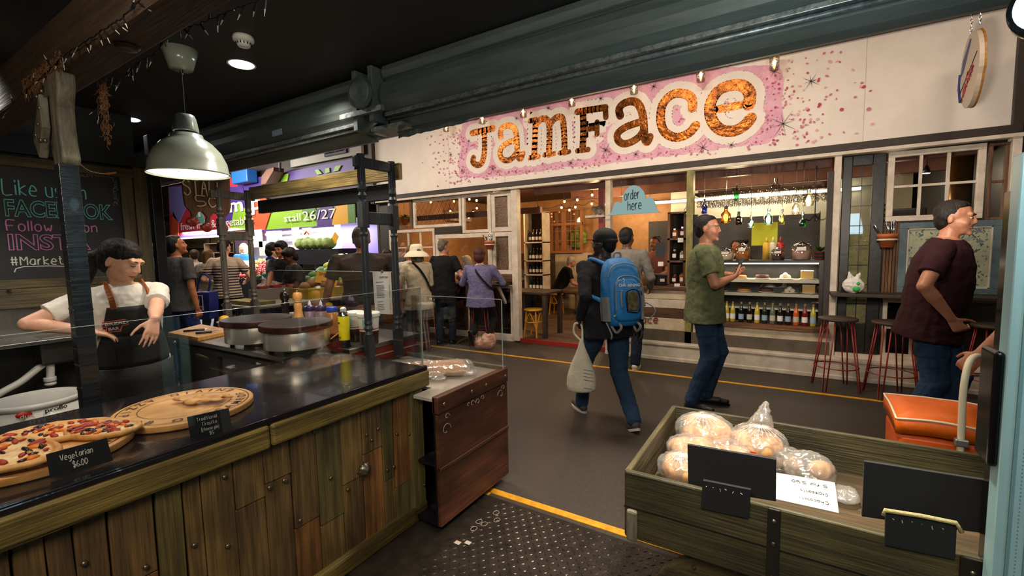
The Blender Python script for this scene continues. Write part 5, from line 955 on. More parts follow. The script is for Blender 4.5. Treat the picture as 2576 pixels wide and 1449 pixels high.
for i, z in enumerate(zs[:-1]):
    for j in range(3): jar(A.x+.08+j*.10, 6.38, z+.013, .038, .13+.02*((i+j) % 2), (i+j*2) % 4, '%s labelled jam jar on the %s shelf of the order counter unit' % (('left', 'middle', 'right')[j], ('bottom', 'middle', 'top')[i]), 'jam jars on the %s shelf' % ('bottom', 'middle', 'top')[i])
for i, (a, b) in enumerate(((1662, 660), (1703, 715), (1716, 722), (1712, 600))):
    q = at(a, b+4, y=6.28); one('shelf_ticket', 'small white price ticket on the jam shelf unit', 'ticket', MB().box(q.x-.035, q.x+.035, 6.28, 6.285, q.z-.03, q.z+.03), mat('paper', '#cfcdc8', .6), group='white tickets on the jam shelf')
q = at(1661, 628, y=6.33); t = thing('small_chalkboard', 'small rounded blackboard standing on the order counter', 'sign', (q.x, 6.33, q.z-.1)); MB().prism(rr(.12, .2, .02), (q.x, 6.33, q.z), (1, 0, 0), (0, 0, 1), 0, .012).build('board', mat('blackboard', '#14161a', .6), t, W=True, bevel=.002)
q = at(1628, 700, y=6.3); t = thing('wafer_basket', 'wicker basket full of wafer tubes on the order counter', 'basket', (q.x, 6.3, .966)); MB().lathe([(.07, 0), (.1, .16), (.105, .17)], (q.x, 6.3, .966), n=24).build('basket', mat('wicker', '#9a6a34', .7, c2='#6e4820', s=30, b=.6, bs=80), t, W=True, smooth=True)
mb = MB()
for k in range(14): a = 2*pi*k/14; mb.cyl((q.x+.05*cos(a), 6.3+.05*sin(a), 1.1), (q.x+.08*cos(a), 6.3+.08*sin(a), 1.19), .011, n=8)
mb.build('wafer_tubes', mat('wafer', '#c08a4a', .6), t, W=True)
t = thing('black_till', 'black till and card machine on the order counter', 'till', (at(1668, 700, y=6.4).x, 6.45, .966)); a = t.location.x; MB().box(a-.14, a+.1, 6.36, 6.6, .966, 1.12).build('till_body', ironm, t, W=True, bevel=.01); MB().box(a-.03, a+.03, 6.355, 6.36, 1.02, 1.06).build('white_label', whitep, t, W=True)
# ceiling joists and pipe, red post
mauve = mat('joist', '#7a5040', .6, c2='#5d3a2c', s=3); sbox('trim_27', -3.7, 1.73, 6.7, 6.8, 2.42, 2.62, mauve); sbox('trim_28', -3.7, 1.73, 8.2, 8.3, 2.45, 2.65, mauve)
t = thing('ceiling_pipe', 'red pipe running along under the shop ceiling', 'pipe', (-1, 6.55, 2.62)); MB().cyl((-3.7, 6.5, 2.6), (1.7, 6.5, 2.6), .018, n=10).build('pipe', red, t, W=True)
q = at(1514, 500, y=6.75); t = thing('red_post', 'red-painted steel post inside the shop doorway', 'post', (q.x, 6.75, 0)); MB().box(q.x-.04, q.x+.04, 6.71, 6.79, .045, 2.42).build('post', red, t, W=True)
# cow-pattern money box
q = at(1507, 528, y=6.7); t = thing('spotted_money_box', 'white pig ornament with brown spots on a ledge beside the cloud sign', 'ornament', (q.x, 6.7, q.z-.08)); MB().ell((q.x, 6.7, q.z), (.1, .06, .065)).cap((q.x-.06, 6.7, q.z-.04), (q.x-.06, 6.7, q.z-.08), .02, .018).cap((q.x+.06, 6.7, q.z-.04), (q.x+.06, 6.7, q.z-.08), .02, .018).ell((q.x-.09, 6.7, q.z+.02), (.04, .04, .04)).build('body', mat('cow', '#cfc6b4', .4, c2='#5a3a22', s=14), t, W=True, smooth=True)
sbox('trim_29', at(1478, 545, y=6.7).x, at(1525, 545, y=6.7).x, 6.6, 6.8, q.z-.12, q.z-.085, whitep)
# back wall of the cafe
ochre = mat('ochre_wall', '#b98a55', .6, c2='#9b6c3c', s=2); sbox('wall_inner', -6.95, -6.92, 6.3, 10.2, 0, 2.72, ochre); sbox('trim_37', -6.9, 1.7, 5.97, 6.13, 3.70, 3.76, darkb); sbox('wall_inner', -6.9, -2.2, 10.2, 10.25, 0, 2.72, ochre)
sbox('wall_inner', -2.2, 1.7, 10.0, 10.05, 0, 2.72, mat('kitchen_wall', '#cfc7a8', .5, c2='#bdb594', s=3))
P0 = at(1374, 528, y=9.9); P1 = at(1466, 636, y=9.9); xm = (P0.x+P1.x)/2
sbox('wall_inner', P0.x-.25, P1.x+.2, 9.95, 9.99, 0, P1.z, cream); 
window(P0.x, xm, P1.z, P0.z, .06, orangew, 3, 4, y=9.9, bw_=.006); window(xm, P1.x, P1.z, P0.z, .06, orangew, 3, 4, y=9.9, bw_=.006)
MB().box(P0.x, P1.x, 9.86, 9.94, (P0.z*.65+P1.z*.35)-.03, (P0.z*.65+P1.z*.35)+.03).build('trim_30', orangew)['kind'] = 'structure'
a = at(1452, 600, y=10.08); one('green_cushion', 'yellow-green leafy shape glowing behind the orange window', 'plant', MB().ell(a, (.25, .06, .25)), mat('lime', '#8fa838', .6, c2='#4f6e20', s=6), rem=.03, disp=(.12, .12))
A = at(1326, 730, y=8.2); B = at(1372, 548, y=8.2)
zs = [A.z, A.z+.33, A.z+.62, A.z+1.0, B.z+.12]; shelfcase(A.x, B.x, zs, 8.1, 8.4, 'tall cream shelf of wine bottles beside the orange window', m_=cream)
def bottle(x, y, z, s, m_, label, grp=None, lm=None, par=None, cat='bottle'):
    t = thing('wine_bottle', label, cat, (x, y, z), group=grp); MB().lathe([(.034*s, 0), (.037*s, .01*s), (.037*s, .17*s), (.03*s, .21*s), (.014*s, .25*s), (.013*s, .31*s)], (x, y, z), n=16).build('bottle', m_, t, W=True, smooth=True)
    if lm: MB().lathe([(.0378*s, .05*s), (.0378*s, .13*s)], (x, y, z), n=16, cap=False).build('paper_label', lm, t, W=True, smooth=True)
    MB().lathe([(.0145*s, .28*s), (.0145*s, .315*s)], (x, y, z), n=12).build('cap', mat('foil_cap', '#8f7a4a', .4, .5), t, W=True); return t
gr = mat('green_bottle', '#151d12', .08); br = mat('brown_bottle', '#1c0d07', .08); pl_ = mat('paper', '#cfcdc8', .6)
for i, z in enumerate(zs[:-1]):
    for j in range(4): bottle(A.x+.09+j*.085, 8.2, z+.013, .82, (gr, br)[(i+j) % 2], '%s dark wine bottle on the %s shelf of the tall cream case' % (('leftmost', 'second', 'third', 'rightmost')[j], ('lowest', 'second', 'third', 'top')[i]), 'wine bottles on the %s shelf' % ('lowest', 'second', 'third', 'top')[i], pl_)
# cafe tables and stools
def bentstool(c, h, label, m_):
    t = thing('cafe_stool', label, 'stool', c); x, y, z = c; MB().lathe([(.15, h-.03), (.165, h-.02), (.165, h), (.1, h+.004)], (x, y, z), n=28).build('seat', m_, t, W=True, smooth=True)
    for j in range(4): a = pi/4+pi/2*j; MB().tube([(x+.12*cos(a), y+.12*sin(a), z+h-.03), (x+.17*cos(a), y+.17*sin(a), z)], .014, 8).build('leg', m_, t, W=True)
    MB().tube([(x+.15*cos(b), y+.15*sin(b), z+.25*h/.45) for b in [2*pi*k/24 for k in range(25)]], .009, 6).build('ring_stretcher', m_, t, W=True)
    for j in range(4): a = pi/4+pi/2*j; b = a+pi/2; P = [V((x+.16*cos(a), y+.16*sin(a), z+h*.3)), V((x+(.13)*cos((a+b)/2), y+.13*sin((a+b)/2), z+h*.86)), V((x+.16*cos(b), y+.16*sin(b), z+h*.3))]; MB().tube(smoothp(P, 6), .008, 6).build('arch_brace', m_, t, W=True)
    return t
ys_ = mat('stool_yellow', '#b8841a', .45); darkw = wood('dark_table', '#3a2517', '#22150c', '#4b3120', 'x')
q = at(1332, 850, z=.05); bentstool((q.x, q.y+.15, .046), .47, 'yellow bentwood stool in the doorway, nearest the white post', ys_); q = at(1400, 790, z=.05); bentstool((q.x, q.y, .046), .47, 'yellow bentwood stool further inside under the seated man', ys_)
q = at(1372, 850, z=.05); t = thing('cafe_table', 'dark wooden table just inside the doorway', 'table', (q.x-.25, q.y+.2, .046)); x, y = q.x-.3, q.y+.25
MB().box(x-.5, x+.35, y-.3, y+.35, .76, .80).build('tabletop', darkw, t, W=True, bevel=.006)
for a, b in ((-.45, -.25), (.3, -.25), (.3, .3), (-.45, .3)): MB().box(x+a-.035, x+a+.035, y+b-.035, y+b+.035, .046, .76).build('leg', darkw, t, W=True, bevel=.004)
q = at(1480, 700, y=9.3); t = thing('dark_sideboard', 'dark sideboard against the back of the doorway', 'sideboard', (q.x, 9.5, .046)); MB().box(q.x-.1, q.x+.4, 9.5, 9.8, .046, 1.35).build('body', darkb, t, W=True, bevel=.01); MB().box(q.x-.05, q.x+.15, 9.49, 9.5, .2, 1.2).build('door', darkw, t, W=True)
# string lights in the cafe
warmb = emis('filament_warm', (1, .55, .2), 7)
def bulbs(pts, y, label, rb=.022):
    P = [at(a, b, y=y+.12*((i % 3)-1)) for i, (a, b) in enumerate(pts)]; t = thing('festoon_lights', label, 'string lights', P[0]); W_ = []
    for i, p in enumerate(P):
        W_.append(p+V((0, 0, .06)))
        if i+1 < len(P): W_.append((p+P[i+1])/2+V((0, 0, .0)))
        h_ = MB().cyl(p+V((0, 0, .02)), p+V((0, 0, .065)), .013, n=8).build('bulb_holder', ironm, t, W=True); MB().ell(p, (rb, rb, rb*1.2), n=10, k=6).build('bulb', warmb, h_, W=True, smooth=True)
    W_ = [V((W_[0].x, W_[0].y, 2.72))]+W_+[V((W_[-1].x, W_[-1].y, 2.72))]; MB().tube(smoothp(W_, 4), .004, 5).build('wire', ironm, t, W=True)
Z3 = lambda l, ox, oy, s: [(ox+a/s, oy+b/s) for a, b in l]
bulbs(Z3([(262, 103), (454, 108)], 1300, 420, 3.02), 7.0, 'pair of warm bulbs strung just under the shop beam')
bulbs(Z3([(162, 318), (340, 308), (400, 328), (445, 305), (570, 280), (678, 285)], 1300, 420, 3.02), 8.3, 'warm festoon bulbs, lower string inside the doorway'); bulbs(Z3([(362, 262), (460, 250), (573, 213)], 1300, 420, 3.02), 7.8, 'warm festoon bulbs, upper string inside the doorway')
bulbs(Z3([(848, 188), (1037, 182), (1162, 165), (1220, 175)], 820, 450, 3.22), 7.6, 'warm festoon bulbs seen at the top of the left windows'); bulbs(Z3([(1007, 260), (1157, 312), (1193, 270), (1222, 237), (1292, 292)], 820, 450, 3.22), 8.2, 'warm festoon bulbs hanging lower behind the left windows')
t = thing('air_conditioner', 'white wall air conditioner seen through the left windows', 'air conditioner', (-6.85, at(1150, 545, x=-6.85).y, 2.0)); q = at(1150, 545, x=-6.85); MB().box(-6.92, -6.7, q.y-.4, q.y+.4, q.z-.12, q.z+.12).build('body', cream, t, W=True, bevel=.03)
sbox('trim_31', -6.9, -3.8, 7.1, 7.18, 2.15, 2.25, mauve)
t = thing('stacked_chairs_rack', 'dark slatted rack seen low through the left window', 'rack', (-4.9, 8.8, .05)); MB().box(-6.2, -4.7, 9.4, 9.5, .05, 1.4).build('slat_panel', darkw, t, W=True)
# jar lanterns along the sign
for i, (a, b) in enumerate([(1122, 318), (1213, 298), (1316, 281), (1438, 252), (1595, 220), (1763, 188), (1948, 157)]):
    q = at(a, b, y=6.02); lab = ['first', 'second', 'third', 'fourth', 'fifth', 'sixth', 'last'][i]
    t = thing('jar_lantern', '%s jar lantern from the left, glowing in front of the shop sign' % lab, 'lantern', (q.x, 6.02, q.z-.1), group='jar lanterns along the sign')
    MB().lathe([(.04, -.085), (.052, -.08), (.052, .05), (.04, .065)], q, n=24, cap=False).build('jar', glass('jar_glass', tint=(.93, .9, .85), gl=.5), t, W=True, smooth=True)
    MB().lathe([(.045, .065), (.046, .1), (.02, .102)], q, n=20).build('lid', chrome, t, W=True, smooth=True); MB().cyl(q+V((0, 0, .1)), (q.x, q.y, 3.71), .003, n=5).cyl(q+V((0, 0, .04)), q+V((0, 0, .09)), .013, n=8).build('cord', chrome, t, W=True)
    MB().ell(q-V((0, 0, .0)), (.019, .019, .03), n=10, k=6).build('bulb', emis('lantern_bulb', (1, .5, .15), 14), t, W=True, smooth=True)
# hanging sign with a smiling jar face outline left plain
q = at(2445, 175, y=5.75); t = thing('hanging_sign', 'oval cream hanging sign with a gold edge and blue band, on chains at the right', 'sign', q-V((0, 0, .3)))
def oval(k, o): return [V((q.x+o+.0*0, 5.75+k*.26*cos(a)*(1 if sin(a) > -.2 else .93), q.z+k*.33*sin(a))) for a in [2*pi*j/40 for j in range(40)]]
MB().loft([oval(1, -.018), oval(1, .018)]).build('board', mat('oval_cream', '#b9aa98', .5), t, W=True, smooth=False); MB().loft([oval(1.012, .014), oval(1.012, .03)]).build('gold_edge', mat('gold_edge', '#a8742a', .5, c2='#7c5218', s=20), t, W=True)
xs_ = q.x-.0185
def os_(u, v): return V((xs_-.002, 5.75+u*.26, q.z+v*.33))
MB().add([os_(.75, .4), os_(.1, .85), os_(-.05, .8), os_(.6, .1), os_(.9, .0)], [(0, 1, 2, 3, 4)]).build('blue_band', mat('sign_blue', '#2a3d78', .5), t, W=True); MB().tube([os_(.95, .1), os_(.98, -.3), os_(.75, -.7)], .012, 6).build('blue_edge', mat('sign_blue', '#2a3d78', .5), t, W=True)
MB().tube([os_(.7, -.7), os_(-.5, .0)], .003, 4).tube([os_(.85, -.45), os_(-.75, .3)], .003, 4).build('lines', ironm, t, W=True)
write('lettering', 'Jam Face', os_(.62, -.75)+V((0, 0, 0)), (0, -.8, .62), (0, .3, .9), .11, mat('script_red2', '#9a3a3a', .6), t, r=.004, width=.36, slant=.2)
for dy in (.1, -.14):
    for j in range(9): MB().tube([V((q.x+(.008 if j % 2 else 0)*cos(b), 5.75+dy+(0 if j % 2 else .008)*cos(b), q.z+.35+j*.035+.02*sin(b)-.0)) for b in [2*pi*k/8 for k in range(9)]], .0022, 4).build('chain_link', chrome, t, W=True)
# display fridge with cakes and bottles
A = at(1742, 656, y=6.32); B = at(2076, 658, y=6.32); fx0, fx1, fz1 = A.x, B.x, 1.31
t = thing('cake_display', 'black-framed glass cake display cabinet with lit shelves', 'display cabinet', (-.37, 6.5, .55)); warmw = emis('case_strip', (1, .85, .6), 6)
MB().box(fx0, fx1, 6.3, 6.75, fz1-.03, fz1).build('top', bf, t, W=True); MB().box(fx0, fx0+.04, 6.3, 6.75, .55, fz1-.03).box(fx1-.05, fx1, 6.3, 6.75, .55, fz1-.03).box(fx0, fx1, 6.74, 6.76, .55, fz1-.03).build('frame', bf, t, W=True)
MB().box(fx0+.04, fx1-.05, 6.31, 6.315, .8, fz1-.03).build('glass_front', gl0, t, W=True); MB().box(fx0+.05, fx1-.06, 6.33, 6.35, fz1-.045, fz1-.032).build('lamp_strip', warmw, t, W=True)
for z in (1.07, .90): MB().box(fx0+.04, fx1-.05, 6.36, 6.72, z-.012, z).build('glass_shelf', mat('pale_shelf', '#a9a594', .3), t, W=True); MB().box(fx0+.04, fx1-.05, 6.345, 6.36, z-.035, z+.004).build('shelf_ticket_rail', mat('rail_pale', '#bdb8a5', .4), t, W=True)
MB().box(fx0+.04, fx1-.05, 6.36, 6.72, .70, .72).build('base_tray', mat('pale_shelf', '#a9a594', .3), t, W=True)
cake = [mat('sponge', '#c9a25e', .6), mat('choc_cake', '#4a2614', .6), mat('icing', '#e0d6b8', .5), mat('tart', '#b8742c', .5)]; plate_w = mat('plate_white', '#d8d2c4', .35)
rnd = random.Random(21)
for lab, z, xs in (('upper', 1.07, (-.75, -.55, -.3, -.05, .18)), ('middle', .90, (-.78, -.5, -.25, .0, .2))):
    for i, x in enumerate(xs):
        nm = ['flat tart', 'round pie', 'dark slice', 'cream cake', 'cut layer cake'][i]; t = thing('cake', '%s on a white plate on the %s display shelf' % (nm, lab), 'cake', (x, 6.48, z)); MB().lathe([(.05, 0), (.09, .01), (.09, .014)], (x, 6.48, z), n=24).build('plate', plate_w, t, W=True, smooth=True)
        if i == 4: MB().box(x-.07, x+.06, 6.44, 6.52, z+.012, z+.10).build('sponge', cake[0], t, W=True, bevel=.006); MB().box(x-.072, x+.062, 6.438, 6.522, z+.1, z+.112).build('icing', cake[2], t, W=True, bevel=.004)
        elif i == 3: MB().ell((x-.03, 6.48, z+.03), .03).ell((x+.03, 6.48, z+.03), .03).ell((x, 6.48, z+.055), .03).build('cream_puffs', cake[2], t, W=True, smooth=True)
        else: MB().lathe([(.075, .012), (.08, .03), (.07, .035+.01*i), (.03, .04)], (x, 6.48, z), n=20).build('cake', cake[(i*2+1) % 4], t, W=True, smooth=True)
sbox('trim_32', -1.05, .385, 6.06, 6.35, .50, .55, brownx); sbox('trim_33', -1.05, .385, 6.1, 6.2, .39, .50, cream); sbox('trim_34', .33, .385, 6.2, 6.3, .5, 2.3, darkb)
bc = [('#9a8a2a', 'yellowish'), ('#10150f', 'dark green with a pale blue label'), ('#1a120c', 'almost black with a white label'), ('#a89a3a', 'pale yellow'), ('#1c2214', 'dark olive'), ('#5c5c4a', 'grey-green frosted'), ('#1a1c14', 'very dark green with a white label'), ('#1d0e0a', 'dark brown, short'), ('#b0501a', 'orange'), ('#6a1612', 'deep red with a round white label'), ('#9a9040', 'pale lemon')]
for i, (x, (c, nm)) in enumerate(zip((1843, 1864, 1885, 1904, 1923, 1943, 1962, 1982, 2002, 2024, 2045), bc)):
    q = at(x, 806, y=6.18); bottle(q.x, 6.18, .551, .8, mat('bt%d' % i, c, .1), '%s wine bottle in the row below the cake display' % nm, 'wine bottles in front of the display', mat('lab%d' % (i % 3), ['#cfcdc8', '#7f97a8', '#a9a596'][i % 3], .6))
bottle(at(1828, 806, y=6.18).x, 6.18, .551, .8, mat('bt0', bc[0][0], .1), 'wine bottle at the left end of the row, half behind the green shirt', 'wine bottles in front of the display', pl_)
# jars on top of the display
def bigjar(px_, r, h, fill, label, lidc=None):
    q = at(px_, 650, y=6.45); t = thing('glass_jar', label, 'jar', (q.x, 6.45, fz1)); MB().lathe([(r*.9, 0), (r, .01), (r, h*.8), (r*.8, h*.86)], (q.x, 6.45, fz1), n=28, cap=False).build('jar', glass('jar_glass'), t, W=True, smooth=True)
    MB().lathe([(r*.85, h*.86), (r*.85, h*.9), (r*.3, h*.98), (r*.25, h*1.04), (0, h*1.06)], (q.x, 6.45, fz1), n=24).build('lid', chrome, t, W=True, smooth=True); MB().lathe([(r*.85, .005), (r*.92, .02), (r*.9, h*.5), (r*.5, h*.56)], (q.x, 6.45, fz1), n=20).build('contents', fill, t, W=True, smooth=True)
    MB().box(q.x-r*.5, q.x+r*.4, 6.45-r*1.03, 6.45-r*1.0, fz1+h*.55, fz1+h*.75).build('paper_label', pl_, t, W=True)
bigjar(1826, .09, .15, cake[2], 'glass jar with a knobbed lid on the display, just right of the green-shirted man'); bigjar(1868, .085, .21, cake[3], 'tall glass jar of orange biscuits on top of the display'); bigjar(1957, .075, .15, cake[1], 'low glass jar with a white label on top of the display'); bigjar(2016, .105, .21, mat('pink_meringue', '#b98f86', .5, c2='#c9a9a0', s=20, b=.5), 'big glass jar of pink meringues at the right of the display top')
for i, (x, c, nm) in enumerate(((1928, '#c9a032', 'yellow'), (1944, '#c9c2b0', 'white'), (1963, '#a82a22', 'red'))):
    q = at(x, 630, y=6.85); t = thing('sauce_bottle', '%s squeeze bottle on the back bench behind the display' % nm, 'bottle', (q.x, 6.85, 1.25)); MB().lathe([(.045, 0), (.045, .2), (.03, .23)], (q.x, 6.85, 1.30), n=16).build('body', mat('sauce'+nm, c, .4), t, W=True, smooth=True); MB().lathe([(.02, .23), (.006, .3)], (q.x, 6.85, 1.30), n=12).build('nozzle', mat('sauce'+nm, c, .4), t, W=True, smooth=True)
sbox('trim_35', -1.0, .3, 6.8, 7.1, 1.24, 1.30, steel)
q = at(1925, 585, y=7.3); one('yellow_poster', 'bright yellow handwritten notice hanging behind the glasses', 'notice', MB().box(q.x-.17, q.x+.15, 7.3, 7.305, q.z-.18, q.z+.14), mat('neon_yellow', '#d3d420', .6)); q = at(1742, 580, y=7.3); one('yellow_poster', 'bright yellow notice half hidden left of the green-shirted man', 'notice', MB().box(q.x-.1, q.x+.08, 7.3, 7.305, q.z-.16, q.z+.14), mat('neon_yellow', '#d3d420', .6))
q = at(2063, 650, y=6.6); t = thing('potted_herb', 'small leafy herb in a striped pot at the right end of the display top', 'potted plant', (q.x, 6.6, fz1)); MB().lathe([(.06, 0), (.07, .1), (.06, .1)], (q.x, 6.6, fz1), n=16).build('pot', stripes('pot_stripes', [(0, '#5a1414'), (.5, '#151515')], .04), t, W=True); leafy((q.x, 6.6, fz1+.1), .13, 60, leafm, 8, par=t, hang=.2)
# glass rack
t = thing('glass_rack', 'long hanging rack with a scalloped wooden pelmet above the display', 'rack', (-.4, 6.9, 2.2)); zr = at(1900, 478, y=6.75).z
sc_ = [(-1.15, .0)]; 
for k in range(16): sc_ += [(-1.15+k*.1+.1*j/6, -.05-.03*abs(sin(pi*j/6))) for j in range(6)]
sc_ += [(.45, 0)]; MB().prism(sc_, (0, 6.95, zr+.07), (1, 0, 0), (0, 0, 1), 0, .02).build('pelmet', mat('pelmet', '#8a5a2a', .5), t, W=True); MB().box(-1.15, .45, 6.6, 6.95, zr-.02, zr).build('rack_board', brownx, t, W=True)
jg = glass('wine_glass', tint=(.95, .93, .9), gl=.7)
g0 = None; n_ = 0
for row, y in enumerate((6.62, 6.74, 6.86)):
    for i in range(15):
        x = -1.08+i*.1+row*.02; z = zr-.02
        if g0 is None:
            g0 = thing('wine_glass', 'wine glass hanging upside down in the front row of the rack', 'glass', (x, y, z), group='wine glasses hanging in the rack')
            MB().lathe([(.03, 0), (.031, -.003), (.004, -.01), (.0035, -.075), (.015, -.085), (.033, -.11), (.038, -.14), (.03, -.175)], (x, y, z), n=16, cap=False).build('bowl_and_stem', jg, g0, W=True, smooth=True)
        else: dup(g0, (x, y, z), label='wine glass hanging upside down in the %s row of the rack' % ('front', 'middle', 'back')[row])
# pendant bottles
def pend(px_, py_, y, h, r, m_, label, glow=None, kind=0):
    q = at(px_, py_, y=y); t = thing('bottle_pendant', label, 'hanging light', (q.x, y, q.z-h/2)); prof = [(r*.9, -h/2), (r, -h/2+.01), (r, h*.1), (r*.4, h*.3), (r*.32, h/2)]
    if kind: prof = [(r*.5, -h/2), (r, -h*.2), (r, h*.15), (r*.5, h*.4), (r*.45, h/2)]
    MB().lathe(prof, q, n=20, cap=False).build('bottle', m_, t, W=True, smooth=True); MB().cyl(q+V((0, 0, h/2)), (q.x, y, 2.6), .003, n=5).cyl(q+V((0, 0, h/2-.01)), q+V((0, 0, h/2+.03)), r*.4, n=10).build('cord', chrome, t, W=True)
    if glow: MB().ell(q-V((0, 0, h*.15)), (r*.5, r*.5, r*.8), n=10, k=6).build('bulb', glow, t, W=True, smooth=True)
gb = lambda n, c: glass(n, tint=c, gl=.4)
g1 = emis('bulb_y', (1, .6, .2), 9); g2 = emis('bulb_w', (1, .8, .5), 12); g3 = emis('bulb_c', (.8, 1, .95), 6)
for a in [(1772, 522, 6.6, .17, .035, gb('cobalt', (.1, .15, .7)), 'cobalt blue bottle hanging above the display', None), (1826, 542, 6.55, .19, .06, gb('amber', (.8, .42, .1)), 'amber bottle pendant glowing orange, right beside the green-shirted man', g1), (1858, 552, 6.5, .14, .045, gb('dark_amber', (.25, .12, .06)), 'unlit dark amber bottle hanging right of the glowing one', None), (1853, 488, 6.7, .17, .03, gb('green_g', (.15, .6, .25)), 'green net-wrapped bottle hanging high above the display', None),
 (1889, 560, 6.6, .13, .035, gb('sea_g', (.6, .85, .78)), 'small sea-green bottle pendant in the middle of the row', g3), (1933, 548, 6.5, .17, .05, gb('aqua', (.65, .9, .85)), 'aqua jar pendant glowing white in front of the notice', g3), (1967, 548, 6.55, .16, .035, gb('olive_g', (.65, .6, .15)), 'olive bottle pendant with a yellow glow', g1), (2034, 500, 6.35, .16, .055, gb('frost', (.95, .85, .7)), 'frosted jar pendant glowing brightest at the right', g2),
 (2002, 522, 6.6, .17, .04, gb('clear_g', (.85, .88, .8)), 'clear bottle pendant with a faint filament', emis('bulb_dim', (1, .8, .4), 6)), (2019, 555, 6.6, .15, .035, gb('green_g', (.15, .6, .25)), 'slim green bottle hanging beside the chandelier', None), (1742, 560, 6.5, .13, .035, gb('clear_g', (.85, .88, .8)), 'teardrop bulb pendant left of the green-shirted man', g2), (1728, 530, 6.3, .16, .035, gb('clear_g', (.85, .88, .8)), 'clear bottle hanging at the olive post', None), (1952, 470, 6.6, .15, .05, gb('crystal', (.9, .85, .85)), 'faceted crystal drop hanging below the beam', None)]: pend(*a)
light('pendant_row_light', 'POINT', (-.3, 6.55, 1.9), 5, (1, .75, .45), .1)
q = at(2050, 540, y=6.7); t = thing('chandelier', 'small dark iron chandelier with curled arms at the right of the bar', 'chandelier', q-V((0, 0, .1)))
for k in range(5): a = 2*pi*k/5; MB().tube(smoothp([q, q+V((.07*cos(a), .07*sin(a), -.07)), q+V((.14*cos(a), .14*sin(a), -.02)), q+V((.15*cos(a), .15*sin(a), .03))], 5), .005, 6).build('arm', ironm, t, W=True)
MB().cyl(q-V((0, 0, .08)), (q.x, 6.7, 2.45), .006, n=8).build('stem', ironm, t, W=True)
q = at(2090, 510, y=6.3); one('black_ring', 'black ring hanging on the inside of the white post', 'ring', MB().tube([q+V((.0, .07*cos(b), .085*sin(b))) for b in [2*pi*k/24 for k in range(25)]], .018, 8), ironm, smooth=True)
# kitchen strip light and hatch
q = at(1900, 488, y=9.9); t = thing('strip_light', 'long white strip light along the back wall behind the bar', 'strip light', (-.6, 9.9, q.z)); qz = at(1900, 492, y=9.9).z; MB().box(-3.2, 1.0, 9.86, 9.95, qz-.02, qz+.02).build('tube', emis('strip_white', (1, .98, .85), 5), t, W=True); MB().box(-3.2, 1.0, 9.95, 9.99, qz-.03, qz+.03).build('housing', whitep, t, W=True)
t = thing('grey_partition', 'grey kitchen partition and doors behind the bar', 'partition', (-.8, 9, .05)); MB().box(-2.4, .4, 9.0, 9.05, .05, 2.0).build('panel', mat('partition_grey', '#55565a', .5, c2='#45464a', s=2), t, W=True)
# seen through the right window
q = at(2418, 440, y=7.2); t = thing('brass_duct', 'thick brass-coloured duct inside the right window', 'duct', (q.x, 7.2, .1)); MB().cyl((q.x, 7.2, .05), (q.x, 7.2, 2.6), .1, n=28).build('duct', mat('brass_duct', '#a5783c', .3, .8, c2='#6e4a20', s=4), t, W=True, smooth=True)
sbox('wall_inner', q.x+.14, q.x+.85, 7.45, 7.5, 0, 2.6, stripes('white_boards', [(0, '#8a7a64'), (.04, '#c8bca4')], .17, 2))
q = at(2330, 436, y=7.6); t = thing('small_spotlight', 'small bright spotlight hanging inside the right window', 'lamp', q); MB().lathe([(.045, 0), (.03, .05), (.012, .1)], q, n=18).build('shade', ironm, t, W=True, smooth=True); MB().lathe([(.04, .0), (.02, -.004)], q, n=18).build('diffuser', dl, t, W=True); MB().cyl(q+V((0, 0, .1)), (q.x, 7.6, 2.7), .005, n=6).build('stem', ironm, t, W=True)
q = at(2228, 545, y=7.5); one('striped_cone', 'yellow and black striped post inside the right window', 'post', MB().box(.95, 1.05, 7.5, 7.6, .046, 2.0), stripes('yb', [(0, '#b8a82a'), (.5, '#15140f')], .07))
t = thing('dark_cabinet', 'dark cabinet standing inside the right window', 'cabinet', (1.4, 8, .05)); MB().box(1.1, 1.5, 7.9, 8.3, .05, 1.95).build('body', mat('cab_dark', '#2c2622', .4), t, W=True, bevel=.02); MB().box(1.12, 1.48, 7.89, 7.9, .1, 1.9).build('door', darkw, t, W=True)
# red wire bar stools
redm = mat('stool_red', '#7d1713', .4)
def barstool(c, label, m_=redm):
    t = thing('bar_stool', label, 'bar stool', c); x, y, z = c; h = .74
    MB().lathe([(.16, h-.025), (.17, h-.02), (.17, h), (.16, h+.004)], (x, y, z), n=28).build('seat', darkw, t, W=True, smooth=True)
    for j in range(4):
        a = pi/4+pi/2*j+.3; A_ = V((x+.13*cos(a-.25), y+.13*sin(a-.25), z+h-.02)); B_ = V((x+.13*cos(a+.25), y+.13*sin(a+.25), z+h-.02)); F_ = V((x+.22*cos(a), y+.22*sin(a), z+.008)); e_ = V((-sin(a), cos(a), 0))*.016
        MB().tube([A_, F_-e_, F_+e_, B_], .0065, 7).build('leg', m_, t, W=True, smooth=True)
    MB().tube([(x+.19*cos(b), y+.19*sin(b), z+.24) for b in [2*pi*k/28 for k in range(29)]], .006, 6).build('foot_ring', m_, t, W=True); return t
barstool((.43, 5.62, 0), 'red wire bar stool left of the two under the right bar shelf'); barstool((.86, 5.55, 0), 'red wire bar stool in front of the maroon-shirted man, second from left'); barstool((1.6, 5.7, 0), 'red wire bar stool half hidden behind the maroon-shirted man')
barstool((-4.05, 5.6, 0), 'red wire bar stool carrying the woman in the lilac blouse'); barstool((-5.08, 5.6, 0), 'red wire bar stool beside the man in the black shirt'); barstool((-5.45, 5.5, 0), 'red wire bar stool behind the woman in the sun hat')
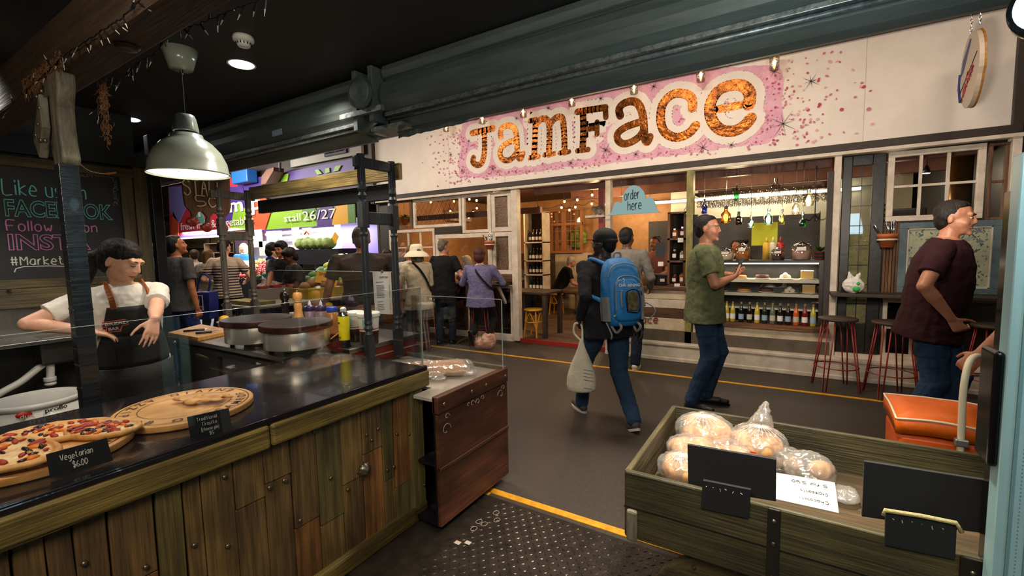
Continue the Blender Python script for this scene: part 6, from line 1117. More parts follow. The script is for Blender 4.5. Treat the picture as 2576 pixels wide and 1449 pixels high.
t = thing('pink_bundle', 'crumpled pink patterned bag lying on the floor under the lilac woman', 'bag', (-3.95, 5.5, 0)); MB().ell((-3.98, 5.5, .09), (.2, .14, .1)).ell((-3.85, 5.48, .14), (.12, .12, .12)).build('cloth', mat('pink_cloth', '#a8756a', .7, c2='#c9a08c', s=9, b=.6, bs=20), t, W=True, rem=.012, sm=2, disp=(.05, .06))
# ================= fruit stall =================
def ppoly(name, pts, y, m_, par, th=.02): P = [at(a, b, y=y) for a, b in pts]; return MB().prism([(p.x, p.z) for p in P], (0, y, 0), (1, 0, 0), (0, 0, 1), 0, th).build(name, m_, par, W=True)
fm_ = lambda n, c: mat(n, c, .5)
fr_, fg, fp, fy, fo, ft, fl = fm_('b_red', '#b8303a'), fm_('b_green', '#7fa82a'), fm_('b_purple', '#47307a'), fm_('b_yellow', '#d9a01c'), fm_('b_orange', '#c4502c'), fm_('b_teal', '#5f9a8a'), fm_('b_lilac', '#7a72b0')
yb = 6.1; t = thing('fruit_stall_sign', 'long colourful fruit and vegetable stall sign with white lettering reading stall 26/27', 'sign', (-11.5, 6.1, 2.1))
ppoly('red_panel', [(430, 598), (640, 581), (640, 440), (425, 470)], yb, fr_, t); ppoly('lilac_panel', [(430, 535), (438, 545), (452, 560), (466, 530), (500, 468), (425, 470)], yb-.03, fl, t)
ppoly('orange_wedge', [(432, 596), (450, 596), (450, 558), (437, 532)], yb-.03, fo, t); ppoly('teal_wedge', [(484, 545), (500, 528), (512, 540), (520, 570), (512, 572), (498, 548)], yb-.035, ft, t)
ppoly('purple_panel', [(560, 560), (580, 500), (570, 470), (612, 470), (622, 520), (600, 560)], yb-.03, fp, t); ppoly('green_wedge', [(580, 580), (592, 520), (600, 510), (618, 525), (622, 578)], yb-.035, fg, t)
ppoly('orange_panel', [(622, 582), (668, 579), (686, 522), (664, 490), (625, 498)], yb-.03, fo, t)
ppoly('green_panel', [(666, 579), (840, 567), (842, 505), (760, 520), (692, 533), (672, 545)], yb, fg, t); ppoly('dark_green_wedge', [(762, 534), (800, 560), (803, 540), (790, 514), (762, 520)], yb-.03, mat('b_dkgreen', '#4f7a28', .5), t)
ppoly('purple_wedge', [(800, 569), (834, 567), (846, 530), (836, 518), (810, 520), (798, 528)], yb-.035, fp, t); ppoly('yellow_panel', [(836, 566), (878, 562), (876, 508), (850, 510), (843, 535)], yb-.04, fy, t); ppoly('green_end', [(878, 562), (896, 560), (894, 510), (876, 512)], yb-.04, mat('b_dkgreen', '#4f7a28', .5), t)
ppoly('purple_edge', [(430, 600), (840, 570), (840, 566), (430, 595)], yb-.05, fp, t)
ppoly('purple_fascia', [(600, 462), (650, 446), (740, 430), (895, 398), (893, 428), (740, 458), (640, 478), (600, 480)], yb-.01, fp, t); ppoly('green_stripe', [(700, 441), (728, 437), (724, 460), (697, 462)], yb-.04, fg, t)
for pts in ([(794, 428), (802, 426), (812, 437), (800, 440)], [(820, 424), (830, 422), (831, 434), (820, 436)], [(846, 418), (860, 416), (852, 430), (840, 432)]): ppoly('green_petal', pts, yb-.04, fg, t)
wl = mat('sign_lettering', '#d8d4c8', .5)
def btxt(tx, x0, y0_, x1, h, b=0, nm='lettering'): o = at(x0, y0_, y=yb-.07); e = at(x1, y0_, y=yb-.07); top = at(x0, y0_-h, y=yb-.07); return typeset(nm, tx, o, (1, 0, 0), (0, 0, 1), top.z-o.z, wl, t, width=e.x-o.x, bold=b)
btxt('fresh fruit & vegetables', 455, 579, 640, 19); btxt('stall', 715, 558, 757, 19); btxt('26/27', 762, 555, 846, 24); btxt('m', 578, 534, 612, 36, .02); btxt('p', 632, 528, 662, 38, .02); btxt('i', 499, 545, 504, 24, .02)
t = thing('tube_light', 'bright white fluorescent tubes under the fruit stall sign', 'strip light', (-9.3, 6.3, 2.0)); tb = emis('tube_white', (.95, .96, 1), 9)
for a, b, c, d_, y in ((670, 590, 838, 575, 6.45), (690, 600, 835, 592, 7.2), (440, 600, 570, 592, 6.4)): A = at(a, b, y=y); B = at(c, d_, y=y); MB().cyl(A, B, .035, n=8).build('tube', tb if a > 500 else emis('tube_lilac', (.7, .6, 1), 2.5), t, W=True)
sbox('wall_stall', at(590, 600, y=7.6).x, at(880, 600, y=7.6).x, 7.6, 7.65, 1.3, 3, mat('stall_white', '#d9dbe4', .5)); sbox('wall_stall', -9, -7.05, 6.9, 6.95, 0, 2.3, fm_('b_purple2', '#6b55a8')); sbox('trim_36', -24, -7, 6.16, 6.3, 2.75, 4.3, darkb)
A = at(735, 380, y=6.12); B = at(915, 380, y=6.12); sbox('wall_upper', A.x, B.x, 6.06, 6.12, 3.42, 4.3, mat('upper_cream', '#8f8a80', .6))
A = at(818, 395, y=6.04); B = at(872, 355, y=6.04); window(A.x, B.x, A.z, B.z+.1, .05, ironm, 2, 1, y=6.04, pane=mat('dark_pane', '#20252a', .1))
t = thing('hanging_scale', 'round white scale dial on a black post in the fruit stall', 'scale', (-9, 6.2, 1.5)); q = at(690, 592, y=6.5); MB().lathe([(.17, 0), (.18, .02), (.18, .06), (.15, .07)], q, n=32, ax=(.4, -1, 0)).build('dial', whitep, t, W=True); A = at(690, 640, y=6.6); MB().box(A.x-.3, A.x+.3, 6.6, 6.66, 1.2, 2.1).build('backing', mat('navy_panel', '#1c2740', .3, c2='#b0bcd0', s=22), t, W=True)
for i, (a, b, w_, h_, nm) in enumerate(((773, 595, 12, 22, 'white price poster with red figures hanging from the fruit stall roof'), (745, 598, 10, 26, 'blank white price poster, left of the one with red figures'), (648, 600, 14, 22, 'white handwritten poster at the left end of the stall front'), (662, 625, 10, 18, 'lower white poster beside the stall posts'))):
    q = at(a, b, y=6.0); k = dep(q)/FPX; u = thing('price_poster', nm, 'poster', (q.x, 6.0, q.z-h_*k)); MB().box(q.x-w_*k*1.6, q.x+w_*k*1.6, 5.99, 6.0, q.z-h_*k, q.z+h_*k).build('sheet', mat('poster_white', '#d6d6da', .5), u, W=True)
    if i == 0: MB().tube([(q.x-.08, 5.985, q.z+.05), (q.x, 5.985, q.z+.11), (q.x+.08, 5.985, q.z+.05)], .012, 5).tube([(q.x+.05, 5.985, q.z-.02), (q.x-.08, 5.985, q.z-.06), (q.x-.03, 5.985, q.z-.13), (q.x+.08, 5.985, q.z-.15)], .012, 5).build('red_figures', mat('fig_red', '#b8343a', .5), u, W=True)
q = at(843, 600, y=6.0); one('yellow_ticket', 'tilted yellow ticket pinned on the purple stall wall', 'ticket', MB().prism([(-.13, 0), (0, -.12), (.13, .04), (.02, .14)], (q.x, 6.0, q.z), (1, 0, 0), (0, 0, 1), 0, .006), fy)
blk = mat('black_crate', '#1a1a20', .45)
# lettuces on an upper shelf
A = at(748, 628, y=5.9); B = at(845, 628, y=5.9); t = thing('lettuce_shelf', 'black upper shelf holding a row of pale lettuces', 'shelf', ((A.x+B.x)/2, 5.9, 0)); MB().box(A.x, B.x+.2, 5.8, 6.4, A.z-.32, A.z).build('shelf', blk, t, W=True); MB().box(A.x, B.x+.2, 6.3, 6.4, 0, A.z-.3).build('stand', blk, t, W=True)
letm = mat('lettuce', '#9fb36a', .5, c2='#6d8a3c', s=9, b=.6, bs=18, c3='#dfe5c8')
for i, x in enumerate((760, 777, 794, 812, 828)):
    q = at(x, 618, y=6.0); one('lettuce', '%s pale round lettuce in the row on the black shelf' % ['leftmost', 'second from left', 'middle', 'fourth', 'rightmost'][i], 'lettuce', MB().ell((q.x, 6.0, A.z+.13), (.16, .15, .13), n=18, k=12), letm, group='lettuces on the black shelf', smooth=True, disp=(.05, .06))
# sloping fruit bench
A = at(585, 700, y=5.2); B = at(645, 700, y=5.2)
t = thing('fruit_bench', 'black-fronted sloping bench heaped with fruit in the lit stall', 'fruit bench', ((A.x+B.x)/2, 5.4, 0)); MB().loft([[V((x, y, z)) for y, z in ((5.2, 0), (6.0, 0), (6.0, 1.35), (5.25, .98), (5.2, .98))] for x in (A.x-.8, A.x+1.4)]).build('bench', blk, t, W=True)
fruits = {}
def fruit(kind, c, r, m_, label, grp):
    if kind not in fruits: fruits[kind] = one(kind, label, 'fruit', MB().ell((0, 0, r), (r, r, r*.9), n=10, k=7), m_, group=grp, smooth=True); fruits[kind].location = c; return
    dup(fruits[kind], c)
rnd = random.Random(31)
kinds = [('orange', mat('f_or', '#d98a1c', .4)), ('lemon_fruit', mat('f_le', '#dfc81c', .4)), ('green_apple', mat('f_ga', '#9ab83a', .4)), ('red_apple', mat('f_ra', '#a31c1c', .35)), ('tomato', mat('f_to', '#b82814', .35)), ('lime', mat('f_li', '#4f8a2a', .4))]
for px_ in range(9):
    for j in range(9):
        x = A.x-.6+px_*.19+rnd.uniform(-.03, .03)+j*.05; y = 5.28+j*.085; z = .98+(y-5.25)*.49; k = min(5, int((px_+(8-j)*.8)/2.6)); nm, m_ = kinds[(k+(j//3)) % 6]
        fruit(nm, (x, y, z-.01), .05, m_, '%s heaped on the sloping fruit bench' % nm.replace('_', ' '), nm.replace('_', ' ')+' heap on the fruit bench')
A2 = at(785, 735, y=5.0); t = thing('vegetable_bench', 'black bench piled with green vegetables behind the yellow special sign', 'vegetable bench', (A2.x+.3, 5.4, 0)); MB().loft([[V((x, y, z)) for y, z in ((4.95, 0), (5.9, 0), (5.9, 1.38), (5.0, .9), (4.95, .9))] for x in (A2.x-.3, A2.x+1.5)]).build('bench', blk, t, W=True)
gm = [mat('veg_dark', '#3f6e28', .5, c2='#274a18', s=9, b=.4), mat('veg_mid', '#6f9a3a', .5, c2='#3f6e20', s=9, b=.4), mat('veg_pale', '#c9d0c0', .45, c2='#9fb08f', s=9, b=.3), mat('veg_lime', '#b8b82a', .5)]
for i in range(6):
    for j in range(6):
        x = A2.x-.2+i*.25+rnd.uniform(-.04, .04); y = 5.05+j*.15; z = .92+(y-5)*.53; c = 2 if j > 3 else (3 if (j == 3 and i < 3) else rnd.choice((0, 1)))
        nm = ['spinach_bunch', 'green_bunch', 'bagged_cauliflower', 'yellow_pepper'][c]
        if nm not in fruits: fruits[nm] = one(nm, '%s piled on the vegetable bench' % nm.replace('_', ' '), 'vegetable', MB().ell((0, 0, .05), (.12, .09, .07), n=12, k=8), gm[c], group=nm.replace('_', ' ')+' heap', smooth=True, disp=(.05, .05)); fruits[nm].location = (x, y, z)
        else: dup(fruits[nm], (x, y, z), rnd.uniform(0, 3))
# front trestle with garlic bags and a yellow box
TX0, TX1, TZ = -6.35, -5.5, .86
t = thing('trestle_table', 'grey-topped trestle table of bagged vegetables in front of the three young men', 'table', (-5.9, 3.9, 0)); MB().box(TX0, TX1, 2.95, 4.85, TZ-.03, TZ).build('tabletop', mat('table_top_grey', '#857f73', .5), t, W=True, bevel=.005)
for a, b in ((TX0+.1, 3.1), (TX1-.1, 3.1), (TX1-.1, 4.7), (TX0+.1, 4.7)): MB().cyl((a, b, 0), (a, b, TZ-.03), .025, n=8).build('leg', blk, t, W=True)
def T_(x, y): return at(x, y, z=TZ)
q = T_(685, 742); t = thing('garlic_bag', 'clear net bag full of pale garlic on the trestle table', 'bag', q); q = V((min(TX1-.2, q.x), q.y, TZ)); MB().ell((q.x, q.y, TZ+.11), (.2, .24, .11)).cap((q.x, q.y-.1, TZ+.18), (q.x, q.y-.12, TZ+.25), .06, .03).build('bag', mat('garlic', '#b09a8a', .5, c2='#8a6f62', s=14, c3='#d8d0c8'), t, W=True, rem=.02, sm=1, disp=(.05, .05)); t.location = (q.x, q.y, TZ)
for o_ in KIDS[t.name]: o_.matrix_parent_inverse = Matrix()
x_, y_ = -5.95, 4.15; t = thing('yellow_produce_box', 'yellow cardboard box of brown roots with printed sides on the trestle table', 'box', (x_, y_, TZ)); MB().box(x_-.22, x_+.22, y_-.35, y_+.45, TZ, TZ+.14).build('box', mat('box_yellow', '#b8960f', .5, c2='#8f7a10', s=7), t, W=True)
rt = mat('ginger', '#8a6044', .7, b=.4, bs=30)
for k in range(9): a = rnd.uniform(-.15, .15); b = rnd.uniform(-.28, .35); one('root_vegetable', 'knobbly brown root heaped in the yellow box', 'vegetable', MB().ell((x_+a, y_+b, TZ+.17+.03*(k % 2)), (.09, .07, .06), n=9, k=6), rt, group='brown roots in the yellow box', smooth=True, disp=(.04, .04))
q = V((-5.9, 4.05, TZ+.3)); t = thing('special_sign', 'yellow SPECIAL price card standing over the roots', 'sign', (q.x, q.y, q.z-.12)); R_ = V((.45, .86, -.25)).normalized(); U_ = V((-.1, .3, 1)); U_ = (U_-R_*U_.dot(R_)).normalized()
MB().prism([(0, -.08), (.3, -.08), (.3, .1), (0, .1)], q, R_, U_, 0, .006).build('card', mat('card_yellow', '#e0a010', .5), t, W=True); typeset('lettering', 'SPECIAL', q+R_*.03+U_*.03+R_.cross(U_)*.008, R_, U_, .05, ink, t, width=.24); MB().tube([q+R_*.08-U_*.05+R_.cross(U_)*.01, q+R_*.22-U_*.03+R_.cross(U_)*.01], .008, 5).build('red_figures', red, t, W=True); MB().cyl(q+R_*.15-U_*.08, (q.x+.05, q.y+.1, TZ+.14), .008, n=6).build('stem', chrome, t, W=True)
one('red_crate', 'grey crate of small red tubs on the trestle table in front of the young men', 'crate', MB().box(-6.33, -6.2, 3.3, 4.3, TZ, TZ+.16), mat('crate_grey', '#7a706a', .5))
for k in range(4): one('red_tub', 'small red tub standing in the grey crate', 'tub', MB().box(-6.3, -6.23, 3.4+.2*k, 3.52+.2*k, TZ+.161, TZ+.2), red, group='red tubs in the grey crate')
one('herb_tray', 'shallow tray of dried herbs on the near end of the trestle table', 'tray', MB().box(-6.3, -5.6, 3.0, 3.25, TZ, TZ+.05), mat('herb', '#4a4a28', .8, c2='#8a7a44', s=30, b=.8, bs=60))
# far left background
sbox('wall_far', -34, -15.9, 10.5, 10.6, 0, 3.3, mat('far_tan', '#7a6c54', .6, c2='#6a5d48', s=1)); sbox('wall_far', -34, -15.9, 10.4, 10.6, 3.3, 4.3, darkb); sbox('floor', -34, -24, -3, 13, -.1, 0, asphalt); sbox('ceiling', -34, -24, 0, 13, 4.3, 4.4, ceilm); sbox('wall_far', -34, -33.9, -3, 10.4, 0, 4.3, mat('far_tan', '#7a6c54', .6))
sbox('wall_far', -15.9, -7, 9.5, 9.6, 0, 4.3, mat('far_mid', '#5a4a38', .6))
light('far_left_light', 'AREA', (-19, 7.4, 3.6), 120, (1, .82, .6), 3, to=(-20, 9.6, 1.4))
q = at(402, 560, y=9); k = dep(q)/FPX; t = thing('pendant_lamp', 'dark bell-shaped pendant lamp far back left of the fruit stall sign', 'lamp', (q.x, 9, q.z-20*k)); MB().lathe([(17*k, -14*k), (16*k, -4*k), (7*k, 8*k), (6*k, 20*k)], (q.x, 9, q.z), n=24).build('shade', mat('far_lamp', '#2c2a24', .4), t, W=True, smooth=True); MB().cyl((q.x, 9, q.z+20*k), (q.x, 9, 4.3), .02, n=6).build('stem', ironm, t, W=True)
q = at(488, 613, y=10.3); t = thing('information_board', 'dim far-off board reading INFORMATION on the tan wall', 'sign', q); MB().box(q.x-1.2, q.x+1.3, 10.3, 10.4, q.z-.22, q.z+.25).build('board', mat('info_board', '#6a5a40', .6), t, W=True); typeset('lettering', 'INFORMATION', (q.x-1.1, 10.29, q.z-.08), (1, 0, 0), (0, 0, 1), .24, ink, t, width=2.2)
A = at(520, 620, y=8.6); shelfcase(A.x, A.x+2.2, [.02, .5, .9, 1.25, 1.6, 1.95], 8.5, 8.7, 'pale shelf of small goods far behind the striped shirt', m_=cream)
q = at(688, 442, y=5.9); k = dep(q)/FPX; t = thing('heater_lamp', 'bronze trough heater lamp hanging on a bracket above the fruit stall sign', 'lamp', (q.x, 5.9, q.z)); MB().prism([(-30*k, -22*k), (-8*k, -22*k), (28*k, 6*k), (30*k, 16*k), (0, 14*k), (-24*k, 0)], (q.x, 5.9, q.z), (1, 0, 0), (0, 0, 1), -.1, .15).build('trough', mat('bronze', '#5a3a2a', .4, .6), t, W=True, bevel=.01); MB().cyl((q.x+28*k, 5.9, q.z+8*k), (q.x+40*k, 5.9, 4.3), .03, n=8).build('arm', ironm, t, W=True)
q = at(612, 446, y=5.9); one('blue_esky', 'bright blue box on the ledge above the fruit stall sign', 'box', MB().box(q.x-.35, q.x+.35, 5.8, 6.05, q.z-.14, q.z+.16), mat('esky_blue', '#1c5fa8', .4), bevel=.02)
# gold tinsel edge under the shutter
mb = MB(); rnd = random.Random(6)
for k in range(260): u = rnd.random(); A = at(605+u*200, 415-u*48, y=2.47); mb.ell(A+V((0, 0, rnd.uniform(-.004, .012)*(2.5 if abs(u-.45) < .06 else 1))), rnd.uniform(.003, .008), n=5, k=3)
tag(mb.build('gold_tinsel', mat('tinsel', '#e0b860', .25, .8), None), 'glittering gold tinsel along the lower edge of the dark shutter hood', 'tinsel', kind='stuff')
# ================= people =================
def facing(loc, face):
    if len(face) < 3: return math.atan2(face[1], face[0])-pi/2
    a = V((loc[0], loc[1])).normalized(); r = V((a.y, -a.x)); v = r*face[0]+a*face[1]; return math.atan2(v.y, v.x)-pi/2
def ik(a, c, l1, l2, hint):
    a, c = V(a), V(c); d = c-a; L = min(d.length, (l1+l2)*.995); L = max(L, abs(l1-l2)*1.05+.001); dn = d.normalized(); c = a+dn*L
    x = (l1*l1-l2*l2+L*L)/(2*L); h = sqrt(max(l1*l1-x*x, 0)); hv = V(hint)-dn*V(hint).dot(dn)
    if hv.length < 1e-5: hv = V((0, 0, -1))
    return a+dn*x+hv.normalized()*h, c
def hand(mb, w, d, n, side, k=1.0, curl=.35, spread=.12):
    """palm and five fingers: w wrist, d pointing direction, n palm normal, side=+1 thumb on the d x n side"""
    d = V(d).normalized(); n = V(n); n = (n-d*n.dot(d)).normalized(); s = d.cross(n)*side
    for o in (-.024, -.008, .008, .024): mb.cap(w+s*o*.5*k, w+d*.085*k+s*o*1.15*k, .015*k, .0125*k, 8)
    for o, L, c2 in ((.033, .072, 0), (.0115, .082, 0), (-.0105, .076, 0), (-.031, .06, .05)):
        b = w+d*.088*k+s*o*k; dd = (d+s*o*spread*18*.3).normalized(); r = .0088*k
        for j, (f, cc) in enumerate(((.45, curl), (.32, curl*2.2), (.23, curl*3))):
            q = (dd*cos(cc+c2)+n*sin(cc+c2)).normalized(); e = b+q*L*f*k; mb.cap(b, e, r, r*.9, 8); b = e; r *= .9
    b = w+d*.025*k+s*.024*k
    for L, aa, r in ((.045, .85, .012), (.034, .55, .0105), (.026, .35, .009)): q = (d*cos(aa)+s*sin(aa)*.9+n*(.25+curl*.5)).normalized(); e = b+q*L*k; mb.cap(b, e, r*k, r*.9*k, 8); b = e
SK = {n: mat('skin_'+n, c, .5, c2=c2, s=9, sss=.12) for n, c, c2 in (('fair', '#dba98e', '#cc967a'), ('tan', '#a8683f', '#955a36'), ('dark', '#35201a', '#281814'), ('ruddy', '#b27c60', '#9a6449'), ('pale', '#d8a890', '#c89880'), ('brown', '#6a4028', '#573320'))}
HR = {n: mat('hair_'+n, c, .62, sp=.3, c2=c2, s=30, st=(1, 1, .15), b=.9, bs=45) for n, c, c2 in (('black', '#14100f', '#080606'), ('brown', '#3a2416', '#20130b'), ('grey', '#6a5f52', '#3d362f'), ('blonde', '#c9ab78', '#a5854e'), ('auburn', '#4a2012', '#2a110a'), ('white', '#b0a698', '#8a8074'), ('sandy', '#6e4e2c', '#4a331c'), ('dark', '#1c1512', '#0f0b0a'))}
def cloth(n, c, v=.25, b=.35): return mat('cloth_'+n, c, .85, v=v, s=7, b=b, bs=28, sp=.2)
denim = mat('denim', '#293e5a', .85, c2='#1b2c42', s=5, b=.3, bs=40, sp=.2); denim_d = mat('denim_dark', '#192332', .85, c2='#101722', s=5, b=.3, bs=40, sp=.2); blackc = cloth('black', '#0f0f11')
eyew = mat('eye_white', '#c9c0b8', .3); eyed = mat('eye_dark', '#1c120c', .2); lipm = mat('lips', '#9a554a', .6)
def person(label, loc, face, H=1.75, w=1.0, hands=None, feet=None, lean=(0, 0), hip=None, head=(0, 0, 0), skin='fair', top=None, sleeve='short', bottom=None, shorts=0, shoe='black', hair=('short', 'black'), vox=.009, curl=(.3, .3), elbow=None, knee=None, apron=None, facial=1, toes=None, palm=(0, 0), hem=0.0, group=None, belly=0, wide=1, nofeet=0, hs=1.0, hdir=None):
    k = H/1.75; ang = facing(loc, face)
    hp = V(hip) if hip else V((0, 0, .93*k)); u = V((lean[1], lean[0], 1)).normalized(); rx = V((1, 0, 0)); rx = (rx-u*rx.dot(u)).normalized(); fy_ = u.cross(rx)
    nb = hp+u*.545*k; sh = [hp+u*.458*k+rx*s*.165*k*wide*(.4+.6*w) for s in (-1, 1)]; hj = [hp+rx*s*.088*k-u*.02 for s in (-1, 1)]
    hands = hands or ((-.26*k, .04, .80*k), (.26*k, .04, .80*k)); feet = feet or ((-.11*k, 0, 0), (.11*k, 0, 0)); S = SK[skin]
    body = MB()
    def ring(t, a, b, off=0, g=0): c = hp+u*t*k+fy_*off; return [c+rx*(a*k*(.3+.7*w)+g)*cos(q)+fy_*(b*k*w+g)*sin(q) for q in [2*pi*j/20 for j in range(20)]]
    prof = [(-.09, .10, .08), (-.05, .15, .105), (.04, .158, .11), (.14, .138*(1+belly*.5), .105*(1+belly)), (.25, .148, .112*(1+belly*.6)), (.36, .162, .115), (.42, .158*wide, .10), (.47, .142*wide, .085), (.50, .10, .07), (.53, .064, .058)]
    body.loft([ring(*p) for p in prof])
    for s in sh: body.cap(nb-u*.05*k, s, .045*k, .05*k, 12)
    # head
    hy, hpch, hr_ = [radians(a) for a in head]; hc = nb+u*.113*k+fy_*.015*k
    Hm = Matrix.Translation(hc) @ Matrix.Rotation(hy, 4, 'Z') @ Matrix.Rotation(-hpch, 4, 'X') @ Matrix.Rotation(hr_, 4, 'Y') @ Matrix.Scale(k*hs, 4)
    body.cap(nb-u*.06*k, Hm @ V((0, -.018, -.045)), .058*k*(.7+.3*w), .052*k, 16)
    E_ = lambda c, r, n=16, kk=10: body.ell(c, r, M=Hm, n=n, k=kk)
    E_((0, -.014, .035), (.074, .094, .083)); E_((0, .018, -.02), (.062, .072, .088)); E_((0, .03, -.068), (.046, .05, .038)); body.cap((0, .074, -.09), (0, .07, -.084), .018, .018, 10, M=Hm)
    for s in (-1, 1): E_((s*.034, .052, -.026), (.026, .028, .028), 10, 7); E_((s*.073, -.012, -.004), (.008, .017, .029), 10, 7); E_((s*.011, .094, -.026), (.008, .008, .007), 8, 5)
    body.cap((0, .088, .014), (0, .0985, -.018), .008, .0115, 8, M=Hm); body.cap((-.036, .075, .03), (.036, .075, .03), .014, .014, 8, M=Hm)
    # arms
    el = []
    for i, s in enumerate((-1, 1)):
        hint = elbow[i] if elbow and elbow[i] else (s*.5, -1, -.3); e, wr = ik(sh[i], hands[i], .29*k, .25*k, hint); el.append((e, wr))
        g = .8+.2*w; body.cap(sh[i], e, .052*k*g, .041*k*g, 12); body.cap(e, e+(wr-e)*.35, .04*k*g, .041*k*g, 12); body.cap(e+(wr-e)*.3, wr, .042*k*g, .026*k, 12)
        d = (wr-e).normalized(); ph = palm[i] if palm[i] else (-s*1.0, .15, 0); hand(body, wr, (hdir[i] if hdir and hdir[i] else d), ph, s if not palm[i] else (s*(-1 if False else 1)), k, curl[i])
    # legs
    kn = []
    for i, s in enumerate((-1, 1)):
        f = V(feet[i]); an = f+V((0, -.02, .085*k)); kk_, an = ik(hj[i], an, .43*k, .425*k, (knee[i] if knee and knee[i] else (s*.12, 1, .1))); kn.append((kk_, an))
        if not nofeet: body.cap(hj[i], kk_, .088*k*w, .052*k, 12); body.cap(kk_, kk_+(an-kk_)*.35, .052*k, .054*k, 12); body.cap(kk_+(an-kk_)*.3, an, .055*k, .036*k, 12)
    o = body.build('person', S, rem=vox, sm=2 if vox < .01 else 1); o.location = loc; o.rotation_euler = (0, 0, ang); tag(o, label, 'person', group)
    # clothes
    if top:
        c = MB(); gl_ = .014+.006*w; hm = -.10-hem
        c.loft([ring(hm, .168+.012*w, .128, 0, gl_+.012)]+[ring(t_, a, b, 0, gl_+(.01 if t_ < .1 else 0)) for t_, a, b in [(-.04, .165, .122)]+prof[2:9]]+[ring(.525, .066, .06, 0, .010)])
        for i in range(2):
            e, wr = el[i]; c.cap(nb-u*.055*k, sh[i], .05*k, .062*k)
            if sleeve == 'short': q = sh[i]+(e-sh[i])*.68; c.cap(sh[i], sh[i]+(e-sh[i])*.2, .066*k, .066*k); c.tube([sh[i], q], [.064*k, .066*k*(.85+.15*w)], 16)
            elif sleeve == 'none': c.cap(sh[i]-rx*(.02 if i else -.02), sh[i], .05*k, .05*k)
            else: q = e+(wr-e)*(.93 if sleeve == 'long' else .5); c.cap(sh[i], e, .066*k, .056*k); c.cap(e, q, .056*k, .042*k)
        c.build('shirt' if sleeve != 'long' else 'jacket', top, o, rem=vox, sm=5, disp=(.02, .08))
    if bottom:
        c = MB(); c.loft([ring(-.10, .12, .09, 0, .02), ring(-.05, .155, .11, 0, .016), ring(.04, .155, .108, 0, .010), ring(.08, .14, .1, 0, .010)])
        for i in range(2):
            kk_, an = kn[i]; c.cap(hj[i], hj[i]+(kk_-hj[i])*.5, .094*k*(.5+.5*w), .088*k*(.4+.6*w))
            if shorts: q = hj[i]+(kk_-hj[i])*shorts; c.tube([hj[i], q], [.09*k*w, .082*k*w], 16)
            else: c.cap(hj[i]+(kk_-hj[i])*.4, kk_, .088*k*(.4+.6*w), .075*k*(.7+.3*w)); c.cap(kk_, an+V((0, 0, .01)), .076*k*(.7+.3*w), .064*k)
        c.build('trousers' if not shorts else 'shorts', bottom, o, rem=vox, sm=3, disp=(.014, .07))
    if not nofeet:
        sm_ = {'black': mat('shoe_black', '#15151a', .5), 'grey': mat('shoe_grey', '#3f3d38', .7, c2='#2a2926', s=40), 'white': mat('shoe_white', '#b8b0a2', .6), 'brown': mat('shoe_brown', '#3a2418', .5)}[shoe]
        for i in range(2):
            an = kn[i][1]; td = V(toes[i]).normalized() if toes and toes[i] else V((0, 1, 0)); up_ = V((0, 0, 1)); up_ = (up_-td*up_.dot(td)).normalized(); b0 = an-up_*.045*k
            c = MB(); c.cap(b0-td*.03*k, b0+td*.10*k-up_*.0, .038*k, .038*k, 14); c.cap(b0+td*.08*k, b0+td*.17*k-up_*.008, .036*k, .028*k, 14); c.cap(b0-td*.02*k, an, .036*k, .04*k, 12)
            sh_ = c.build('shoe', sm_, o, rem=max(vox*.8, .006), sm=2); c = MB(); c.cap(b0-td*.035*k-up_*.03*k, b0+td*.17*k-up_*.03*k, .032*k, .026*k, 12)
            KIDS.setdefault(sh_.name, []); M_ = Matrix(); so = MB(); so.loft([[b0+td*(a*k)+td.cross(up_)*(b*k)+up_*(z*k) for a, b in [(.065+.14*cos(q), .043*sin(q)*(1 if cos(q) < 0 else 1.05)) for q in [2*pi*j/20 for j in range(20)]]] for z in (-.042, -.022)]).build('sole', mat('sole_white', '#b0a89c', .6) if shoe in ('grey', 'white') else ironm, sh_)
    # face details
    if facial:
        hc_ = HR[hair[1]]
        for s in (-1, 1):
            
            if head[1] > 15: MB().tube([Hm @ V(p) for p in ((s*.017, .0855, .008), (s*.029, .0865, .003), (s*.042, .077, .007))], .0022*k, 6).build('closed_eyelid', eyed, o, smooth=True)
            else: eo = MB().ell((s*.029, .0785, .008), (.0115, .0075, .006), M=Hm, n=10, k=7).build('eye', eyew, o, smooth=True); KIDS.setdefault(eo.name, []); MB().ell((s*.029, .0845, .008), (.0052, .003, .0052), M=Hm, n=8, k=5).build('iris', eyed, eo, smooth=True)
            MB().tube([Hm @ V(p) for p in ((s*.012, .088, .028), (s*.028, .0895, .033), (s*.045, .077, .029))], .0025*k, 6).build('eyebrow', hc_, o, smooth=True)
        MB().cap((-.013, .0825, -.056), (.013, .0825, -.056), .0052, .0052, 8, M=Hm).cap((-.021, .0765, -.054), (.021, .0765, -.054), .0042, .0042, 8, M=Hm).build('mouth', lipm, o, smooth=True)
    # hair
    st_, hcn = hair[0], hair[1]; hm_ = HR[hcn]; c = MB(); X = lambda cc, r: c.ell(cc, r, M=Hm, n=18, k=12)
    if st_ != 'bald':
        X((0, -.03, .047), (.079, .091, .084)); X((0, -.055, .0), (.072, .058, .08))
        if st_ == 'pony': X((0, -.016, .053), (.080, .094, .080))
        else: X((0, .006, .088), (.062, .056, .034))
        for s in (-1, 1): X((s*.06, -.045, .03), (.02, .04, .05))
        if st_ == 'pony': c.cap(Hm @ V((0, -.09, .03)), Hm @ V((0, -.15, -.03)), .045*k, .05*k); c.cap(Hm @ V((0, -.15, -.03)), Hm @ V((.0, -.14, -.17)), .052*k, .025*k)
        if st_ == 'bun': X((0, -.12, .09), (.045, .045, .045))
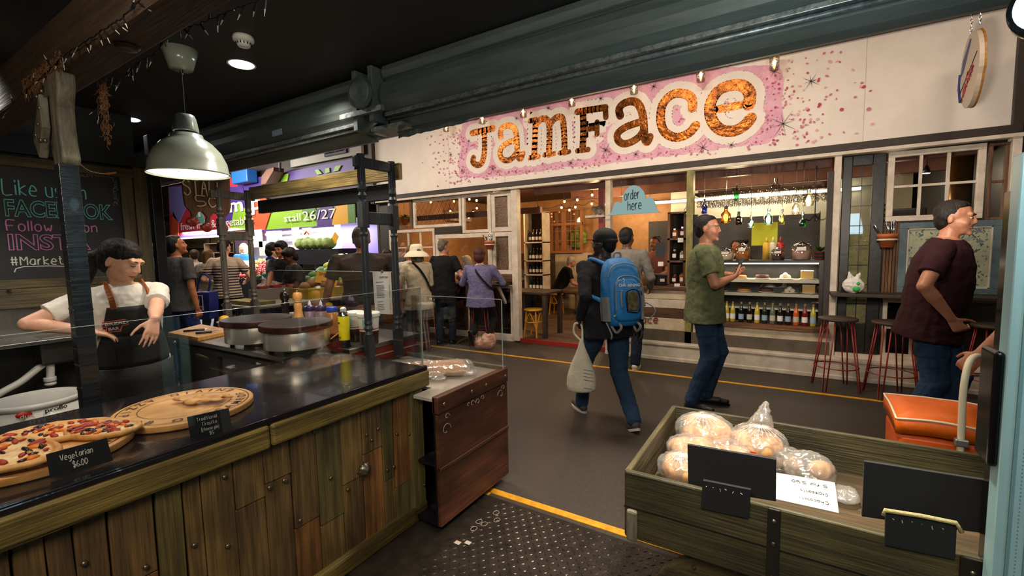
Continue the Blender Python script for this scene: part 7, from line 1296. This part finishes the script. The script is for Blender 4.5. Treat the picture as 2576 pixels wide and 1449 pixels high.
        if st_ in ('bob', 'long'):
            L = -.10 if st_ == 'bob' else -.26
            for a in (-.07, -.05, .05, .07): c.cap(Hm @ V((a, -.03, .03)), Hm @ V((a*1.1, -.04, L)), .035*k, .03*k)
            c.cap(Hm @ V((0, -.07, .03)), Hm @ V((0, -.08, L)), .06*k, .045*k)
        if st_ == 'full': X((0, -.03, .058), (.097, .108, .097)); X((0, -.06, -.01), (.09, .078, .10)); X((0, .03, .09), (.075, .06, .05))
        if st_ == 'quiff': X((0, .05, .1), (.06, .045, .035)); X((0, .0, .1), (.07, .08, .045))
        c.build('hair', hm_, o, rem=max(vox*.8, .005), sm=2, disp=(.006, .02))
    o['_'] = 0; del o['_']
    return o, dict(Hm=Hm, sh=sh, el=el, hp=hp, u=u, rx=rx, fy=fy_, k=k, nb=nb, kn=kn, ring=ring, ang=ang)
def strap(o, I, pts, r, m_, name='strap', flat=.3):
    P = smoothp(pts, 5); mb = MB(); rings = []
    for i, p in enumerate(P):
        d = (P[min(i+1, len(P)-1)]-P[max(i-1, 0)]).normalized(); c = V((I['hp'].x, I['hp'].y, p.z)); n = (p-c); n = (n-d*n.dot(d)).normalized(); s = d.cross(n); rings.append([p+s*r+n*.004, p-s*r+n*.004, p-s*r-n*.004, p+s*r-n*.004])
    return mb.loft(rings).build(name, m_, o)
def loc2(o, p):
    """world point to the person's own frame"""
    return wmat(o).inverted() @ V(p)
def W2L(loc, face):
    ang = facing(loc, face); M = Matrix.Translation(V(loc)) @ Matrix.Rotation(ang, 4, 'Z'); Mi = M.inverted(); return lambda p: Mi @ V(p)
R2 = V((.849, .528, 0)); F2 = V((-.528, .849, 0))          # picture right and away from the camera, on the floor
def dirv(r, f): return (r, f, 'view')       # right of / away from the camera as seen along the line to the person
# ---- the bakery worker ----
loc = V((-3.33, 1.03, 0)); fc = dirv(.22, -1); L = W2L(loc, fc)
white = cloth('white', '#d5cfc6', .12)
lh = at(372, 850, d=2.72); rh = at(268, 842, d=2.55)
o, I = person('young woman in a white T-shirt and black apron working behind the counter, smiling down', loc, fc, 1.62, 1.08, hs=1.13, hands=(L(at(388, 816, d=2.3)), L(at(218, 832, d=2.4))), hdir=((.35, .35, -1), (-1, .1, -.35)), elbow=((-.25, -1, -.5), (1.6, -.3, -.1)), head=(40, 20, -4), skin='fair', top=white, bottom=blackc, hair=('pony', 'dark'), vox=.006, wide=.99, curl=(.22, .3), palm=((.3, -.5, -.6), (0, -.3, -1)), lean=(.05, .02))
apr = mat('apron_black', '#131214', .75, b=.3, bs=60, c2='#1d1b1c', s=9); k = I['k']
def surf(u_, t_, g=.028): c = I['ring'](t_, .155, .116, 0, g); a = pi/2-u_; i_ = a/(2*pi)*20 % 20; p0 = c[int(i_) % 20]; p1 = c[(int(i_)+1) % 20]; return p0+(p1-p0)*(i_-int(i_))
ap = MB(); N_ = 16
for t0, t1, a0_, a1_ in ((-.55, .02, 1.35, 1.35), (.02, .22, 1.35, .85), (.22, .40, .85, .62)): ap.grid(lambda i, j: surf(-(a0_+(a1_-a0_)*j)+2*(a0_+(a1_-a0_)*j)*i, t0+(t1-t0)*j, .034 if t0 > 0 else .05), N_, 6)
ao = ap.build('apron', apr, o, solid=.006, smooth=True); KIDS.setdefault(ao.name, [])
lea = mat('leather', '#8a4a1e', .45)
for s in (-1, 1): strap(o, I, [surf(s*.45, .39, .037), surf(s*.5, .46, .03), I['hp']+I['u']*.535*k+I['rx']*s*.085+I['fy']*.01, I['hp']+I['u']*.47*k+I['rx']*s*.08-I['fy']*.10], .014, lea, 'apron_strap')
q = surf(-.44, .385, .042); MB().tube([q+I['rx']*.016*cos(a)+V((0, 0, .016*sin(a))) for a in [2*pi*j/16 for j in range(17)]], .0028, 6).build('buckle', chrome, o)
def badge(P0_, R_, U_, polys, par):
    for nm, m_, pl_2, z in polys: MB().prism(pl_2, P0_, R_, U_, z, z+.0015).build(nm, m_, par)
q = surf(.40, .29, .040); R_ = I['rx']; U_ = V((0, 0, 1)); 
badge(q, R_*-1 if False else R_*1, U_, [], ao)
nb_ = I['fy']; qq = q+nb_*.006; R3 = -I['rx']
badge(qq, R3, U_, [('logo_outline', mat('logo_red', '#c8442c', .6), [(-.07, -.0), (-.065, .03), (.062, .034), (.05, 0), (.02, -.005), (.01, -.035), (-.055, -.03), (-.05, -.004)], 0), ('logo_ground', apr, [(-.063, .003), (-.06, .026), (.052, .029), (.044, .004), (.015, .0), (.005, -.029), (-.049, -.025), (-.045, .002)], .001)], ao)
typeset('lettering', 'BREAD', qq+R3*-.055+U_*.007+nb_*.003, R3, U_, .017, whitep, ao, width=.1, W=False, bold=.01); typeset('lettering', 'BAR', qq+R3*-.042-U_*.021+nb_*.003, R3, U_, .017, whitep, ao, width=.045, W=False, bold=.01)
MB().box(0, 0, 0, 0, 0, 0); qq2 = surf(.35, .12, .040); MB().tube([surf(.15, .2, .038), surf(.5, .2, .038), surf(.5, .05, .038), surf(.15, .05, .038), surf(.15, .2, .038)], .0012, 5).build('pocket_seam', ironm, ao)
# ---- man with the blue backpack ----
loc = V((-1.30, 3.62, 0)); fc = dirv(-.5, .9); L = W2L(loc, fc)
jk = cloth('charcoal', '#1b1b20', .2); hb = at(1452, 815, d=3.95)
o, I = person('man in a black cap and dark jacket walking away with a blue backpack', loc, fc, 1.75, 1.24, hands=(L(at(1458, 800, d=3.75)), L(at(1612, 835, d=3.6))), feet=(L(at(1462, 1032, z=.0)), L(at(1590, 1080, z=.0))), toes=(None, (.1, .75, -.35)), lean=(.10, 0), head=(38, -2, 0), skin='dark', top=jk, sleeve='long', bottom=denim, shoe='grey', hair=('short', 'black'), vox=.008, curl=(.5, .35), hem=.03, hip=(0, .0, .88), wide=1.08, elbow=((-.3, -1, -.4), (.4, -1, -.3)))
Hm, k = I['Hm'], I['k']; cp = mat('cap_black', '#16161b', .8, b=.2, bs=60)
c = MB(); c.ell((0, -.012, .062), (.089, .105, .078), M=Hm, n=24, k=14); c.ell((0, -.03, .03), (.088, .098, .04), M=Hm, n=24, k=8); co = c.build('cap', cp, o, rem=.006, sm=2); KIDS.setdefault(co.name, [])
MB().loft([[Hm @ V((a, b, z)) for a, b in [(.075*cos(q), .075+.085*sin(q)) for q in [pi*j/14 for j in range(15)]]] for z in (.03, .036)]).build('peak', cp, co); MB().tube([Hm @ V((s*.078, -.01, .006)) for s in (1,)]+[Hm @ V((.04, .1, .008)), Hm @ V((-.04, .1, .008)), Hm @ V((-.078, -.01, .006))], .002, 5).build('glasses', chrome, o)
bpb = mat('pack_blue', '#1173b8', .6, c2='#0c609e', s=6, b=.35, bs=30); bpd = mat('pack_blue_dark', '#0c5a94', .6); bpg = mat('pack_grey', '#77797c', .6); bpn = mat('pack_navy', '#1b2636', .7)
# the pack rides on his back; built in his own frame, then set free as its own thing
Mo = wmat(o); pc = I['hp']+I['u']*.26*k-I['fy']*.225
def packpt(x, y, z): return Mo @ (pc+I['rx']*x-I['fy']*y+I['u']*z)
bt = thing('backpack', 'bright blue backpack with grey trim, clear pocket and white MINING lettering', 'backpack', Mo @ (pc-I['u']*.27))
def pring(z, a, b, off=0): return [packpt((abs(cos(q))**.6)*(1 if cos(q) > 0 else -1)*a, off+(abs(sin(q))**.6)*(1 if sin(q) > 0 else -1)*b, z) for q in [2*pi*j/28 for j in range(28)]]
MB().loft([pring(-.29, .08, .05), pring(-.27, .14, .09), pring(-.15, .155, .115), (pring(.05, .155, .105)), pring(.17, .145, .085, -.01), pring(.24, .11, .055, -.02), pring(.265, .06, .02, -.03)]).build('main_body', bpb, bt, W=True, smooth=True, sub=1)
MB().loft([pring(-.25, .10, .03, .085), pring(-.2, .12, .045, .09), pring(.0, .12, .045, .085), pring(.07, .10, .035, .075), pring(.10, .06, .015, .065)]).build('front_pocket', bpb, bt, W=True, smooth=True, sub=1)
def onpack(pts, r, m_, nm, lift=.0): MB().tube(smoothp([packpt(*p) for p in pts], 5), r, 6).build(nm, m_, bt, W=True, smooth=True)
onpack([(-.12, .132, -.16), (-.118, .136, .0), (-.10, .126, .07), (-.05, .105, .105), (.05, .105, .105), (.10, .126, .07), (.118, .136, .0), (.12, .132, -.16)], .0045, bpg, 'piping'); onpack([(-.145, .075, .10), (-.12, .08, .17), (-.05, .068, .205), (.05, .068, .205), (.12, .08, .17), (.145, .075, .10), (.15, .08, -.05)], .005, bpg, 'zip'); onpack([(-.11, .138, .0), (0, .14, -.012), (.11, .138, .0)], .002, bpg, 'pocket_zip')
for s in (-1, 1): MB().loft([[packpt(s*(.155+d_), b, z) for d_, b in ((0, -.06), (.012, .0), (.004, .07), (-.02, .07), (-.02, -.06))] for z in (-.24, -.05)]).build('side_mesh', bpg, bt, W=True); onpack([(s*.08, .10, -.26), (s*.085, .13, -.29), (s*.09, .06, -.33), (s*.10, .0, -.27)], .011, bpg, 'bottom_loop')
MB().prism([(-.045, -.07), (.045, -.07), (.045, .07), (-.045, .07)], packpt(.02, .144, -.09), packpt(1, 0, 0)-packpt(0, 0, 0), packpt(0, 0, 1)-packpt(0, 0, 0), -.004, .004).build('clear_window', mat('clear_patch', '#6f664a', .15, c2='#3a3626', s=30), bt, W=True)
onpack([(-.03, .146, -.165), (.07, .146, -.165), (.07, .146, -.015), (-.03, .146, -.015), (-.03, .146, -.165)], .005, ironm, 'window_frame_trim'); onpack([(-.075, .141, -.14), (-.08, .143, -.05), (-.07, .143, .0)], .007, bpg, 'side_zip'); onpack([(-.11, .10, -.19), (-.13, .11, -.2)], .005, mat('zip_yellow', '#c9c21c', .5), 'zip_pull')
R_ = (packpt(1, 0, 0)-packpt(0, 0, 0)).normalized(); U_ = (packpt(0, 0, 1)-packpt(0, 0, 0)).normalized(); N_ = R_.cross(U_)
sgn = 1 if N_.dot((packpt(0, 1, 0)-packpt(0, 0, 0))) > 0 else -1
Rp = R_*sgn; typeset('lettering', 'Chile', packpt(0, .141, .028)-Rp*.095, Rp, U_, .022, wl, bt, width=.06, bold=.02, lift=.003); typeset('lettering', 'MINING', packpt(0, .141, .024)-Rp*.02, Rp, U_, .022, wl, bt, width=.11, bold=.02, lift=.003, sh=.2)
mb = MB(); [mb.ell(packpt(0, .142, .05+.012*j)-Rp*(.045+.006*(j % 2)), .005, n=6, k=4) for j in range(4)]; mb.build('logo_dots', wl, bt, W=True)
for s in (-1, 1):
    S_ = I['sh'][0 if s < 0 else 1]; rx, fy, u = I['rx'], I['fy'], I['u']
    MB().tube(smoothp([packpt(s*.08, -.03, .2), Mo @ (S_-rx*s*.075+u*.07-fy*.03), Mo @ (S_-rx*s*.07+u*.055+fy*.05), Mo @ (S_-rx*s*.05+fy*.105-u*.06), Mo @ (S_-rx*s*.01+fy*.08-u*.17), packpt(s*.15, -.05, -.08)], 6), .017, 8).build('shoulder_strap', bpb, bt, W=True, smooth=True)
onpack([(-.03, -.03, .25), (-.02, -.03, .30), (.03, -.03, .30), (.035, -.03, .25)], .009, bpg, 'grab_handle'); onpack([(.15, .02, -.2), (.21, .05, -.24), (.26, .08, -.18), (.22, .05, -.12), (.17, .0, -.1)], .006, bpg, 'waist_strap'); onpack([(-.15, .02, -.25), (-.13, .06, -.34), (-.12, .03, -.38)], .007, bpg, 'waist_strap')
hw = Mo @ I['el'][0][1]+V((-.02, 0, -.09)); bm_ = mat('canvas_bag', '#d8cfbc', .8, c2='#c2b69f', s=6, b=.4, bs=25); q = at(1463, 935, d=dep(hw)-.05)
t = thing('cloth_bag', 'full cream cloth shopping bag with faint print hanging from his left-hand side', 'shopping bag', q-V((0, 0, .16))); MB().loft([[q+V((a*.849*cos(h)-b*.528*sin(h), a*.528*cos(h)+b*.849*sin(h), z)) for h in [2*pi*j/20 for j in range(20)]] for z, a, b in ((-.17, .09, .05), (-.155, .13, .08), (-.05, .125, .085), (.06, .095, .06), (.14, .06, .03), (.2, .03, .015), (.28, .012, .012))]).build('bag', bm_, t, W=True, smooth=True, disp=(.02, .07), sub=1)
MB().tube(smoothp([q+V((0, 0, .26)), hw+V((-.03, 0, -.04)), hw+V((-.02, .0, .04)), hw+V((.03, .02, .02)), q+V((.01, 0, .26))], 6), .009, 8).build('handle', bm_, t, W=True, smooth=True)
for j, (tx, w_) in enumerate((('Cloth bag', .1), ('2017', .05))): pass
mb = MB(); Rr = V((.849, .528, 0)); nn = V((.528, -.849, 0)); rnd = random.Random(2)
for j in range(5): z = .04-j*.028-(0.04 if j == 4 else 0); x0 = .0; mb.tube([q+Rr*(x0+.02*i+.0)+nn*.085+V((0, 0, z-.004*i+(.003 if i % 2 else 0))) for i in range(5)], .0013, 4)
mb.build('faint_print', ink, t, W=True)
# ---- man in the green T-shirt ----
loc = V((-.66, 4.42, 0)); fc = dirv(1, -.12); L = W2L(loc, fc); grn = cloth('olive_green', '#62674a', .2)
o, I = person('man in an olive green T-shirt and blue jeans looking right and holding a phone', loc, fc, 1.82, 1.14, hands=(L(at(1835, 690, d=4.25)), L(at(1842, 698, d=4.0))), elbow=((-.9, -.8, -.8), (1.5, -.5, -.9)), feet=((-.10, .03, 0), (.13, -.06, 0)), toes=((-.15, 1, 0), (.3, 1, 0)), head=(-6, 0, 0), skin='ruddy', top=grn, bottom=denim, shoe='black', hair=('short', 'black'), vox=.0065, curl=(.5, .55), hem=.05, belly=.12, wide=1.0, palm=((.2, 0, 1), (-.6, -.2, .6)), lean=(.0, 0))
one('phone', 'black phone or remote held up by the man in the green T-shirt', 'phone', MB().cbox((0, 0, 0), (.035, .012, .15), M=Matrix.Translation(at(1860, 668, d=4.1)) @ Matrix.Rotation(.35, 4, V((-.5, .85, 0)))), ironm, bevel=.004)
MB().ell(I['hp']+I['u']*.37*I['k']+I['rx']*.1+I['fy']*.118, (.022, .006, .03)).build('chest_badge', ironm, o)
# ---- man in the maroon T-shirt ----
loc = V((.88, 4.35, 0)); fc = dirv(1, -.08); L = W2L(loc, fc); mar = cloth('maroon', '#2e1118', .2)
o, I = person('heavy-set man in a maroon T-shirt and jeans standing in profile by the right bar shelf', loc, fc, 1.83, 1.24, hands=(L(at(2385, 800, d=3.5)), L(at(2392, 800, d=2.98))), elbow=((-.2, -1, 0), (.9, -.8, .1)), lean=(.12, 0), head=(-8, 4, 0), skin='ruddy', top=mar, bottom=denim, hair=('short', 'dark'), vox=.0065, curl=(.7, .8), hem=.06, belly=.22, feet=((-.1, .12, 0), (.1, -.08, 0)))
# ---- arm with watch band reaching for the trolley ----
loc = V((1.12, 2.95, 0)); fc = dirv(-.7, .5); L = W2L(loc, fc)
o, I = person('person in a dark top at the right edge reaching down to the orange trolley handle', loc, fc, 1.75, 1.15, hands=(L(at(2468, 890, y=2.78)), (.3, .1, .8)), elbow=((-.4, -1, .2), None), skin='ruddy', top=cloth('dark_grey', '#22201f'), bottom=blackc, hair=('short', 'brown'), vox=.008, lean=(.15, 0), curl=(.7, .3), facial=0)
MB().cap(I['el'][0][1]-V((0, 0, .02)), I['el'][0][1]-V((0, 0, .10)), .034, .03, 10).build('purple_glove_cuff', mat('purple_cloth', '#4a3c9a', .6), o) if 0 else None
# ---- grey jacket man at the order counter ----
person('man in a light grey hooded jacket standing at the order counter with his back turned', (-1.70, 5.4, 0), dirv(.25, 1), 1.78, 1.1, sleeve='long', hands=((-.2, .25, 1.05), (.24, .2, 1.0)), skin='brown', top=cloth('light_grey', '#77736d', .2), bottom=denim_d, shoe='white', hair=('short', 'black'), vox=.01, wide=1.1, hem=.06, head=(-15, 0, 0), facial=0)
# ---- woman in the sun hat ----
loc = V((-4.62, 4.82, 0)); pst = stripes('patterned_trousers', [(0, '#6a6460'), (.3, '#5a1a22'), (.42, '#8a8480'), (.55, '#3a2c30'), (.7, '#77706c'), (.85, '#4f2028')], .16, 0)
o, I = person('woman in a wide cream sun hat, cream top and patterned trousers seen from behind', loc, dirv(-.35, 1), 1.62, 1.15, sleeve='half', hands=((-.2, .22, 1.0), (.12, .25, 1.02)), skin='tan', top=cloth('cream', '#b3a58c', .15), bottom=pst, hair=('bob', 'grey'), vox=.01, hem=.12, facial=0, wide=1.0)
Hm = I['Hm']; hat = mat('hat_cream', '#c9c0a6', .85, b=.4, bs=90)
MB().lathe([(.045, .15), (.08, .14), (.1, .10), (.104, .05), (.115, .035), (.165, .0), (.195, -.045), (.198, -.05)], (0, -.01, 0), n=36, M=Hm, cap=False).lathe([(.0, .152), (.045, .15)], (0, -.01, 0), n=36, M=Hm).build('sun_hat', hat, o, smooth=True, solid=.005)
hp, u, rx, fy, k = I['hp'], I['u'], I['rx'], I['fy'], I['k']
strap(o, I, [hp+u*.52*k-rx*.09-fy*.05, hp+u*.42*k-rx*.02-fy*.142, hp+u*.25*k+rx*.08-fy*.145, hp+u*.08*k+rx*.165-fy*.07, hp+u*.05*k+rx*.19+fy*.0], .016, blackc, 'bag_strap')
# ---- others along the left windows ----
o, I = person('young man in a white baseball shirt with a shoulder strap sitting behind the sun hat', (-5.35, 5.45, 0), dirv(.3, 1), 1.74, 1.05, hip=(0, 0, .82), hands=((-.25, .2, 1.0), (.25, .25, 1.0)), feet=((-.15, .25, .25), (.15, .25, .25)), skin='tan', top=cloth('offwhite', '#b5aa98', .15), bottom=denim_d, hair=('short', 'sandy'), vox=.011, facial=0, head=(-15, 5, 0))
strap(o, I, [I['hp']+I['u']*.5*I['k']+I['rx']*.1-I['fy']*.06, I['hp']+I['u']*.4*I['k']+I['rx']*.07-I['fy']*.14, I['hp']+I['u']*.2*I['k']+I['rx']*.02-I['fy']*.145], .014, blackc, 'bag_strap')
person('grey-haired man in a black short-sleeved shirt and jeans leaning on the left bar shelf', (-4.70, 5.5, 0), dirv(.35, 1), 1.72, 1.12, hands=((-.2, .25, 1.0), (.25, .2, 1.0)), lean=(.06, 0), skin='ruddy', top=blackc, bottom=denim_d, hair=('short', 'grey'), vox=.01, hem=.08, head=(-45, 8, 0), belly=.1, facial=0)
lil = mat('lilac_print', '#6f6a8a', .85, c2='#4a4668', s=60, b=.2, sp=.2, c3='#8f8aa8')
o, I = person('short-haired woman in a lilac patterned blouse sitting on a red bar stool', (-4.02, 5.55, 0), dirv(.2, 1), 1.64, 1.25, hip=(0, -.02, .79), hands=((-.22, .28, 1.0), (.28, .26, 1.0)), feet=((-.1, -.12, .18), (.12, -.1, .12)), knee=((-.2, 1, 0), (.2, 1, 0)), toes=((.2, .3, -1), (.5, .6, -.7)), skin='fair', sleeve='long', top=lil, bottom=blackc, shoe='black', hair=('full', 'auburn'), vox=.01, hem=.06, belly=.1, facial=0, wide=1.1)
strap(o, I, [I['hp']+I['u']*.51*I['k']-I['rx']*.09-I['fy']*.05, I['hp']+I['u']*.38*I['k']-I['rx']*.0-I['fy']*.165, I['hp']+I['u']*.2*I['k']+I['rx']*.14-I['fy']*.14, I['hp']+I['u']*.12*I['k']+I['rx']*.2], .016, blackc, 'bag_strap')
q = at(1172, 650, y=7.0); person('grey-haired person sitting inside, only the head showing through the left window', (q.x, 7.0, 0), (-1, -.3), 1.6, 1.0, hip=(0, 0, q.z-.02-.66), feet=((-.1, .35, .05), (.1, .35, .05)), hands=((-.2, .3, .7), (.2, .3, .7)), skin='fair', top=cloth('grey_mid', '#4a4644'), bottom=blackc, hair=('full', 'white'), vox=.013, facial=0)
# ---- in the doorway ----
q = at(1418, 790, z=.05); o, I = person('white-haired man in black shirt and tan trousers sitting on a yellow stool', (q.x-.05, q.y+.12, .046), dirv(1, .15), 1.74, 1.1, hip=(0, -.1, .56), hands=((-.15, .42, .62), (.15, .38, .6)), feet=((-.12, .42, 0), (.12, .3, 0)), lean=(.45, 0), skin='ruddy', top=blackc, bottom=cloth('tan', '#7a6248'), hair=('short', 'white'), vox=.011, facial=0, belly=.1, head=(0, 15, 0))
q = at(1322, 800, z=.05); person('woman with long hair in a grey top sitting in the doorway beside the white post', (q.x-.55, q.y+.6, .046), dirv(.6, -.4), 1.62, .95, hip=(0, 0, .55), hands=((-.1, .35, .8), (.15, .35, .8)), feet=((-.1, .35, 0), (.1, .35, 0)), skin='fair', top=cloth('grey_mid2', '#6a625a'), sleeve='long', bottom=denim_d, hair=('long', 'brown'), vox=.012, facial=0)
# ---- staff in the cafe ----
q = at(1648, 610, y=7.4); person('cafe worker in a dusty pink shirt behind the order counter', (q.x, 7.4, .046), (-.3, -1), 1.66, .95, skin='tan', top=cloth('pink', '#7a4a3c'), bottom=blackc, hair=('bun', 'brown'), vox=.012, hands=((-.2, .25, 1.0), (.2, .25, 1.0)), facial=0)
q = at(1893, 600, y=7.7); person('cafe worker with a hair bun bending behind the cake display', (q.x, 7.7, .046), (-.8, -.5), 1.62, .9, lean=(.35, 0), skin='tan', top=cloth('dark_red', '#3a1c1c'), bottom=blackc, hair=('bun', 'dark'), vox=.012, hands=((-.2, .35, .95), (.2, .35, .95)), facial=0)
q = at(1840, 610, y=8.6); person('cafe worker in a white shirt behind the display, beside the phone', (q.x, 8.6, .046), (.6, -.6), 1.6, 1.0, lean=(.2, 0), skin='fair', top=white, bottom=blackc, hair=('short', 'dark'), vox=.012, hands=((-.2, .35, .95), (.2, .35, .95)), facial=0)
# ---- crowd at the left ----
def crowd(px_, topy, d, H, fc, label, **k):
    q = at(px_, topy, d=d); s = q.z/H; return person(label, (q.x, q.y, 0), fc, q.z, **k)
crowd(437, 583, 5.3, 1.75, dirv(.8, .6), 'man in a grey T-shirt and blue trousers looking up, hand on hip', w=1.0, hands=((-.30, .12, .98), (.26, .02, .80)), elbow=((-1, -.5, 0), (.6, -1, 0)), skin='tan', top=cloth('grey_tee', '#4a4948', .15), bottom=cloth('blue_trousers', '#2b3f74'), hair=('short', 'black'), vox=.009, head=(-25, -14, 0), curl=(.3, .8))
st_m = stripes('striped_tee', [(0, '#b8a48c'), (.45, '#2c2430')], .042, 2, zcut=(1.33, '#b09c8a'))
crowd(562, 598, 6.9, 1.75, dirv(.1, 1), 'man in a pale T-shirt with dark stripes and black shorts seen from behind', w=1.05, hands=((-.2, .22, 1.08), (.26, .2, 1.08)), elbow=((-.8, -1, -.6), (.8, -1, -.6)), skin='fair', top=st_m, bottom=blackc, shorts=.8, hair=('quiff', 'black'), vox=.011, head=(-35, 10, 0), facial=0)
q = at(508, 760, d=5.9); nv = mat('bag_navy', '#1a2670', .5, c2='#141c58', s=4); t = thing('shopping_bag', 'navy blue carrier bag with a white square logo carried between the grey and striped T-shirts', 'shopping bag', q-V((0, 0, .2))); R_ = R2; N3 = -F2
MB().loft([[q+R_*(a*w_)+N3*(b*.09)+V((0, 0, z)) for a, b in ((-1, -1), (1, -1), (1, 1), (-1, 1))] for z, w_ in ((-.22, .15), (.14, .17))]).build('bag', nv, t, W=True, bevel=.01)
for s in (-1,): MB().tube(smoothp([q+R_*.09+V((0, 0, .12)), q+R_*.13+V((0, 0, .3)), q+R_*.02+V((0, 0, .36)), q-R_*.06+V((0, 0, .12))], 5), .012, 6).build('handle', nv, t, W=True)
MB().prism([(-.08, -.10), (.08, -.10), (.08, .10), (-.08, .10)], q+N3*.092, R_, (0, 0, 1), 0, .002).build('logo_square', wl, t, W=True); MB().prism([(-.07, -.04), (.07, -.04), (.07, .09), (-.07, .09)], q+N3*.095, R_, (0, 0, 1), 0, .002).build('logo_field', nv, t, W=True)
typeset('lettering', 'ALDI', q+N3*.095-R_*.065-V((0, 0, .09)), R_, (0, 0, 1), .04, nv, t, width=.13, bold=.03); MB().prism([(-.04, -.02), (-.01, .07), (.02, .02), (.04, .06), (.03, -.02)], q+N3*.098, R_, (0, 0, 1), 0, .002).build('logo_mark', wl, t, W=True)
crowd(512, 620, 7.4, 1.66, dirv(.5, .6), 'woman with long fair-brown hair in a grey cardigan, left of the striped T-shirt', w=1.1, skin='fair', sleeve='long', top=cloth('grey_card', '#6d655c'), bottom=denim_d, hair=('long', 'sandy'), vox=.013, facial=0, lean=(.15, 0))
crowd(487, 623, 8.6, 1.7, dirv(-.2, 1), 'dark-haired man in a pale shirt behind the woman in the grey cardigan', w=1.05, skin='fair', top=cloth('pale_grey', '#aaa6a4'), bottom=denim_d, hair=('short', 'brown'), vox=.014, facial=0)
crowd(368, 600, 7.6, 1.76, dirv(.9, -.3), 'bald elderly man in a pale blue shirt at the far left behind the black post', w=1.05, skin='ruddy', top=cloth('pale_blue', '#8f9cb4'), bottom=cloth('plaid_dark', '#3a3230'), hair=('bald', 'white'), vox=.012)
crowd(398, 612, 8.8, 1.68, dirv(.3, 1), 'person with curly black hair half hidden behind the grey T-shirt', w=1.0, skin='tan', top=white, bottom=blackc, hair=('full', 'black'), vox=.014, facial=0)
q_ = crowd(612, 608, 11.5, 1.7, dirv(-.1, -1), 'blonde stallholder in a blue top and white apron inside the bright fruit stall', w=1.05, skin='pale', sleeve='half', top=cloth('bright_blue', '#1c5aa8'), bottom=blackc, hair=('bob', 'blonde'), vox=.014, hands=((-.15, .3, 1.1), (.15, .3, 1.1)))
o, I = q_; MB().prism([(-.17, -.5), (.17, -.5), (.15, .38), (-.15, .38)], I['hp']+I['fy']*.16, (-1, 0, 0), (0, 0, 1), 0, .01).build('apron', white, o)
q_ = crowd(685, 608, 7.5, 1.66, dirv(.8, -.3), 'young man in grey polo shirt and blue apron, leftmost of three at the trestle table', w=.95, skin='fair', top=cloth('polo_grey', '#8a8680'), bottom=cloth('apron_blue', '#18307a'), hair=('full', 'black'), vox=.011, head=(10, 8, 0), hands=((-.1, .3, 1.0), (.2, .3, 1.0)), elbow=((-.5, -1, -1), (.6, -1, -1)))
o, I = q_; strap(o, I, [I['hp']+I['u']*.5*I['k']+I['rx']*.1-I['fy']*.08, I['hp']+I['u']*.54*I['k']+I['rx']*.1, I['hp']+I['u']*.42*I['k']+I['rx']*.1+I['fy']*.135], .03, cloth('apron_blue', '#18307a'), 'apron_strap')
crowd(712, 603, 7.15, 1.7, dirv(-.5, -.9), 'young man in a black V-neck T-shirt, middle of the three at the trestle table', w=1.0, skin='tan', top=blackc, bottom=denim_d, hair=('full', 'black'), vox=.011, hands=((-.2, .3, .98), (.05, .42, 1.0)), lean=(.12, 0), head=(-5, 5, 0))
crowd(750, 618, 6.8, 1.66, dirv(-.85, -.3), 'bearded young man in a dark printed T-shirt looking down, rightmost of the three', w=1.0, skin='brown', top=cloth('dark_print', '#232228'), bottom=denim_d, hair=('full', 'black'), vox=.011, hands=((-.1, .35, 1.02), (.1, .4, 1.0)), lean=(.2, 0), head=(0, 28, 0))
crowd(908, 566, 4.8, 1.8, dirv(-.1, 1), 'broad man in a faded dark brown T-shirt seen from behind, beyond the turned posts', w=1.42, wide=1.25, skin='ruddy', top=cloth('faded_brown', '#3a302b', .3), bottom=cloth('dark_trousers', '#1c1c22'), hair=('short', 'grey'), vox=.01, hem=.08, facial=0, hs=1.15, head=(-10, 8, 0), hands=((-.42, .08, .85), (.42, .08, .85)))
crowd(973, 622, 7.2, 1.6, dirv(.5, -.7), 'dark-haired man looking down, just right of the broad man in brown', w=1.0, skin='brown', top=cloth('dark_jk', '#2a2422'), bottom=blackc, sleeve='long', hair=('short', 'dark'), vox=.012, head=(0, 20, 0))
